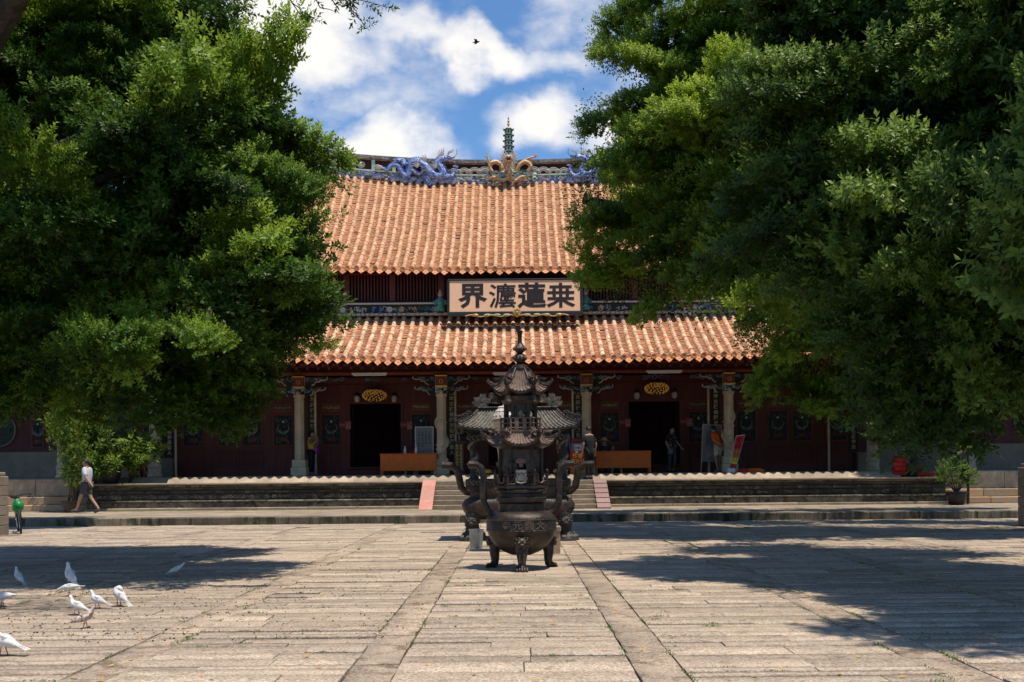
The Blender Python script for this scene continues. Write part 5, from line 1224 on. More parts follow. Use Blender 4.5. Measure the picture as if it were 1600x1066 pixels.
    b = MB(); hexroof(b, C0, .37, .13, 2.62, 2.96, .10, 6, 0, 1, 0, 7, .06); r2 = b.build('upper_burner_roof', mats, t, smooth=50)
    b = MB()
    for d in h6: dragon_head(b, C0+d*.32+Vector((0, 0, 2.80)), d, .08, 0); dragon_head(b, C0+d*.23+Vector((0, 0, 2.83)), d, .05, 0)
    b.build('dragon_head', mats, r2, smooth=50)
    for i, d in enumerate(h6):   # bells under the corners
        if i in (1, 2): continue
        p = C0+d*(.36 if i else .31)+Vector((0, -.14 if i == 0 else 0, 2.56)); b = MB(); b.tube([p+Vector((0, 0, .05)), p], .006, 4, 0); b.lathe([(.018, 0), (.04, -.01), (.05, -.07), (.065, -.10), (.06, -.105)], 12, p, 0); b.build('bell', mats, r2)
    b = MB(); b.lathe([(.145, 2.93), (.15, 2.975), (.12, 2.985), (.115, 3.01), (.09, 3.02), (.06, 3.04), (.05, 3.055), (.085, 3.09), (.10, 3.125), (.085, 3.165), (.05, 3.19), (.04, 3.20), (.07, 3.225), (.095, 3.265), (.08, 3.30), (.045, 3.33), (.035, 3.35), (.03, 3.40), (.036, 3.50), (.045, 3.51), (.045, 3.53), (.02, 3.53)], 24, C0, 0)
    for zz in (3.125, 3.265):
        for k in range(10): a_ = 2*math.pi*k/10; b.ball(C0+Vector((.088*math.cos(a_), .088*math.sin(a_), zz)), (.02, .02, .03), 1, 6, 4)
    b.build('finial', mats, t, smooth=45)
M['bowl_letter'] = mk('worn_bronze_lettering', (0.17, 0.115, 0.07), (0.07, 0.05, 0.035), 20, 0.6, 0.3)
make_front_burner()
RX, RY = .06, 22.9
def make_rear_burner():
    t = thing('incense_burner', 'wide roofed bronze incense burner standing behind the pagoda shaped one', 'incense burner', (RX, RY, 0)); C0 = Vector((RX, RY, 0)); mats = [M['bronze'], M['iron_grey'], M['bone'], M['iron']]
    hw, hd = 1.12, .62
    b = MB()
    prof = [(.55, .42), (.80, .44), (.97, .52), (1.04, .64), (1.05, .74), (1.0, .84), (.93, .88), (.90, .92), (.90, 1.0), (.96, 1.04), (.96, 1.08)]
    rings = []
    for s_, z in prof:
        ring = []
        for k in range(40):
            a_ = 2*math.pi*k/40; cx_, cy_ = math.cos(a_), math.sin(a_); px_ = math.copysign(abs(cx_)**.35, cx_)*hw*s_; py_ = math.copysign(abs(cy_)**.35, cy_)*hd*(s_ if s_ < 1 else s_); ring.append(C0+Vector((px_, py_, z)))
        rings.append(ring)
    b.rings(rings, 3); b.build('basin', mats, t, smooth=45)
    for sx in (-1, 1):
        for sy in (-1, 1):
            p = C0+Vector((sx*.97, sy*.46, 0)); b = MB()
            b.tube([p+Vector((-sx*.08, 0, .58)), p+Vector((0, 0, .44)), p+Vector((.0, 0, .30)), p+Vector((0, 0, .2))], [.15, .16, .12, .13], 12, 0)
            b.lathe([(.0001, 0), (.28, 0), (.27, .05), (.20, .10), (.17, .16), (.14, .20)], 12, p, 0)
            for k in range(7): a_ = 2*math.pi*k/7; b.ball(p+Vector((.2*math.cos(a_), .2*math.sin(a_), .08)), (.07, .07, .05), 1, 7, 5)
            lg = b.build('leg', mats, t, smooth=45); b = MB(); lion_face(b, p+Vector((0, sy*.10, .38)), (0, sy, 0), .26, 0, 1); b.build('lion_head', mats, lg, smooth=50)
    for sg in (-1, 1):
        b = MB(); P_ = [(.92, .98), (1.10, 1.0), (1.20, 1.10), (1.24, 1.3), (1.27, 1.46), (1.38, 1.55), (1.56, 1.56), (1.60, 1.56)]; b.tube([C0+Vector((sg*x, -.05, z)) for x, z in P_], .068, 10, 3, sx=1.2, up=(0, 1, 1)); b.build('handle', mats, t, smooth=30)
    b = MB(); x1 = 1.08
    b.bbox(C0.x-x1, C0.x+x1, C0.y-.6, C0.y+.6, 1.081, 1.13, .01, 0); b.bbox(C0.x-x1, C0.x+x1, C0.y-.6, C0.y-.57, 1.13, 1.27, .008, 0); b.bbox(C0.x-x1, C0.x+x1, C0.y+.57, C0.y+.6, 1.13, 1.27, .008, 0)
    for sg in (-1, 1): b.bbox(C0.x+sg*(x1-.015)-.015, C0.x+sg*(x1-.015)+.015, C0.y-.57, C0.y+.57, 1.13, 1.27, .008, 0)
    for k in range(22): x = C0.x-x1+.07+k*.0925; b.tube([(x+.035*math.cos(a_), C0.y-.605, 1.20+.04*math.sin(a_)) for a_ in np.linspace(0, 5, 7)], .011, 4, 1)
    b.build('tray_frieze', mats, t, smooth=25)
    for sx in (-1, -.36, .36, 1):
        for sy in (-1, 1):
            p = C0+Vector((sx*.93, sy*.5, 1.27)); b = MB(); b.lathe([(.10, 0), (.07, .05), (.055, .10), (.055, .92), (.08, 1.0)], 10, p, 0)
            pl_ = b.build('pillar', mats, t); b = MB()
            pts = [p+Vector(((.075)*math.cos(k*.75), .075*math.sin(k*.75), .10+k*.045)) for k in range(18)]; b.tube(pts, [.02+.028*math.sin(math.pi*k/17) for k in range(18)], 6, 1); dragon_head(b, pts[-1]+Vector((0, -.04, .03)), (0.5, -1, 0), .09, 1)
            for k in range(5): b.tube([pts[3*k+1], pts[3*k+1]+Vector((.05*(-1)**k, -.07, .05))], [.02, .005], 4, 2)
            b.build('coiled_dragon', mats, pl_, smooth=45)
    # roof
    b = MB(); ze, zr, ex, ey, rx_ = 2.30, 2.70, 1.24, .82, .82
    def rp(x, s, side, h=0):   # front/back slopes: s 0 eave ->1 ridge
        L = ex + (rx_-ex)*s; q = x/ex; xx = q*L; crn = abs(q)**5
        return C0+Vector((xx, side*(ey*(1-s)), ze+(zr-ze)*(s**1.35)+.10*crn*(1-s)**2+h))
    for side in (-1, 1):
        S, T = 24, 7; vs = [rp(-ex+2*ex*i/S, j/T, side) for j in range(T+1) for i in range(S+1)]; b.add(vs, [(j*(S+1)+i, j*(S+1)+i+1, (j+1)*(S+1)+i+1, (j+1)*(S+1)+i) for j in range(T) for i in range(S)], 1)
        b.add([rp(-ex+2*ex*i/S, 0, side, h) for h in (0, -.05) for i in range(S+1)], [(i, i+1, S+2+i, S+1+i) for i in range(S)], 0)
        for k in range(27): x = -ex*.97+k*(2*ex*.97/26); b.tube([rp(x, s, side, .008) for s in np.linspace(0, .97, 6)], .021, 6, 1)
    for sg in (-1, 1):
        def ep(y, s, h=0): yy = y*(1-s); return C0+Vector((sg*(ex+(rx_-ex)*s), yy*ey, ze+(zr-ze)*(s**1.35)+.10*abs(y)**5*(1-s)**2+h))
        S, T = 12, 7; vs = [ep(-1+2*i/S, j/T) for j in range(T+1) for i in range(S+1)]; b.add(vs, [(j*(S+1)+i, j*(S+1)+i+1, (j+1)*(S+1)+i+1, (j+1)*(S+1)+i) for j in range(T) for i in range(S)], 1)
        for k in range(12): b.tube([ep(-.92+k*.167, s, .008) for s in np.linspace(0, .9, 5)], .02, 5, 1)
        b.add([ep(-1+2*i/S, 0, h) for h in (0, -.05) for i in range(S+1)], [(i, i+1, S+2+i, S+1+i) for i in range(S)], 0)
    rf_ = b.build('burner_roof', mats, t, smooth=50)
    b = MB(); b.bbox(C0.x-rx_, C0.x+rx_, C0.y-.04, C0.y+.04, zr-.02, zr+.06, .01, 0); b.bbox(C0.x-rx_-.02, C0.x+rx_+.02, C0.y-.055, C0.y+.055, zr+.06, zr+.085, .008, 1); b.build('ridge_beam', mats, rf_, smooth=20)
    b = MB(); b.bbox(C0.x-1.05, C0.x+1.05, C0.y-.6, C0.y+.6, 2.20, 2.33, .02, 0); b.build('eave_board', mats, t, smooth=20)
    for sg in (-1, 1):
        for side in (-1, 1):
            b = MB(); b.tube([rp(sg*ex, s, side, .03) for s in np.linspace(0, 1, 9)], .034, 7, 0)
            for k in range(4): s_ = .05+.17*k; p = rp(sg*ex, s_, side, .08); b.tube([p+Vector((sg*.075*math.cos(a_), 0, .03+.065*math.sin(a_))) for a_ in np.linspace(-1.4, 3.6, 9)], [.024-.002*j for j in range(9)], 6, 0)
            b.build('hip_ornament', mats, rf_, smooth=45)
        # flaming ridge end ornament
        b = MB(); p = C0+Vector((sg*(rx_-.02), 0, zr+.06)); dragon_head(b, p+Vector((-sg*.10, 0, .06)), (-sg, 0, 0), .11, 1)
        b.prism([(p.x-sg*.16, p.z+.03), (p.x+sg*.10, p.z+.03), (p.x+sg*.16, p.z+.13), (p.x+sg*.10, p.z+.16), (p.x+sg*.13, p.z+.23), (p.x-sg*.0, p.z+.23), (p.x-sg*.02, p.z+.30), (p.x-sg*.14, p.z+.30), (p.x-sg*.14, p.z+.22), (p.x-sg*.24, p.z+.20), (p.x-sg*.24, p.z+.11), (p.x-sg*.14, p.z+.10)], p.y-.03, p.y+.03, 1); b.build('ridge_ornament', mats, rf_, smooth=45)
    b = MB()
    for k in range(20): x = C0.x-1.0+k*.105; b.tube([(x+.04*math.cos(a_), C0.y-.64, 2.13+.05*math.sin(a_)) for a_ in np.linspace(0, 5, 7)], .012, 4, 1)
    b.bbox(C0.x-1.0, C0.x+1.0, C0.y-.625, C0.y-.60, 2.06, 2.20, .008, 0); b.build('carved_valance', mats, t, smooth=40)
make_rear_burner()
# white stone lantern between the burners
p = W(790, 700, 19.6); t = thing('stone_lantern', 'pale worn stone urn with a fluted lid half hidden behind the front burner', 'urn', (p.x, 19.6, 0)); c0 = (p.x, 19.6, 0)
b = MB(); b.lathe([(.0001, 0), (.22, 0), (.22, .12), (.13, .16), (.10, .5), (.10, 1.2), (.12, 1.55), (.14, 1.75), (.17, 2.0), (.215, 2.25), (.23, 2.33), (.20, 2.36), (.1, 2.36)], 20, c0); b.build('post', M['urn_stone'] if 'urn_stone' in M else M['pale_stone'], t)
b = MB(); b.lathe([(.20, 2.36), (.24, 2.38), (.21, 2.46), (.14, 2.56), (.05, 2.62), (.03, 2.68), (.01, 2.72)], 20, c0)
for k in range(16):
    for j in range(3): a_ = 2*math.pi*(k+.5*j)/16; rr_ = (.20, .155, .10)[j]; b.ball((c0[0]+rr_*math.cos(a_), c0[1]+rr_*math.sin(a_), (2.43, 2.51, 2.58)[j]), (.035, .035, .03), 0, 7, 5)
b.build('lid', M['offwhite'], t)
# zinc bin, small stone posts
p = W(744, 858, 20.2); x, y = p.x, 20.3; t = thing('zinc_bin', 'grey galvanised metal bin beside the left leg of the front burner', 'bin', (x, y, 0))
b = MB(); b.lathe([(.11, 0), (.135, .34), (.14, .345), (.145, .36), (.135, .36), (.13, .34), (.105, .02), (.001, .02)], 28, (x, y, 0)); b.build('body', M['zinc'], t)
b = MB(); b.tube([(x+.14*math.cos(a_), y-.02-.05*math.sin(a_), .34-.10*math.sin(a_)) for a_ in np.linspace(0, math.pi, 9)], .005, 5); b.build('handle', M['zinc'], t)
p = W(869, 862, 19.0); b = MB(); b.bbox(p.x-.07, p.x+.07, 18.9, 19.1, 0, .38, .01, 0); b.bbox(p.x-.085, p.x+.085, 18.88, 19.12, .38, .48, .02, 1); tag(b.build('stone_marker', [M['orange_stone'], M['dado']], smooth=20), 'short ochre stone marker with grey cap behind the right leg of the front burner', 'marker')
for (px, py, Y, lb) in ((-10, 835, 26.0, 'grey stacked block post at the left edge behind the bicycle'), (1613, 832, 26.0, 'grey stacked block post cut off by the right edge')):
    X0 = gx(px, Y); t = thing('stone_post', lb, 'post', (X0, Y, 0), group='grey stone block posts at the edges of the court')
    for k in range(6):
        b = MB(); hw_ = .245; z0 = k*.235
        if k % 2: b.bbox(X0-hw_, X0+hw_, Y-hw_, Y+hw_, z0, z0+.23, .015); b.build('stone_block', M['dado'], t, smooth=20)
        else:
            b.bbox(X0-hw_, X0-.01, Y-hw_, Y+hw_, z0, z0+.23, .015); b.build('stone_block', M['dado'], t, smooth=20); b = MB(); b.bbox(X0+.0, X0+hw_, Y-hw_, Y+hw_, z0, z0+.23, .015); b.build('stone_block', M['dado'], t, smooth=20)
    b = MB(); b.bbox(X0-.2, X0+.2, Y-.2, Y+.2, 1.41, 1.50, .02); b.build('cap_stone', M['dado'], t, smooth=20)

# ================================================================== PIGEONS
M['pigeon'] = mk('white_feathers', (0.74, 0.71, 0.66), (0.56, 0.53, 0.50), 22, 0.7, 0.3, var=0.03, fine=90, bdist=.006)
M['pigeon_sp'] = mk('speckled_feathers', (0.66, 0.56, 0.48), (0.24, 0.11, 0.07), 22, 0.7, 0.3, var=0.03, lo=.46, hi=.54)
M['wingf'] = mk('wing_feathers', (0.46, 0.43, 0.40), (0.72, 0.69, 0.65), 34, 0.7, 0.5, var=0.03, streak=True)
M['pfoot'] = mk('pink_bird_foot', (0.40, 0.10, 0.07), (0.3, 0.08, 0.06), 20, 0.6, 0)
M['eye'] = mk('dark_eye', (0.02, 0.01, 0.01), (0.03, 0.01, 0.01), 20, 0.2, 0)
def pigeon(x, y, rz_, label, pose='walk', mat='pigeon', s=1.0):
    t = thing('pigeon', label, 'pigeon', (x, y, 0), rz_, group='pigeons on the courtyard paving')
    # local: facing +X
    if pose == 'upright': sp = [(-.155, .045, .010), (-.12, .075, .032), (-.07, .12, .058), (0, .165, .070), (.04, .215, .060), (.055, .265, .038), (.056, .300, .027), (.062, .325, .028), (.072, .345, .020), (.078, .356, .008)]
    elif pose == 'peck': sp = [(-.19, .16, .012), (-.14, .16, .034), (-.07, .155, .060), (0, .15, .070), (.06, .145, .058), (.11, .135, .038), (.15, .12, .027), (.18, .105, .028), (.20, .09, .022), (.21, .078, .008)]
    elif pose == 'preen': sp = [(-.14, .05, .012), (-.10, .09, .036), (-.05, .13, .062), (0, .165, .075), (.02, .20, .072), (.015, .235, .055), (-.005, .25, .035), (-.03, .235, .03), (-.045, .215, .022), (-.05, .20, .01)]
    elif pose == 'stretch': sp = [(-.17, .075, .012), (-.12, .095, .032), (-.06, .12, .055), (0, .145, .064), (.05, .175, .055), (.09, .205, .036), (.12, .235, .026), (.14, .255, .027), (.158, .262, .020), (.168, .260, .008)]
    else: sp = [(-.17, .085, .012), (-.12, .10, .034), (-.06, .125, .060), (0, .145, .070), (.05, .165, .060), (.075, .205, .038), (.085, .24, .027), (.095, .265, .029), (.108, .280, .022), (.115, .285, .008)]
    b = MB(); P_ = [Vector((a_, 0, c_))*s for a_, c_, r_ in sp]; b.tube(P_, [r_*s for *_, r_ in sp], 14, 0, sx=.82, up=(0, 1, 0))
    b.build('body', M[mat], t, world=False, smooth=70)
    e = P_[0]; d = (P_[0]-P_[2]).normalized(); sdv = Vector((0, 1, 0)); b = MB()
    for k in range(-3, 4):
        tip = e + d*(.075+.0)*s + sdv*k*.012*s; bs = P_[1]+sdv*k*.006*s; q = sdv*.009*s
        b.add([bs-q+Vector((0, 0, .01))*s, bs+q+Vector((0, 0, .01))*s, tip+q, tip, tip-q, bs-Vector((0, 0, .008))*s], [(0, 1, 2, 3, 4), (5, 4, 3), (5, 3, 2), (5, 0, 4), (5, 2, 1)])
    b.build('tail', M[mat], t, world=False, smooth=30)
    for sg in (-1, 1):
        b = MB(); sh = P_[4 if pose != 'preen' else 3]+Vector((-.01, 0, -.005))*s; tl = P_[1]+Vector((-.02, 0, .012))*s
        rings = []
        for k in range(8):
            u_ = k/7; c_ = sh*(1-u_)+tl*u_+Vector((0, sg*(.055*math.sin(math.pi*min(1, u_*1.05+.18))*.95+.003), .012*math.sin(math.pi*u_)))*s; h_ = (.040*(1-u_)**.6+.006)*s*(1 if k else .5); dn = Vector((0, 0, 1))
            rings.append([c_+dn*h_, c_+Vector((0, sg*.010*s, 0)), c_-dn*h_*.9, c_-Vector((0, sg*.006*s, 0))])
        b.rings(rings, 0); b.build('wing', M['wingf'] if mat == 'pigeon' else M[mat], t, world=False, smooth=60)
    hd = P_[-3]; dr = (P_[-1]-P_[-3]).normalized()
    b = MB(); b.tube([P_[-1]-dr*.004*s, P_[-1]+dr*.014*s, P_[-1]+dr*.026*s+Vector((0, 0, -.004*s))], [.007*s, .005*s, .001*s], 6, 0); b.build('beak', M['pfoot'], t, world=False)
    for sg in (-1, 1): b = MB(); b.ball(P_[-2]*.6+P_[-3]*.4+Vector((0, sg*.019*s, .004*s)), .005*s, 0, 7, 5); b.build('eye', M['eye'], t, world=False)
    for sg in (-1, 1):
        b = MB(); hx = (.0 if pose != 'upright' else -.01)*s; stp = .022*sg*s if pose in ('walk', 'stretch') else 0
        b.tube([(hx, sg*.028*s, .12*s), (hx+.006*s, sg*.028*s, .085*s)], [.022*s, .012*s], 8, 1); b.tube([(hx+.006*s, sg*.028*s, .09*s), (hx+stp, sg*.028*s, .006)], .0055*s, 6, 0)
        for a_ in (-.5, 0, .5, 3.14): b.tube([(hx+stp, sg*.028*s, .006), (hx+stp+.036*s*math.cos(a_), sg*.028*s+.036*s*math.sin(a_), .004)], [.005*s, .003*s], 5, 0)
        b.build('leg', [M['pfoot'], M[mat]], t, world=False)
def gp(px, py): # ground point from the pixel of the feet
    q = W(px, py, FPX); dx, dv = q.x, -(q.z-EYE); Y = EYE*FPX/dv; return dx*Y/FPX, Y
for (px, py, a_, pose, mat, s, lb) in (
    (29, 914, 150, 'upright', 'pigeon', .95, 'white pigeon standing upright in shade nearest the left edge'),
    (110, 918, 140, 'upright', 'pigeon', 1.28, 'tall upright white pigeon with stretched neck, in the shade'),
    (276, 901, 12, 'stretch', 'pigeon', 1.0, 'lone white pigeon walking in shade, apart on the right of the flock'),
    (108, 931, 178, 'peck', 'pigeon', 1.0, 'white pigeon leaning level to peck, below the tall upright one'),
    (4, 948, 182, 'peck', 'pigeon', 1.1, 'white pigeon in shade with its head cut off by the left edge'),
    (120, 961, 170, 'walk', 'pigeon', 1.0, 'sunlit white pigeon facing left just behind the speckled one'),
    (152, 951, 168, 'walk', 'pigeon', .98, 'white pigeon with brownish tail between the sunlit and the preening ones'),
    (186, 947, 160, 'preen', 'pigeon', 1.15, 'plump white pigeon preening with its head tucked down'),
    (133, 982, 12, 'walk', 'pigeon_sp', 1.05, 'brown speckled pigeon with white tail facing right'),
    (6, 1025, 172, 'walk', 'pigeon', 1.25, 'brightest and nearest white pigeon at the lower left edge')):
    x, y = gp(px, py); pigeon(x, y, math.radians(a_), lb, pose, mat, s*.72)
# bird in flight
p = W(744, 66, 60); t = thing('flying_bird', 'small dark bird gliding across the blue sky above the roof', 'bird', p)
b = MB(); b.tube([p+Vector((-.20, 0, -.02)), p+Vector((-.05, 0, 0)), p+Vector((.12, 0, .02)), p+Vector((.19, 0, .03))], [.015, .05, .05, .015], 8, 0); b.build('body', M['dark'], t)
for sg in (-1, 1):
    b = MB(); b.add([p+Vector((.08, sg*.03, .02)), p+Vector((.05, sg*.30, .04)), p+Vector((-.12, sg*.42, .02)), p+Vector((-.06, sg*.03, .02)), p+Vector((0, sg*.2, .03))], [(0, 1, 2, 3), (3, 4, 0), (0, 4, 1), (1, 4, 2), (2, 4, 3)]); b.build('wing', M['dark'], t, smooth=0)

# ================================================================== BICYCLE
def bicycle():
    x, y = gp(30, 834); t = thing('bicycle', 'bicycle with a bright green bag leaning on the left stone post', 'bicycle', (x, y, 0), math.radians(0))
    y += .1; rz_ = math.radians(-62); R_ = Matrix.Translation((x, y, 0)) @ Matrix.Rotation(rz_, 4, 'Z') @ Matrix.Rotation(.10, 4, 'X'); r = .30
    # local: bike along X, front at +X ; wheel centre front at (0,0,r)
    def T(*q): return R_ @ Vector(q)
    for cx_ in (0, -1.0):
        b = MB(); b.tube([T(cx_+r*math.cos(a_), 0, r+.01+r*math.sin(a_)) for a_ in np.linspace(0, 2*math.pi, 33)], .022, 8, cap=False); wh = b.build('wheel', M['rubber'], t)
        b = MB(); b.tube([T(cx_+(r-.03)*math.cos(a_), 0, r+.01+(r-.03)*math.sin(a_)) for a_ in np.linspace(0, 2*math.pi, 33)], .010, 6, cap=False)
        for k in range(14): a_ = 2*math.pi*k/14; b.tube([T(cx_, 0, r+.01), T(cx_+(r-.03)*math.cos(a_), 0, r+.01+(r-.03)*math.sin(a_))], .0025, 3)
        b.tube([T(cx_, -.04, r+.01), T(cx_, .04, r+.01)], .02, 8); b.build('rim', M['zinc'], wh)
    b = MB(); hp = T(-.14, 0, .80)
    for sg in (-1, 1): b.tube([T(0, sg*.05, r), T(-.09, sg*.05, .62), T(-.12, 0, .68)], .013, 6)
    b.tube([T(-.12, 0, .66), T(-.16, 0, .92)], .018, 7); b.tube([T(-.13, 0, .68), T(-.60, 0, .32)], .02, 7); b.tube([T(-.14, 0, .76), T(-.66, 0, .62)], .018, 7); b.tube([T(-.60, 0, .32), T(-.70, 0, .85)], .018, 7); b.tube([T(-.60, 0, .32), T(-1.0, .04, r)], .012, 6); b.tube([T(-.68, 0, .62), T(-1.0, .04, r)], .012, 6)
    b.build('frame', M['dark'], t)
    b = MB(); b.tube([T(-.24, -.30, .93), T(-.17, -.2, .95), T(-.16, 0, .92), T(-.17, .2, .95), T(-.24, .30, .93)], .013, 7); b.tube([T(-.24, -.30, .93), T(-.27, -.34, .92)], .02, 7); b.tube([T(-.24, .30, .93), T(-.27, .34, .92)], .02, 7); b.build('handlebar', M['rubber'], t)
    b = MB(); b.ball(T(-.70, 0, .88), (.13, .08, .04), 0, 10, 6); b.build('saddle', M['rubber'], t)
    b = MB(); b.tube([T(.0, 0, .84), T(.02, 0, .72), T(.02, 0, .60), T(.0, 0, .50)], [.07, .125, .13, .06], 9, 0, sx=1.1); b.ball(T(.05, .02, .68), (.12, .13, .13), 0, 9, 6); tag(b.build('shopping_bag', M['green_bag']), 'bright green plastic bag hanging on the bicycle handlebar', 'bag')
bicycle()
# red sacks
x0 = gx(1405, 35.8); 
for k, (zz, wd, dx, lb) in enumerate(((0, .28, -.02, 'bottom red cloth sack of the stack beside the potted tree'), (.17, .26, .01, 'second red cloth sack from the bottom of the stack'), (.34, .27, -.02, 'third red cloth sack of the stack beside the pot'), (.50, .25, .05, 'topmost red cloth sack of the stack beside the potted tree'))):
    b = MB(); rs = random.Random(k+3); rings = []; ph = rs.uniform(0, 6)
    for j in range(9):
        u_ = j/8; a_ = -math.pi/2+math.pi*u_; ring = []
        for i in range(22):
            q = 2*math.pi*i/22; sq = 1/max(abs(math.cos(q)), abs(math.sin(q)))**.55
            rr_ = (max(.12, math.cos(a_)**.35) if 0 < j < 8 else .12)*sq*(1+.05*math.sin(3*q+ph)+.03*math.sin(7*q+j)+rs.uniform(-.02, .02)); fold = .02*math.sin(4*q+ph+j*.5)+.03*math.cos(q+ph)
            ring.append(Vector((x0+dx+wd*.92*rr_*math.cos(q), 35.80+.19*rr_*math.sin(q), ZT+.004+zz+.085+.088*math.sin(a_)+fold*(.4+u_)*.6)))
        rings.append(ring)
    b.rings(rings, 0); tag(b.build('cloth_sack', M['redcloth'], smooth=70), lb, 'sack', group='red cloth sacks stacked by the potted tree')
b = MB(); rs = random.Random(77)
for k in range(6): b.ball((gx(1432+k*4, 35.8)+rs.uniform(-.05, .05), 35.58, ZT+.05+rs.uniform(0, .06)), (.11, .08, .06), 0, 9, 6)
tag(b.build('red_cloth', M['redcloth'], smooth=70), 'crumpled red cloth lying at the foot of the potted tree', 'cloth')
# ================================================================== PEOPLE
def skin_mesh(name, verts, edges, radii, mat, parent, lev=2, root=0):
    me = bpy.data.meshes.new(name); me.from_pydata([tuple(v) for v in verts], edges, []); me.materials.append(mat)
    o = bpy.data.objects.new(name, me); COL.objects.link(o)
    m_ = o.modifiers.new('skin', 'SKIN'); sv = me.skin_vertices[0].data
    for i, r_ in enumerate(radii):
        sv[i].radius = (r_, r_) if not isinstance(r_, tuple) else r_; sv[i].use_root = (i == root)
    m_.use_smooth_shade = True
    s_ = o.modifiers.new('sub', 'SUBSURF'); s_.levels = lev; s_.render_levels = lev
    dg = bpy.context.evaluated_depsgraph_get(); me2 = bpy.data.meshes.new_from_object(o.evaluated_get(dg)); me2.name = name
    bpy.data.objects.remove(o); bpy.data.meshes.remove(me)
    me2.materials.clear(); me2.materials.append(mat); me2.shade_smooth()
    return link(name, me2, parent, False)
BASE = dict(pelvis=(0, 0, .93), spine=(0, 0, 1.10), chest=(0, .01, 1.30), neck=(0, .0, 1.46), jaw=(0, -.02, 1.53), head=(0, -.015, 1.61), crown=(0, 0, 1.67),
            shL=(.17, 0, 1.39), shR=(-.17, 0, 1.39), elL=(.23, .03, 1.12), elR=(-.23, .03, 1.12), wrL=(.24, -.05, .88), wrR=(-.24, -.05, .88), haL=(.245, -.08, .80), haR=(-.245, -.08, .80),
            hiL=(.09, 0, .90), hiR=(-.09, 0, .90), knL=(.10, -.02, .50), knR=(-.10, -.02, .50), anL=(.10, .02, .09), anR=(-.10, .02, .09), toL=(.12, -.15, .035), toR=(-.12, -.15, .035))
def person(name_label, loc, rz_, J=None, H=1.70, shirt=(.05, .05, .05), pants=(.03, .03, .04), sleeve=.85, shorts=False, shoe=(.03, .03, .03), hair='short', extra=None, shirt2=None, bulk=1.0):
    t = thing('person', name_label, 'person', loc, rz_); j = dict(BASE); j.update(J or {}); k_ = H/1.70
    j = {a_: Vector(v)*k_ for a_, v in j.items()}
    names = list(BASE.keys()); V = [j[n] for n in names]; ix = {n: i for i, n in enumerate(names)}
    E = [('pelvis', 'spine'), ('spine', 'chest'), ('chest', 'neck'), ('neck', 'jaw'), ('jaw', 'head'), ('head', 'crown'), ('chest', 'shL'), ('chest', 'shR'), ('shL', 'elL'), ('elL', 'wrL'), ('wrL', 'haL'), ('shR', 'elR'), ('elR', 'wrR'), ('wrR', 'haR'),
         ('pelvis', 'hiL'), ('pelvis', 'hiR'), ('hiL', 'knL'), ('knL', 'anL'), ('anL', 'toL'), ('hiR', 'knR'), ('knR', 'anR'), ('anR', 'toR')]
    rad = dict(pelvis=.125, spine=.115, chest=.135, neck=.052, jaw=.068, head=.092, crown=.062, shL=.062, shR=.062, elL=.042, elR=.042, wrL=.028, wrR=.028, haL=.032, haR=.032, hiL=.088, hiR=.088, knL=.056, knR=.056, anL=.038, anR=.038, toL=.032, toR=.032)
    Rr = [rad[n]*k_*(bulk if n in ('pelvis', 'spine', 'chest') else 1) for n in names]; ed = [(ix[a_], ix[b_]) for a_, b_ in E]
    for sd_ in ('L', 'R'):   # fingers and thumb
        h, w_ = j['ha'+sd_], j['wr'+sd_]; d = (h-w_).normalized(); sidev = d.cross(Vector((0, 1, 0) if abs(d.y) < .8 else (1, 0, 0))).normalized()
        cur = d.cross(sidev)
        for q, (of, ln) in enumerate(((-.024, .055), (-.008, .065), (.008, .062), (.024, .05))):
            i0 = len(V); V.append(h+sidev*of+d*.03); Rr.append(.010); V.append(h+sidev*of*1.15+d*(.03+ln*.6)+cur*.012); Rr.append(.009); V.append(h+sidev*of*1.15+d*(.03+ln)+cur*.035); Rr.append(.007); ed += [(ix['ha'+sd_], i0), (i0, i0+1), (i0+1, i0+2)]
        i0 = len(V); V.append(h-d*.02-sidev*.035+cur*.015); Rr.append(.011); V.append(h+d*.015-sidev*.05+cur*.03); Rr.append(.008); ed += [(ix['ha'+sd_], i0), (i0, i0+1)]
    skin_mesh('body', V, ed, Rr, M['skin'], t)
    f = (j['jaw']-j['neck']); fwd = Vector((j['jaw'].x-j['neck'].x, j['jaw'].y-j['neck'].y, 0)); hx = (j['head']-j['neck'])
    turn = j.get('face'); fw = (Vector(turn)/k_).normalized() if turn is not None else Vector((0, -1, 0))
    sdv = fw.cross(Vector((0, 0, 1))).normalized(); up = sdv.cross(fw)
    hd = j['head']; Mx = Matrix((sdv, fw, up)).transposed()
    b = MB(); b.ball(hd+fw*.092*k_-up*.015, (.012, .018, .022), 0, 7, 5, Mx); b.ball(hd+fw*.083*k_-up*.055, (.026, .010, .007), 1, 7, 4, Mx)
    for sg in (-1, 1):
        b.ball(hd+fw*.082*k_+sdv*sg*.032+up*.012, (.012, .008, .007), 2, 7, 5, Mx); b.ball(hd+fw*.080*k_+sdv*sg*.033+up*.030, (.018, .008, .004), 2, 6, 4, Mx); b.ball(hd+sdv*sg*.092*k_-up*.005, (.012, .022, .030), 0, 8, 5, Mx)
    b.build('face', [M['skin'], M['lip'] if 'lip' in M else M['pinksign'], M['hair']], t, world=False)
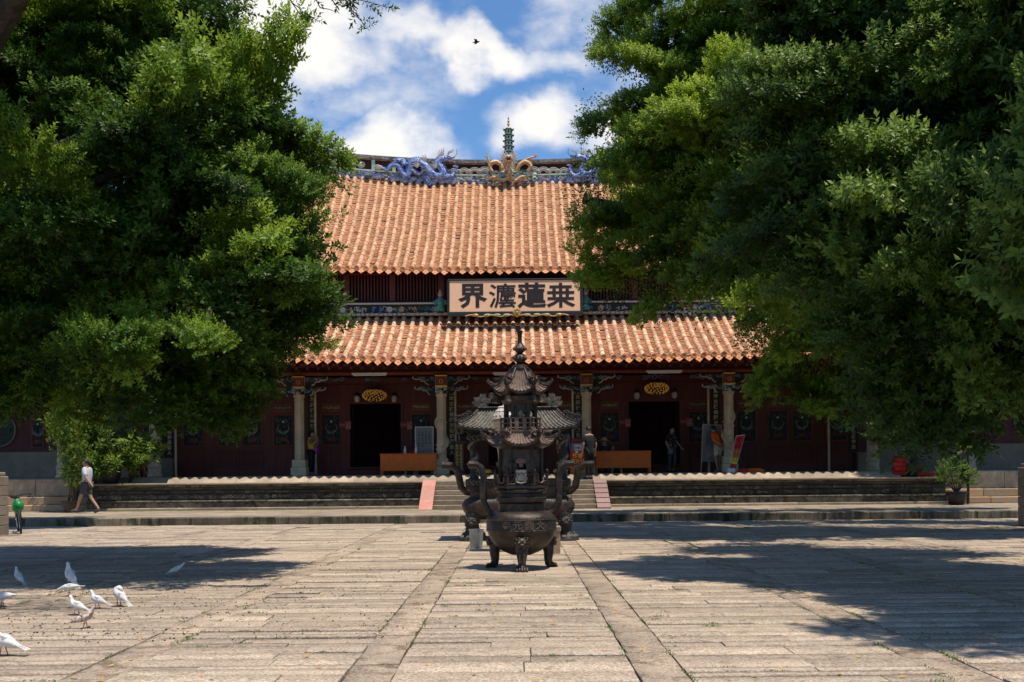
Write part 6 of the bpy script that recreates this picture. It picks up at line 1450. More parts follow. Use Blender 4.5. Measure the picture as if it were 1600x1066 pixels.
    if hair:
        b = MB(); r0 = .103*k_; rr_ = []
        n, kk = 18, 8
        for a_ in range(kk+1):
            th = math.pi*.5*a_/kk*1.25; ring = []
            for i in range(n):
                q = 2*math.pi*i/n; bk = math.cos(q)  # +1 front
                low = 1.0 if bk < .25 else .62; tt = th*low; ring.append(hd+up*(.012+r0*1.06*math.cos(tt))+(fw*math.cos(q)*1.02+sdv*math.sin(q)*.92)*r0*max(.02, math.sin(tt)))
            rr_.append(ring)
        b.rings(rr_, 0); b.build('hair', M['hair'], t, world=False)
        if hair == 'bun': b = MB(); b.ball(hd-fw*.11+up*.0, (.045, .045, .05), 0, 9, 6); b.build('hair_bun', M['hair'], t, world=False)
    def sub(nm, nodes, eds, rs, mt, lev=2): skin_mesh(nm, nodes, eds, rs, mt, t, lev)
    sm_ = cloth('shirt_cloth', shirt, shirt2); pm_ = cloth('trouser_cloth', pants)
    g = 1.12
    nodes = [j['spine'], (j['pelvis']+Vector((0, 0, .0))), j['chest'], j['neck']-Vector((0, 0, .055*k_)), j['shL'], j['shL'].lerp(j['elL'], sleeve), j['shR'], j['shR'].lerp(j['elR'], sleeve)]
    sub('shirt', nodes, [(0, 1), (0, 2), (2, 3), (2, 4), (4, 5), (2, 6), (6, 7)], [.132*k_*bulk, .140*k_*bulk, .150*k_*bulk, .078*k_, .082*k_, .066*k_, .082*k_, .066*k_], sm_)
    lg = .48 if shorts else .93
    def legp(s_): 
        if shorts: return [j['hi'+s_], j['hi'+s_].lerp(j['kn'+s_], .85)]
        return [j['hi'+s_], j['kn'+s_], j['kn'+s_].lerp(j['an'+s_], lg)]
    A, B = legp('L'), legp('R'); nodes = [j['pelvis']+Vector((0, 0, .02))]+A+B; n_ = len(A); ee = [(0, 1), (0, 1+n_)] + [(1+i, 2+i) for i in range(n_-1)] + [(1+n_+i, 2+n_+i) for i in range(n_-1)]
    rl = [.100*k_, .086*k_] if shorts else [.098*k_, .074*k_, .060*k_]
    sub('shorts' if shorts else 'trousers', nodes, ee, [.128*k_*bulk]+rl+rl, pm_)
    sh_ = mk('shoe', shoe, tuple(q*.7 for q in shoe), 9, .6, .1)
    for s_ in ('L', 'R'):
        a_, o_ = j['an'+s_], j['to'+s_]; b = MB(); d = o_-a_; d.z = 0; d = d.normalized(); hl = a_-d*.05; hl.z = a_.z-.045*k_; tp = o_+d*.05
        b.tube([hl, hl+d*.05, (hl+tp)/2+Vector((0, 0, .01)), tp-d*.03, tp], [.035, .046, .048, .044, .025], 10, 0, sx=.95); b.build('shoe', sh_, t, world=False)
    if extra: extra(t, j, k_)
    return t
def at_feet(px, Y, z): return Vector((gx(px, Y), Y, z))
# woman in yellow by the left column, facing right, phone at the ear
def ex1(t, j, k_):
    b = MB(); c = j['pelvis']+Vector((.02, -.20, .0)); b.bbox(c.x-.13, c.x+.13, c.y-.05, c.y+.05, c.z-.05, c.z+.15, .03); b.build('handbag', M['purple'], t, world=False, smooth=40)
    b = MB(); b.tube([c+Vector((-.12, 0, .14)), j['chest']+Vector((-.05, -.15, .0)), j['shR']+Vector((.03, 0, .07)), j['chest']+Vector((0, .16, 0))], .012, 5); b.build('bag_strap', M['purple'], t, world=False)
    b = MB(); b.bbox(j['wrL'].x-.04, j['wrL'].x+.02, j['wrL'].y-.13, j['wrL'].y-.07, j['wrL'].z-.05, j['wrL'].z+.09, .008); b.build('phone', M['black_board'], t, world=False, smooth=20)
    for s_ in ('L', 'R'):
        skin_mesh('patterned_sleeve', [j['sh'+s_], j['sh'+s_].lerp(j['el'+s_], .75)], [(0, 1)], [.088*k_, .070*k_], M['sleeve_pat'], t)
M['purple'] = mk('purple_leather', (0.20, 0.02, 0.26), (0.26, 0.04, 0.32), 12, 0.45, 0.1)
M['sleeve_pat'] = mk('grey_patterned_cloth', (0.22, 0.18, 0.18), (0.06, 0.05, 0.06), 45, 0.85, 0.2, lo=.47, hi=.53)
M['floral'] = None
person('woman in yellow vest with purple handbag, hand at her face, by a column', at_feet(487, 38.3, ZP), math.radians(80), dict(elL=(.22, -.16, 1.16), wrL=(.10, -.22, 1.40), haL=(.06, -.20, 1.46), elR=(-.22, -.12, 1.14), wrR=(-.10, -.24, 1.33), haR=(-.04, -.22, 1.40), head=(0, -.035, 1.60), jaw=(0, -.045, 1.52)),
       H=1.58, shirt=(.75, .46, .02), sleeve=.35, pants=(.015, .016, .025), hair='bun', shoe=(.20, .20, .25), extra=ex1)
# man in the black shirt at the top of the stairs, back to camera, turned left
person('man in black shirt and black trousers, back turned, at the top of the stairs', at_feet(921, 35.5, ZT), math.radians(205), dict(haL=(.21, -.10, .78), wrL=(.22, -.06, .87), head=(.0, -.04, 1.61), jaw=(0, -.04, 1.53), anL=(.06, .0, .09), anR=(-.07, .02, .09), toL=(.10, -.15, .035), toR=(-.12, -.14, .035), knL=(.07, -.02, .5), knR=(-.08, -.01, .5)),
       H=1.72, shirt=(.016, .018, .020), pants=(.008, .008, .009), sleeve=.75, bulk=1.08)
# seated person with straw hat
def ex3(t, j, k_):
    hd = j['head']; b = MB(); b.lathe([(.23, -.005), (.19, .015), (.115, .035), (.10, .10), (.06, .135), (.001, .14)], 24, hd+Vector((0, .01, .015))); b.lathe([(.23, -.005), (.22, -.012), (.10, .02), (.001, .02)], 24, hd+Vector((0, .01, .015))); b.build('straw_hat', M['straw'], t, world=False)
seat = dict(pelvis=(0, .05, .50), spine=(0, .03, .68), chest=(0, 0, .88), neck=(0, -.03, 1.04), jaw=(0, -.06, 1.10), head=(0, -.055, 1.18), crown=(0, -.04, 1.24), shL=(.17, 0, .97), shR=(-.17, 0, .97), elL=(.25, -.12, .78), wrL=(.30, -.28, .86), haL=(.31, -.31, .93), elR=(-.22, -.12, .76), wrR=(-.06, -.30, .80), haR=(-.01, -.33, .81),
            hiL=(.10, .0, .48), hiR=(-.10, .0, .48), knL=(.12, -.40, .50), knR=(-.12, -.40, .50), anL=(.12, -.40, .09), anR=(-.12, -.40, .09), toL=(.13, -.55, .035), toR=(-.13, -.55, .035))
sp_ = at_feet(944, 38.55, ZP)
person('seated worker in a straw hat and dark clothes behind the right orange table', sp_, 0, seat, H=1.62, shirt=(.03, .03, .045), pants=(.02, .02, .03), sleeve=.95, hair='short', extra=ex3)
t = thing('wooden_chair', 'dark chair the straw hatted worker sits on', 'chair', sp_)
b = MB(); b.bbox(sp_.x-.2, sp_.x+.2, sp_.y-.12, sp_.y+.26, ZP+.36, ZP+.40, .01); b.build('seat', M['dark'], t, smooth=20)
b = MB(); b.bbox(sp_.x-.2, sp_.x+.2, sp_.y+.27, sp_.y+.30, ZP+.40, ZP+.85, .01); b.build('backrest', M['dark'], t, smooth=20)
for sx in (-1, 1):
    for yy in (-.10, .24): b = MB(); b.bbox(sp_.x+sx*.18-.018, sp_.x+sx*.18+.018, sp_.y+yy-.018, sp_.y+yy+.018, ZP, ZP+.36, .004); b.build('leg', M['dark'], t, smooth=20)
# person in the doorway, dark floral shirt, grey trousers
def ex4(t, j, k_):
    b = MB(); r_ = random.Random(4)
    for k in range(26):
        a_ = r_.uniform(0, 6.28); z = r_.uniform(.02, .42); b.ball(j['pelvis']+Vector((.165*math.cos(a_), .165*math.sin(a_)*.98, z)), (.022, .022, .026), 0, 6, 4)
    b.build('shirt_flowers', M['flower_print'], t, world=False)
    b = MB(); c = j['haR']; b.bbox(c.x-.07, c.x+.07, c.y-.10, c.y+.02, c.z-.16, c.z+.02, .02); b.build('carried_bag', M['pinkgrey'], t, world=False, smooth=30)
M['flower_print'] = mk('cream_flower_print', (0.28, 0.24, 0.18), (0.20, 0.18, 0.12), 30, 0.85, 0.1)
person('person in a dark floral shirt and grey trousers stepping out of the right doorway', at_feet(1049, 38.7, ZP), math.radians(35), dict(elL=(.26, -.02, 1.14), wrL=(.34, -.14, .96), haL=(.37, -.18, .90), wrR=(-.22, -.10, .92), haR=(-.21, -.14, .85), knL=(.12, -.08, .5), anL=(.14, .06, .10), toL=(.17, -.10, .035), head=(.02, -.05, 1.60), jaw=(.01, -.05, 1.52)),
       H=1.62, shirt=(.018, .020, .022), pants=(.06, .065, .08), sleeve=.9, extra=ex4)
# man in orange shirt leaning to the board
person('man in an orange shirt and pale shorts leaning forward to read the notice board', at_feet(1122, 38.0, ZP), math.radians(215), dict(pelvis=(0, .06, .93), spine=(0, .0, 1.10), chest=(0, -.08, 1.28), neck=(0, -.16, 1.42), jaw=(0, -.21, 1.47), head=(0, -.22, 1.55), crown=(0, -.20, 1.62), shL=(.17, -.12, 1.37), shR=(-.17, -.12, 1.37), elL=(.26, .04, 1.16), wrL=(.14, .19, 1.00), haL=(.07, .21, .98), elR=(-.26, .04, 1.16), wrR=(-.14, .19, .99), haR=(-.07, .22, .97), anL=(.05, .05, .09), toL=(.06, -.10, .035), anR=(-.12, -.02, .09), toR=(-.13, -.17, .035)),
       H=1.66, shirt=(.85, .12, .012), pants=(.62, .52, .40), shorts=True, sleeve=.80, shoe=(.22, .20, .18), bulk=1.06)
# walking man on the left
person('man in a white shirt and dark shorts striding left past the potted plants', at_feet(136, 33.6, Z1), math.radians(-100), dict(elL=(.23, .10, 1.14), wrL=(.24, .24, .98), haL=(.24, .30, .92), elR=(-.22, -.08, 1.13), wrR=(-.20, -.26, 1.0), haR=(-.19, -.33, .97), knL=(.09, -.18, .52), anL=(.09, -.30, .13), toL=(.10, -.45, .07), knR=(-.09, .06, .50), anR=(-.09, .34, .14), toR=(-.10, .22, .04), head=(0, -.05, 1.60), jaw=(0, -.055, 1.52)),
       H=1.66, shirt=(.58, .60, .64), pants=(.07, .075, .085), shorts=True, sleeve=.9, shoe=(.10, .09, .09))
# person behind the rear burner
person('person in grey top and blue trousers seen between the posts of the rear burner', at_feet(881, 37.0, ZP), math.radians(20), dict(), H=1.62, shirt=(.20, .21, .24), pants=(.03, .05, .10), sleeve=.9)

# ================================================================== FOLIAGE
def sprig_mesh(name, n=12, L_=.085, W_=.036, twig=.20, mat='leaf', droop=.0, seed=0, spread=1.0):
    r_ = random.Random(seed); b = MB(); tints = []
    for i in range(n):
        f_ = i/(n-1); base = Vector((0, 0, twig*f_)) ; a_ = i*2.4+r_.uniform(-.3, .3); el = (.15+.75*f_)+r_.uniform(-.2, .2) if i < n-1 else 1.4
        d = Vector((math.cos(a_)*math.cos(el), math.sin(a_)*math.cos(el), math.sin(el)-droop)).normalized()
        s_ = d.cross(Vector((0, 0, 1))); s_ = s_.normalized() if s_.length > .05 else Vector((1, 0, 0)); u_ = s_.cross(d); l = L_*r_.uniform(.75, 1.15); w_ = W_*r_.uniform(.85, 1.1)*.5
        m0, m1, tip = base+d*l*.45-u_*.0, base+d*l*.05, base+d*l-u_*l*.10
        sL, sR = base+d*l*.48-s_*w_+u_*w_*.35, base+d*l*.48+s_*w_+u_*w_*.35
        b.add([m1, sL, sR, tip], [(0, 1, 3), (0, 3, 2)], 0, max(.01, .10+.24*f_+r_.uniform(-.08, .10)))
    b.add([(-.003, 0, 0), (.003, 0, 0), (0, 0, twig)], [(0, 1, 2)], 1)
    me = bpy.data.meshes.new(name); me.from_pydata(b.v, [], b.f); me.materials.append(M[mat]); me.materials.append(M['bark']); me.polygons.foreach_set('material_index', b.m)
    at_ = me.attributes.new('tint', 'FLOAT', 'FACE'); at_.data.foreach_set('value', b.t); me.shade_smooth()
    return me
def sprig_set(key, **kw):
    c = bpy.data.collections.new('sprigs_'+key)
    for i in range(3): c.objects.link(bpy.data.objects.new('sprig', sprig_mesh('sprig', seed=i*5+1, **kw)))
    return c
SPR = {'a': sprig_set('a', mat='leaf'), 'b': sprig_set('b', mat='leaf2', L_=.082, W_=.034), 'c': sprig_set('c', mat='leaf3', L_=.088, W_=.036),
       'pot': sprig_set('pot', mat='leaf_pot', n=9, L_=.16, W_=.055, twig=.18), 'bush': sprig_set('bush', mat='leaf_pot', n=10, L_=.07, W_=.03, twig=.13), 'bonsai': sprig_set('bonsai', mat='leaf3', n=12, L_=.06, W_=.028, twig=.16)}
def scatter_group(coll):
    g = bpy.data.node_groups.new('scatter', 'GeometryNodeTree'); g.interface.new_socket('Geometry', in_out='INPUT', socket_type='NodeSocketGeometry'); g.interface.new_socket('Geometry', in_out='OUTPUT', socket_type='NodeSocketGeometry')
    gi, go = g.nodes.new('NodeGroupInput'), g.nodes.new('NodeGroupOutput'); ip = g.nodes.new('GeometryNodeInstanceOnPoints'); ci = g.nodes.new('GeometryNodeCollectionInfo')
    ci.inputs['Collection'].default_value = coll; ci.inputs['Separate Children'].default_value = True; ci.inputs['Reset Children'].default_value = True
    def na(nm, tp):
        q = g.nodes.new('GeometryNodeInputNamedAttribute'); q.data_type = tp; q.inputs['Name'].default_value = nm; return q
    r_, s_ = na('rot', 'FLOAT_VECTOR'), na('scl', 'FLOAT')
    er = g.nodes.new('FunctionNodeEulerToRotation'); g.links.new(r_.outputs[0], er.inputs[0])
    ip.inputs['Pick Instance'].default_value = True
    g.links.new(gi.outputs[0], ip.inputs['Points']); g.links.new(ci.outputs[0], ip.inputs['Instance']); g.links.new(er.outputs[0], ip.inputs['Rotation']); g.links.new(s_.outputs[0], ip.inputs['Scale']); rl = g.nodes.new('GeometryNodeRealizeInstances'); g.links.new(ip.outputs[0], rl.inputs[0]); g.links.new(rl.outputs[0], go.inputs[0])
    return g
SG = {k: scatter_group(c) for k, c in SPR.items()}
def crown_object(name, P_, D_, S_, T_, key, parent):
    """P points, D directions of growth, S scales, T tones"""
    n = len(P_); rs = np.random.RandomState(n % 9973); print('CROWN', key, n)
    D_ = D_/np.linalg.norm(D_, axis=1, keepdims=True)
    me = bpy.data.meshes.new(name); me.vertices.add(n); me.vertices.foreach_set('co', P_.astype(np.float32).ravel())
    pitch = np.arccos(np.clip(D_[:, 2], -1, 1)); yaw = np.arctan2(D_[:, 1], D_[:, 0]); spin = rs.uniform(0, 6.28, n)
    # euler XYZ: spin about z first is lost in XYZ order, so rotate: R = Rz(yaw) Ry(pitch) Rx(small)
    rot = np.stack([rs.uniform(-.25, .25, n), pitch, yaw], 1).astype(np.float32)
    a_ = me.attributes.new('rot', 'FLOAT_VECTOR', 'POINT'); a_.data.foreach_set('vector', rot.ravel())
    a_ = me.attributes.new('scl', 'FLOAT', 'POINT'); a_.data.foreach_set('value', S_.astype(np.float32))
    a_ = me.attributes.new('tone', 'FLOAT', 'POINT'); a_.data.foreach_set('value', T_.astype(np.float32))
    o = bpy.data.objects.new(name, me); COL.objects.link(o)
    if parent is not None:
        o.parent = parent
        if parent.type == 'EMPTY': o.location = -Vector(parent.location)
    md = o.modifiers.new('leaves', 'NODES'); md.node_group = SG[key]; o.color = (0, 0, 0, 1)
    return o
def unit(n, rs): v = rs.normal(size=(n, 3)); return v/np.linalg.norm(v, axis=1, keepdims=True)
def make_crown(blobs, key, seed, dens=1.0, clump=.42, bright=None, base_tone=.30):
    rs = np.random.RandomState(seed); PP, DD, SS, TT = [], [], [], []; centres = []
    for bi, (c, r) in enumerate(blobs):
        c = np.array(c, float); r = np.array(r if isinstance(r, (tuple, list)) else (r, r, r*.85), float)
        area = 4*math.pi*((r[0]*r[1])**1.6/3+(r[0]*r[2])**1.6/3+(r[1]*r[2])**1.6/3)**(1/1.6)
        nc = max(6, int(area/(clump*clump*1.25)))
        d = unit(nc*5, rs); keep = []
        for v in d:      # spread the clumps
            if all(np.dot(v, k) < 1-.5*(clump*.95/r.mean())**2 for k in keep): keep.append(v)
            if len(keep) >= nc: break
        dirs = np.array(keep); j = rs.uniform(.74, 1.10, len(dirs)); cc = c+dirs*r*j[:, None]
        ok = np.ones(len(cc), bool)
        for bj, (c2, r2) in enumerate(blobs):
            if bj == bi: continue
            c2 = np.array(c2, float); r2_ = np.array(r2 if isinstance(r2, (tuple, list)) else (r2, r2, r2*.85), float)
            ok &= (((cc-c2)/(r2_*.80))**2).sum(1) > 1
        cc, dirs = cc[ok], dirs[ok]; centres += [(c, q) for q in cc]
        for q, dv in zip(cc, dirs):
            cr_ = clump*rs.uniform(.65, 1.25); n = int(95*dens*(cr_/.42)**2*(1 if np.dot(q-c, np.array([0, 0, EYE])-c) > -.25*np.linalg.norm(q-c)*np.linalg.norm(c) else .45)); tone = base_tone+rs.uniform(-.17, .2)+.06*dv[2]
            u_ = unit(n, rs); u_[:, 2] = np.where(u_[:, 2] < -.2, -u_[:, 2]*.8, u_[:, 2]); rad_ = cr_*rs.uniform(.25, 1.0, n)**.5
            p = q+u_*rad_[:, None]*np.array([1.15, 1.15, .62]); gd = u_*.75+dv*.55+np.array([0, 0, .45])+rs.normal(size=(n, 3))*.28
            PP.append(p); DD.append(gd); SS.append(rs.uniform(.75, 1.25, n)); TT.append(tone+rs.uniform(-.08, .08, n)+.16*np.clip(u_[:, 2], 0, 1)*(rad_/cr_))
        n = int(26*dens*r.prod()/(clump**2)*1.0); u_ = unit(n, rs)*(rs.uniform(0, .85, n)**.4)[:, None]     # inner leaves, crown shade put into a darker tone
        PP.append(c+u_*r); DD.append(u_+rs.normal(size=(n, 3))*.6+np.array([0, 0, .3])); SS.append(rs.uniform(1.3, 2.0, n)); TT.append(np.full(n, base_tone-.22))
    return np.concatenate(PP), np.concatenate(DD), np.concatenate(SS), np.concatenate(TT), centres
def bough_mesh(key, seed):
    """one leafy bough about 0.6 m in radius: tufts of sprigs"""
    cfg = dict(a=('leaf', .070, .034), b=('leaf2', .072, .034), c=('leaf3', .070, .034))[key]
    rs = np.random.RandomState(seed*31+7); sp = [sprig_arrays(13, cfg[1], cfg[2], .17, seed*3+i) for i in range(3)]
    nt_ = rs.randint(9, 13); V, F, T = [], [], []; nv = 0
    tc_ = []
    while len(tc_) < nt_:
        v = rs.normal(size=3); v /= np.linalg.norm(v); v[2] = abs(v[2]) if rs.rand() < .78 else v[2]
        if all(np.dot(v, q) < .80 for q in tc_): tc_.append(v)
        elif rs.rand() < .05: tc_.append(v)
    for v in tc_:
        c = v*rs.uniform(.22, .52)*np.array([1.2, 1.2, .72]); r = rs.uniform(.16, .30); n = int(rs.uniform(32, 46)*(r/.23)**1.5); tn = rs.uniform(-.10, .12)
        u = unit(n, rs); u[:, 2] = np.where(u[:, 2] < -.3, -u[:, 2], u[:, 2]); p = c+u*(rs.uniform(.15, 1, n)**.5)[:, None]*r*np.array([1.15, 1.15, .6])
        g_ = u*.7+v*.55+np.array([0, 0, .35])+rs.normal(size=(n, 3))*.25; g_ /= np.linalg.norm(g_, axis=1, keepdims=True)
        for k in range(n):
            sv, sf, st = sp[rs.randint(3)]; z = g_[k]; x = np.cross(z, rs.normal(size=3)); x /= np.linalg.norm(x); y = np.cross(z, x); R3 = np.stack([x, y, z], 1)*rs.uniform(.8, 1.2)
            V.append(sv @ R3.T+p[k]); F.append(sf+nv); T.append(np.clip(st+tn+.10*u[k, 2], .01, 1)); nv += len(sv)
    V = np.concatenate(V).astype(np.float32); F = np.concatenate(F); T = np.concatenate(T).astype(np.float32)
    me = bpy.data.meshes.new('leafy_bough'); me.vertices.add(len(V)); me.vertices.foreach_set('co', V.ravel()); m_ = len(F)
    me.loops.add(m_*3); me.loops.foreach_set('vertex_index', F.ravel().astype(np.int32)); me.polygons.add(m_); me.polygons.foreach_set('loop_start', np.arange(0, m_*3, 3, dtype=np.int32)); me.materials.append(M[cfg[0]])
    at_ = me.attributes.new('tint', 'FLOAT', 'FACE'); at_.data.foreach_set('value', T); me.update(calc_edges=True); me.shade_smooth(); return me
def sprig_arrays(n, L_, W_, twig, seed):
    r_ = random.Random(seed); V, F, T = [], [], []
    for i in range(n):
        f_ = i/(n-1); base = Vector((0, 0, twig*f_)); a_ = i*2.4+r_.uniform(-.3, .3); el = (.10+.75*f_)+r_.uniform(-.2, .2) if i < n-1 else 1.4
        d = Vector((math.cos(a_)*math.cos(el), math.sin(a_)*math.cos(el), math.sin(el))); s_ = d.cross(Vector((0, 0, 1))).normalized(); u_ = s_.cross(d); l = L_*r_.uniform(.75, 1.15); w_ = W_*r_.uniform(.85, 1.1)*.5
        k = len(V); V += [base+d*l*.04, base+d*l*.45-s_*w_+u_*w_*.35, base+d*l*.45+s_*w_+u_*w_*.35, base+d*l*.5, base+d*l-u_*l*.12]
        F += [(k, k+1, k+3), (k, k+3, k+2), (k+1, k+4, k+3), (k+3, k+4, k+2)]; T += [max(.02, .08+.26*f_+r_.uniform(-.07, .09))]*4
    return np.array([tuple(v) for v in V]), np.array(F), np.array(T)
BOUGH = {}
def boughs(t, blobs, key, seed, gap=.72, tone=.30, cap=290, name='leafy_bough'):
    if key not in BOUGH: BOUGH[key] = [bough_mesh(key, i) for i in range(6)]
    rs = np.random.RandomState(seed); L = []; cen = []
    bl = [(np.array(c, float), np.array(r, float)) for c, r in blobs]; camp = np.array([0, 0, EYE])
    for bi, (c, r) in enumerate(bl):
        area = 4*math.pi*(((r[0]*r[1])**1.6+(r[0]*r[2])**1.6+(r[1]*r[2])**1.6)/3)**(1/1.6); nc = max(5, int(area/(gap*gap*1.15))); keep = []
        for v in unit(nc*6, rs):
            if all(np.dot(v, k) < 1-.5*(gap*.9/r.mean())**2 for k in keep): keep.append(v)
            if len(keep) >= nc: break
        for v in keep:
            q = c+v*(r+.08)*(rs.uniform(.60, 1.0) if rs.rand() < .72 else rs.uniform(1.0, 1.3))+rs.normal(size=3)*.10
            if any(((((q-c2)/(r2*.72))**2).sum() < 1) for bj, (c2, r2) in enumerate(bl) if bj != bi): continue
            f = np.dot(v, (camp-q)/np.linalg.norm(camp-q))
            px_, py_ = CX+FPX*q[0]/q[1], CY-FPX*(q[2]-EYE)/q[1]; off = px_ < -120 or px_ > 1720 or py_ < -120
            pr = 1.0 if f > -.15 and not off else .55
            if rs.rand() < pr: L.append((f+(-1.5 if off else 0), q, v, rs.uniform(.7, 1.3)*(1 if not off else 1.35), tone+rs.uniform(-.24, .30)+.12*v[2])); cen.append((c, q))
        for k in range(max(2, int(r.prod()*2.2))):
            q = c+unit(1, rs)[0]*r*rs.uniform(0, .5); L.append((-.9, q, unit(1, rs)[0], 1.45, tone-.24))  # inner boughs take a darker tone, crown shade put into leaf colour
    L.sort(key=lambda e: -e[0]); print('BOUGHS', key, len(L))
    rest = L[cap:]
    for f, q, v, s_, tn in L[:cap]:
        o = bpy.data.objects.new(name, BOUGH[key][rs.randint(6)]); COL.objects.link(o); o.parent = t
        fx = Vector((v[0], v[1], v[2]*.7+.2)).normalized(); up = Vector((v[0]*.7, v[1]*.7, .8)); sy = up.cross(fx).normalized(); up = fx.cross(sy)
        mt = Matrix.Translation(Vector(q)-Vector(t.location)) @ Matrix((fx, sy, up)).transposed().to_4x4() @ Matrix.Rotation(rs.uniform(-.4, .4), 4, 'X') @ Matrix.Diagonal((s_*rs.uniform(.9, 1.25), s_*rs.uniform(.8, 1.15)*rs.choice((-1, 1)), s_*rs.uniform(.8, 1.1), 1))
        o.matrix_local = mt; o.color = (max(0, tn), 0, 0, 1)
    if rest:
        # the least visible leafage joined in one light mesh
        V, F, T = [], [], []; nv = 0; cfg = dict(a='leaf', b='leaf2', c='leaf3')[key]
        P_, D_ = [], []
        for f, q, v, s_, tn in rest:
            n = 34; u = unit(n, rs); c4 = q+u*.45*s_*np.array([1, 1, .7])*rs.uniform(.3, 1, (n, 1)); 
            for k in range(n):
                z = u[k]+rs.normal(size=3)*.5; z /= np.linalg.norm(z)
                for w_ in range(6):
                    x = np.cross(z, rs.normal(size=3)); x /= np.linalg.norm(x); p0 = c4[k]+rs.normal(size=3)*.10; V += [p0, p0+z*.035-x*.02, p0+z*.035+x*.02, p0+z*.078+np.cross(z, x)*.01]; F += [(nv, nv+1, nv+2), (nv+1, nv+3, nv+2)]; nv += 4; T += [max(.02, tn)]*2
        me = bpy.data.meshes.new('inner_foliage'); me.from_pydata([tuple(v) for v in V], [], F); me.materials.append(M[cfg]); at_ = me.attributes.new('tint', 'FLOAT', 'FACE'); at_.data.foreach_set('value', np.array(T, np.float32)); me.shade_smooth()
        o = link('inner_foliage', me, t); o.color = (0, 0, 0, 1); tag(o, kind='stuff')
    return cen
def limb_curve(p0, p1, rs, sag=.12, n=9):
    p0, p1 = Vector(p0), Vector(p1); L_ = (p1-p0).length; pts = []; w1, w2 = rs.uniform(0, 6), rs.uniform(0, 6)
    for i in range(n):
        t_ = i/(n-1); q = p0.lerp(p1, t_); q += Vector((math.sin(t_*5+w1), math.cos(t_*4+w2), math.sin(t_*6+w2)*.6+1.2*math.sin(math.pi*t_)))*L_*.035*math.sin(math.pi*min(1, t_*1.0+.001)); pts.append(q)
    return pts
def tree(label, loc, trunk_h, trunk_r, blobs, key, seed, cat='tree', **kw):
    t = thing('banyan_tree', label, cat, loc, group='large banyan trees framing the court'); rs = random.Random(seed)
    b = MB(); base = Vector(loc); top = base+Vector((0, 0, trunk_h)); n = 10
    for k in range(5):   # fluted trunk of several merged stems
        a_ = 2*math.pi*k/5+.4; o_ = Vector((math.cos(a_), math.sin(a_), 0))*trunk_r*.5
        b.tube([base+o_*1.2+Vector((0, 0, -.1)), base+o_*1.1+Vector((0, 0, .5)), base+o_+Vector((0, 0, trunk_h*.5)), top+o_*1.3], [trunk_r*.62, trunk_r*.56, trunk_r*.52, trunk_r*.42], 10)
    b.build('trunk', M['bark'], t)
    blobs = [(c, tuple(max(.22, q-(.22 if key == 'a' else .12)) for q in r)) for c, r in blobs]
    cen = boughs(t, blobs, key, seed, **kw)
    for c, r in blobs[:26]:
        c = Vector(c); r0 = r if not isinstance(r, (tuple, list)) else r[0]; d = (c-top).length; b = MB(); pts = limb_curve(top-Vector((0, 0, .4)), c, rs, n=12)
        R0 = min(trunk_r*.42, .06+.028*d); b.tube(pts, [R0*(1-.72*i/11) for i in range(12)], 8); b.build('limb', M['bark'], t)
    tb = MB(); rs2 = random.Random(seed+1)
    for c, q in cen:
        if rs2.random() < .5: pts = limb_curve(c+(q-c)*.0, q, rs2, n=5); tb.tube(pts, [.035, .028, .02, .013, .006], 4, cap=False)
    if tb.v: tag(tb.build('twigs', M['bark'], t, fix=False), kind='stuff')
    if key == 'a':
        for pp, r0 in ((((-120, 330, 15.6), (20, 285, 15.0), (110, 292, 14.7), (190, 270, 14.6), (270, 268, 14.6)), .11), (((-100, 200, 15.2), (0, 232, 14.8), (90, 228, 14.6), (150, 190, 14.5), (215, 175, 14.5)), .07), (((20, 285, 15.0), (70, 340, 14.8), (160, 350, 14.6), (230, 390, 14.6)), .06), (((110, 292, 14.7), (150, 240, 14.6), (230, 215, 14.4)), .045)):
            b = MB(); Q = [W(*q) for q in pp]; P_, R_ = [], []
            for i in range(len(Q)-1):
                p0, p1, p2, p3 = Q[max(i-1, 0)], Q[i], Q[i+1], Q[min(i+2, len(Q)-1)]
                for k in range(6):
                    u_ = k/6; P_.append(0.5*((2*p1)+(p2-p0)*u_+(2*p0-5*p1+4*p2-p3)*u_*u_+(3*p1-p0-3*p2+p3)*u_**3)+Vector((0, 0, .02*math.sin(7*(i+u_))))); R_.append(r0*(1-.75*(i+u_)/(len(Q)-1)))
            b.tube(P_, R_, 9); b.build('limb', M['bark'], t)
    return t
def BL(px, py, Y, r, sq=.85): p = W(px, py, Y); return ((p.x, p.y, p.z), (r, r, r*sq))
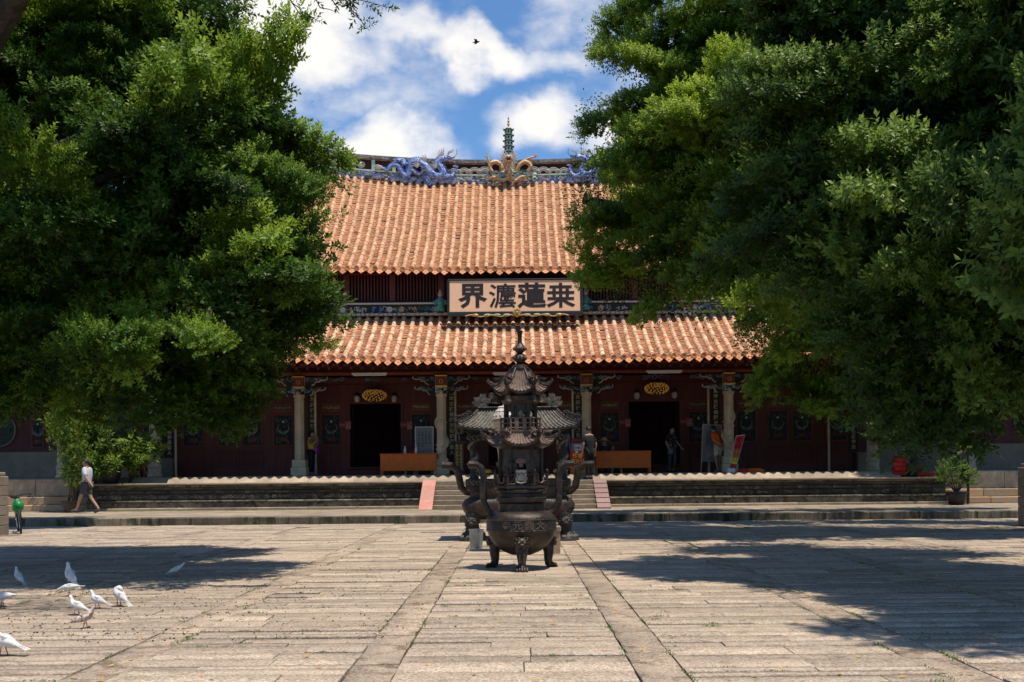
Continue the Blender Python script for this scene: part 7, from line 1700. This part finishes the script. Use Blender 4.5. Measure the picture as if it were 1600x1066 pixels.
left = [((-4.1, 10.7, 8.3), (1.35, 1.15, .6)), ((-6.4, 10.9, 8.6), (1.6, 1.4, .7)), ((-5.4, 12.4, 8.7), (1.5, 1.3, .6)), ((-8.6, 12.4, 8.6), (1.6, 1.6, .8)), BL(390, 195, 16, 1.0), BL(235, 95, 16, 1.2), BL(80, 60, 16.5, 1.4), BL(200, -60, 16.5, 1.3), BL(40, -140, 17, 1.8), BL(400, 292, 15.7, .75), BL(300, 290, 15, 1.05), BL(438, 415, 16, .74), BL(340, 430, 15.2, 1.1), BL(425, 545, 16.4, .62), BL(330, 560, 16, .62),  # leading high boughs lie above the view, added to shade the paving
        BL(225, 540, 16, .85), BL(120, 520, 16.2, 1.0), BL(25, 575, 16, .75), BL(160, 420, 15.5, 1.1), BL(30, 450, 15.5, 1.1), BL(50, 230, 19.5, 1.3), BL(190, 260, 19.5, 1.5), BL(120, 350, 19.8, 1.5), BL(330, 330, 19, 1.5), BL(380, 440, 19, 1.2), BL(100, 120, 19, 1.9), BL(230, 480, 19, 1.3), BL(60, 520, 19.5, 1.3),
        BL(150, 205, 15.4, .8), BL(205, 590, 17.5, .42), BL(-80, 600, 17, .8), BL(60, 585, 18.5, .55), BL(150, 560, 14.2, .7), BL(330, 480, 14.2, .7), BL(250, 200, 14, .7), BL(60, 340, 14.0, .7), BL(392, 582, 16.3, .72), BL(340, 590, 16.2, .72), BL(265, 590, 16.5, .62), BL(405, 478, 16.3, .62), BL(440, 520, 16.3, .5), BL(430, 478, 16.2, .5), BL(20, 620, 16.5, .6), BL(-150, 60, 16.5, 1.7), BL(-140, 350, 16, 1.6), BL(-250, 520, 16, 1.4), BL(-300, 200, 17, 2.0), BL(-60, 350, 18.5, 1.5), BL(330, 170, 18.5, 1.2), BL(100, 480, 29, 1.3), BL(-60, 440, 30, 1.5)]  # last two sit hidden behind the crown, added to shade the ledge
M['_'] = None
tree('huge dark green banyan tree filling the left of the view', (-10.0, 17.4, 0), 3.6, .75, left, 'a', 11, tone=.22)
rfar = [BL(985, 75, 26, .85), BL(958, 190, 27, .72), BL(940, 262, 27, .68), BL(912, 312, 27.5, .46), BL(968, 345, 27, .95), BL(965, 425, 27, .95), BL(1050, 120, 25, 1.35), BL(1060, 255, 25, 1.35), BL(1065, 385, 25, 1.25), BL(1150, 50, 24, 1.6), BL(1150, 200, 23.2, 1.4), BL(1165, 340, 23, 1.4),
        BL(1130, 430, 24, .85), BL(1235, 470, 23, 1.3), BL(1240, 545, 23.5, .9), BL(1300, 590, 24, .8), BL(1380, 600, 24.2, 1.0), BL(1270, 360, 23, 1.7), BL(1260, 150, 23, 1.8), BL(1380, 450, 24, 1.9), BL(1480, 560, 24, 1.3), BL(1560, 540, 23, 1.3), BL(1400, 250, 24, 2.2), BL(1550, 350, 24, 2.2),
        BL(1060, -60, 25, 1.5), BL(1250, -100, 24, 2.3), BL(1500, 60, 24, 2.6), BL(1450, -150, 24, 2.6), BL(1700, 300, 23, 2.6), BL(1030, 470, 26, .55), BL(1020, 330, 30.5, 1.1), BL(1110, 400, 31, 1.3), BL(1220, 430, 31, 1.3), BL(1340, 480, 31, 1.3), BL(1460, 500, 31, 1.3), BL(1580, 450, 31, 1.4), BL(1120, 300, 28.3, 1.5), BL(1270, 350, 28.3, 1.6), BL(1420, 400, 28.3, 1.6), BL(1560, 400, 28, 1.6), BL(1700, 420, 27, 1.8), BL(1225, 555, 24, .7), BL(1215, 605, 24, .45), BL(1270, 615, 24, .55), BL(1330, 630, 23.8, .6), BL(1300, 250, 18.5, 1.2), BL(1450, 250, 18, 1.3), BL(1570, 260, 18, 1.3), BL(1180, 480, 20, .8), BL(1330, 440, 19.5, 1.0), BL(1450, 430, 18.5, 1.1), BL(1580, 400, 18, 1.2)]  # boughs hidden behind the crown are added to shade ledge and court
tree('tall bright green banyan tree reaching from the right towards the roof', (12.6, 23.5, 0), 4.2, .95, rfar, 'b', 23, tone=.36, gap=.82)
rnear = [((5.7, 8.7, 7.6), (1.0, 1.0, .5)), BL(1345, 130, 14.4, 1.15), BL(1335, 300, 14.2, .85), BL(1460, 70, 14, 1.2), BL(1540, 210, 13.6, 1.2), BL(1450, 330, 13.6, .9), BL(1400, 455, 14.2, .72), BL(1500, 450, 13.4, .95), BL(1590, 440, 13, 1.0), BL(1455, 575, 15, .6), BL(1400, 560, 15.4, .6), BL(1520, 600, 15, .45), BL(1350, 420, 14.6, .6), BL(1290, 220, 14.6, .7), BL(1560, 575, 14.4, .55), BL(1620, 560, 14, .6), BL(1300, 30, 14.8, .9),  # first bough is out of view overhead, added to shade the near corner
         BL(1330, -80, 15.2, 1.2), BL(1560, -120, 14.2, 1.4), BL(1700, 60, 12.6, 1.4), BL(1780, 350, 12.5, 1.3), BL(1800, 250, 10.9, 1.1), BL(1760, 330, 10.2, 1.1), BL(1950, 420, 10.2, 1.1), BL(1640, 300, 14.5, 1.5), BL(1480, 200, 15.8, 1.4)]
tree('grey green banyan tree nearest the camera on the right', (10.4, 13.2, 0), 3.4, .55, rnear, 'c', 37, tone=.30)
# overhanging twig at the top of the sky
def twig():
    t = thing('hanging_branch', 'thin leafy branch hanging into the blue sky at the top edge', 'branch', W(475, -60, 13)); b = MB(); rs = random.Random(2); P_, D_ = [], []
    def br(a_, c, r0, depth):
        pts = limb_curve(a_, c, rs, n=6); b.tube(pts, [r0*(1-.6*i/5) for i in range(6)], 4, cap=False)
        for i in range(2, 6):
            if depth and rs.random() < .9:
                d = (Vector(c)-Vector(a_)); e = pts[i]+Vector((d.x*.35+rs.uniform(-.12, .12), rs.uniform(-.1, .1), -abs(rs.gauss(.10, .05)))); br(pts[i], e, r0*.5, depth-1)
            elif rs.random() < .7: P_.append(tuple(pts[i])); D_.append(((c-a_).x+rs.gauss(0, .3), rs.gauss(0, .3), (c-a_).z+rs.gauss(-.1, .3)))
    for (p, q) in (((405, -70), (470, 24)), ((440, -80), (500, 12)), ((460, -60), (530, 16)), ((420, -70), (548, -2)), ((515, -60), (548, 18)), ((340, -60), (352, -6))):
        br(W(*p, 13), W(*q, 13), .014, 1)
    b.build('twig', M['bark'], t, fix=False)
    n = len(P_); rs_ = np.random.RandomState(1); crown_object('leaves', np.array(P_), np.array(D_), rs_.uniform(.6, .9, n), rs_.uniform(.0, .25, n), 'a', t)
    b = MB(); b.tube([W(475, -60, 13), W(300, -170, 14.5), W(60, -200, 16.5)], [.03, .06, .10], 7); b.build('limb', M['bark'], t)
twig()
# ================================================================== POTTED PLANTS
def pot(t, x, y, z, r, h, mat):
    b = MB(); b.lathe([(.62*r, 0), (.72*r, .08*h), (.95*r, .6*h), (1.0*r, .85*h), (.98*r, .90*h), (1.10*r, .92*h), (1.12*r, h), (1.0*r, h), (.95*r, .93*h), (.01, .90*h)], 28, (x, y, z)); b.build('pot', M[mat], t)
def blobcrown(t, blobs, key, seed, dens, clump, tone, name='crown'):
    P_, D_, S_, T_, cen = make_crown(blobs, key, seed, dens=dens, clump=clump, base_tone=tone); crown_object(name, P_, D_, S_, T_, key, t)
# cycad like plant
p = Vector((gx(172, 35.85), 35.85, ZT)); t = thing('potted_cycad', 'potted cycad with thick dark trunk and feathery fronds at the left end of the terrace', 'potted plant', p)
pot(t, *p, .36, .52, 'pot')
b = MB(); b.tube([p+Vector((0, 0, .45)), p+Vector((-.02, 0, .9)), p+Vector((-.04, .0, 1.42))], [.13, .15, .13], 12); rs = random.Random(5)
for k in range(70): a_ = k*2.4; z = .5+.9*k/70; b.ball(p+Vector((.14*math.cos(a_)-.02*z, .14*math.sin(a_), z)), (.035, .035, .03), 0, 6, 4)
b.build('trunk', M['bark'], t)
def frond(b, base, az, el, L_, wd, droop):
    d = Vector((math.cos(az), math.sin(az), 0)); pts = []
    for k in range(15):
        u_ = k/14; pts.append(base+d*L_*u_*math.cos(el)+Vector((0, 0, L_*(u_*math.sin(el)-droop*u_*u_))))
    b.tube(pts, [.010]*10+[.006]*5, 4, 1, cap=False); sdv = Vector((-d.y, d.x, 0))
    for k in range(2, 15):
        for sg in (-1, 1):
            for q in (0, .5):
                u_ = k/14; w_ = wd*math.sin(math.pi*min(1, .15+u_*.85))+.02; a0 = pts[k]-(pts[k]-pts[k-1])*q; tip = a0+sdv*sg*w_+d*w_*.45+Vector((0, 0, -.2*w_)); s_ = (pts[k]-pts[k-1]).normalized()*.010
                b.add([a0-s_, a0+s_, tip], [(0, 1, 2)], 0, .25+.3*u_)
for k in range(22):
    b = MB(); frond(b, p+Vector((-.04, 0, 1.42)), k*2.4, rs.uniform(.15, 1.1), rs.uniform(.75, 1.15), .17, rs.uniform(.35, .7)); b.build('frond', [M['frond'], M['bark']], t, smooth=0, fix=False)
# bright papaya like shrubs around it
p = Vector((gx(212, 35.9), 36.1, ZT)); t = thing('leafy_shrub', 'bright green broad leaved shrub right of the potted cycad', 'shrub', p)
b = MB()
for k in range(6): b.tube([p+Vector((-.3, 0, 0)), p+Vector((-.2+.1*k*.5, 0, .5)), p+Vector((-.35+.17*k, -.1, 1.0))], [.025, .02, .01], 6)
b.build('stem', M['bark'], t); blobcrown(t, [((p.x+.05, p.y-.1, ZT+1.0), (.55, .4, .38)), ((p.x-.3, p.y-.1, ZT+.75), (.35, .3, .3))], 'pot', 3, .42, .30, .45)
p = Vector((gx(120, 35.2), 35.2, Z1)); t = thing('tall_leafy_shrub', 'tall bright green shrub behind the walking man and the clay pot', 'shrub', p)
b = MB()
for k in range(5): b.tube([p, p+Vector((.1*k-.2, 0, 1.2)), p+Vector((.22*k-.4, 0, 2.5))], [.03, .022, .012], 6)
b.build('stem', M['bark'], t); blobcrown(t, [((p.x-.05, p.y, Z1+2.75), (.72, .5, .50)), ((p.x+.25, p.y, Z1+2.1), (.5, .4, .45)), ((p.x+.55, p.y, Z1+1.4), (.45, .4, .4))], 'pot', 5, .34, .32, .28)
# clay pot with tall reddish stems
p = Vector((gx(111, 34.3), 34.3, Z1)); t = thing('potted_bamboo', 'brown clay pot with tall thin reddish stems and small leaves beside the walking man', 'potted plant', p); pot(t, *p, .29, .36, 'pot_clay')
M['reed'] = mk('reddish_cane', (0.20, 0.09, 0.05), (0.12, 0.09, 0.04), 9, .6, .1)
rs = random.Random(8); tips = []
for k in range(13):
    a_ = rs.uniform(0, 6.3); b = MB(); tp = p+Vector((rs.uniform(-.55, .5), rs.uniform(-.3, .3), rs.uniform(2.0, 3.3))); pts = limb_curve(p+Vector((.12*math.cos(a_), .12*math.sin(a_), .3)), tp, rs, n=7); b.tube(pts, [.016, .014, .013, .011, .009, .007, .004], 6); b.build('cane', M['reed'], t); tips += pts[2:]
P_ = np.array([tuple(q+Vector((rs.gauss(0, .14), rs.gauss(0, .14), rs.gauss(0, .1)))) for q in tips for _ in range(9)]); n = len(P_); rq_ = np.random.RandomState(4)
crown_object('leaves', P_, rq_.normal(size=(n, 3))+np.array([0, 0, .2]), rq_.uniform(.8, 1.3, n), rq_.uniform(.2, .6, n), 'bush', t)
# right: bonsai like tree in dark pot
p = Vector((gx(1427, 35.82), 35.82, ZT)); t = thing('potted_fig_tree', 'dark potted fig tree with leaning trunk beside the red sacks', 'potted tree', p); pot(t, *p, .34, .46, 'pot')
b = MB(); b.tube([p+Vector((.05, 0, .4)), p+Vector((0, 0, .62)), p+Vector((-.14, 0, .85)), p+Vector((-.20, 0, 1.2)), p+Vector((-.1, 0, 1.7))], [.15, .13, .11, .08, .05], 12)
for q in ((-.7, 0, 1.35), (.4, .1, 1.5), (.7, 0, 1.9), (-.5, -.1, 2.0), (.1, 0, 2.6)): b.tube([p+Vector((-.18, 0, 1.0)), p+Vector((-.18, 0, 1.2))+Vector(q)*.15, p+Vector(q)], [.06, .045, .015], 7)
b.build('trunk', M['bark'], t)
blobcrown(t, [((p.x-.75, p.y, ZT+1.35), (.6, .5, .36)), ((p.x+.35, p.y, ZT+1.5), (.75, .6, .42)), ((p.x-.35, p.y, ZT+2.05), (.85, .6, .45)), ((p.x+.6, p.y, ZT+2.15), (.7, .6, .45)), ((p.x+.1, p.y, ZT+2.7), (.8, .6, .4))], 'bonsai', 9, 1.1, .30, .18)
# right pot with yellow green bush and palm fronds
p = Vector((gx(1494, 34.2), 34.2, Z1)); t = thing('potted_bush', 'grey pot with yellow green bush standing at the right end of the terrace', 'potted plant', p); pot(t, *p, .32, .42, 'pot')
b = MB()
for k in range(7): b.tube([p+Vector((0, 0, .35)), p+Vector((.12*k-.36, 0, .8)), p+Vector((.2*k-.6, 0, 1.3))], [.02, .015, .008], 5)
b.build('stem', M['bark'], t); blobcrown(t, [((p.x-.1, p.y-.05, Z1+1.15), (.30, .30, .20)), ((p.x+.25, p.y, Z1+.80), (.26, .26, .2)), ((p.x-.28, p.y, Z1+.85), (.2, .2, .18))], 'bush', 7, .55, .20, .22)
p = Vector((gx(1512, 34.9), 34.9, Z1)); t = thing('palm_plant', 'slender dark palm plant with arching fronds behind the right bush', 'palm', p); b = MB(); b.tube([p, p+Vector((.02, 0, 1.0)), p+Vector((0, 0, 1.75))], [.05, .04, .03], 8); b.build('trunk', M['bark'], t)
rs = random.Random(15)
for k in range(14): b = MB(); frond(b, p+Vector((0, 0, 1.7)), k*2.4+.3, rs.uniform(.3, 1.2), rs.uniform(.9, 1.35), .24, rs.uniform(.4, .8)); b.build('frond', [M['frond'], M['bark']], t, smooth=0, fix=False)
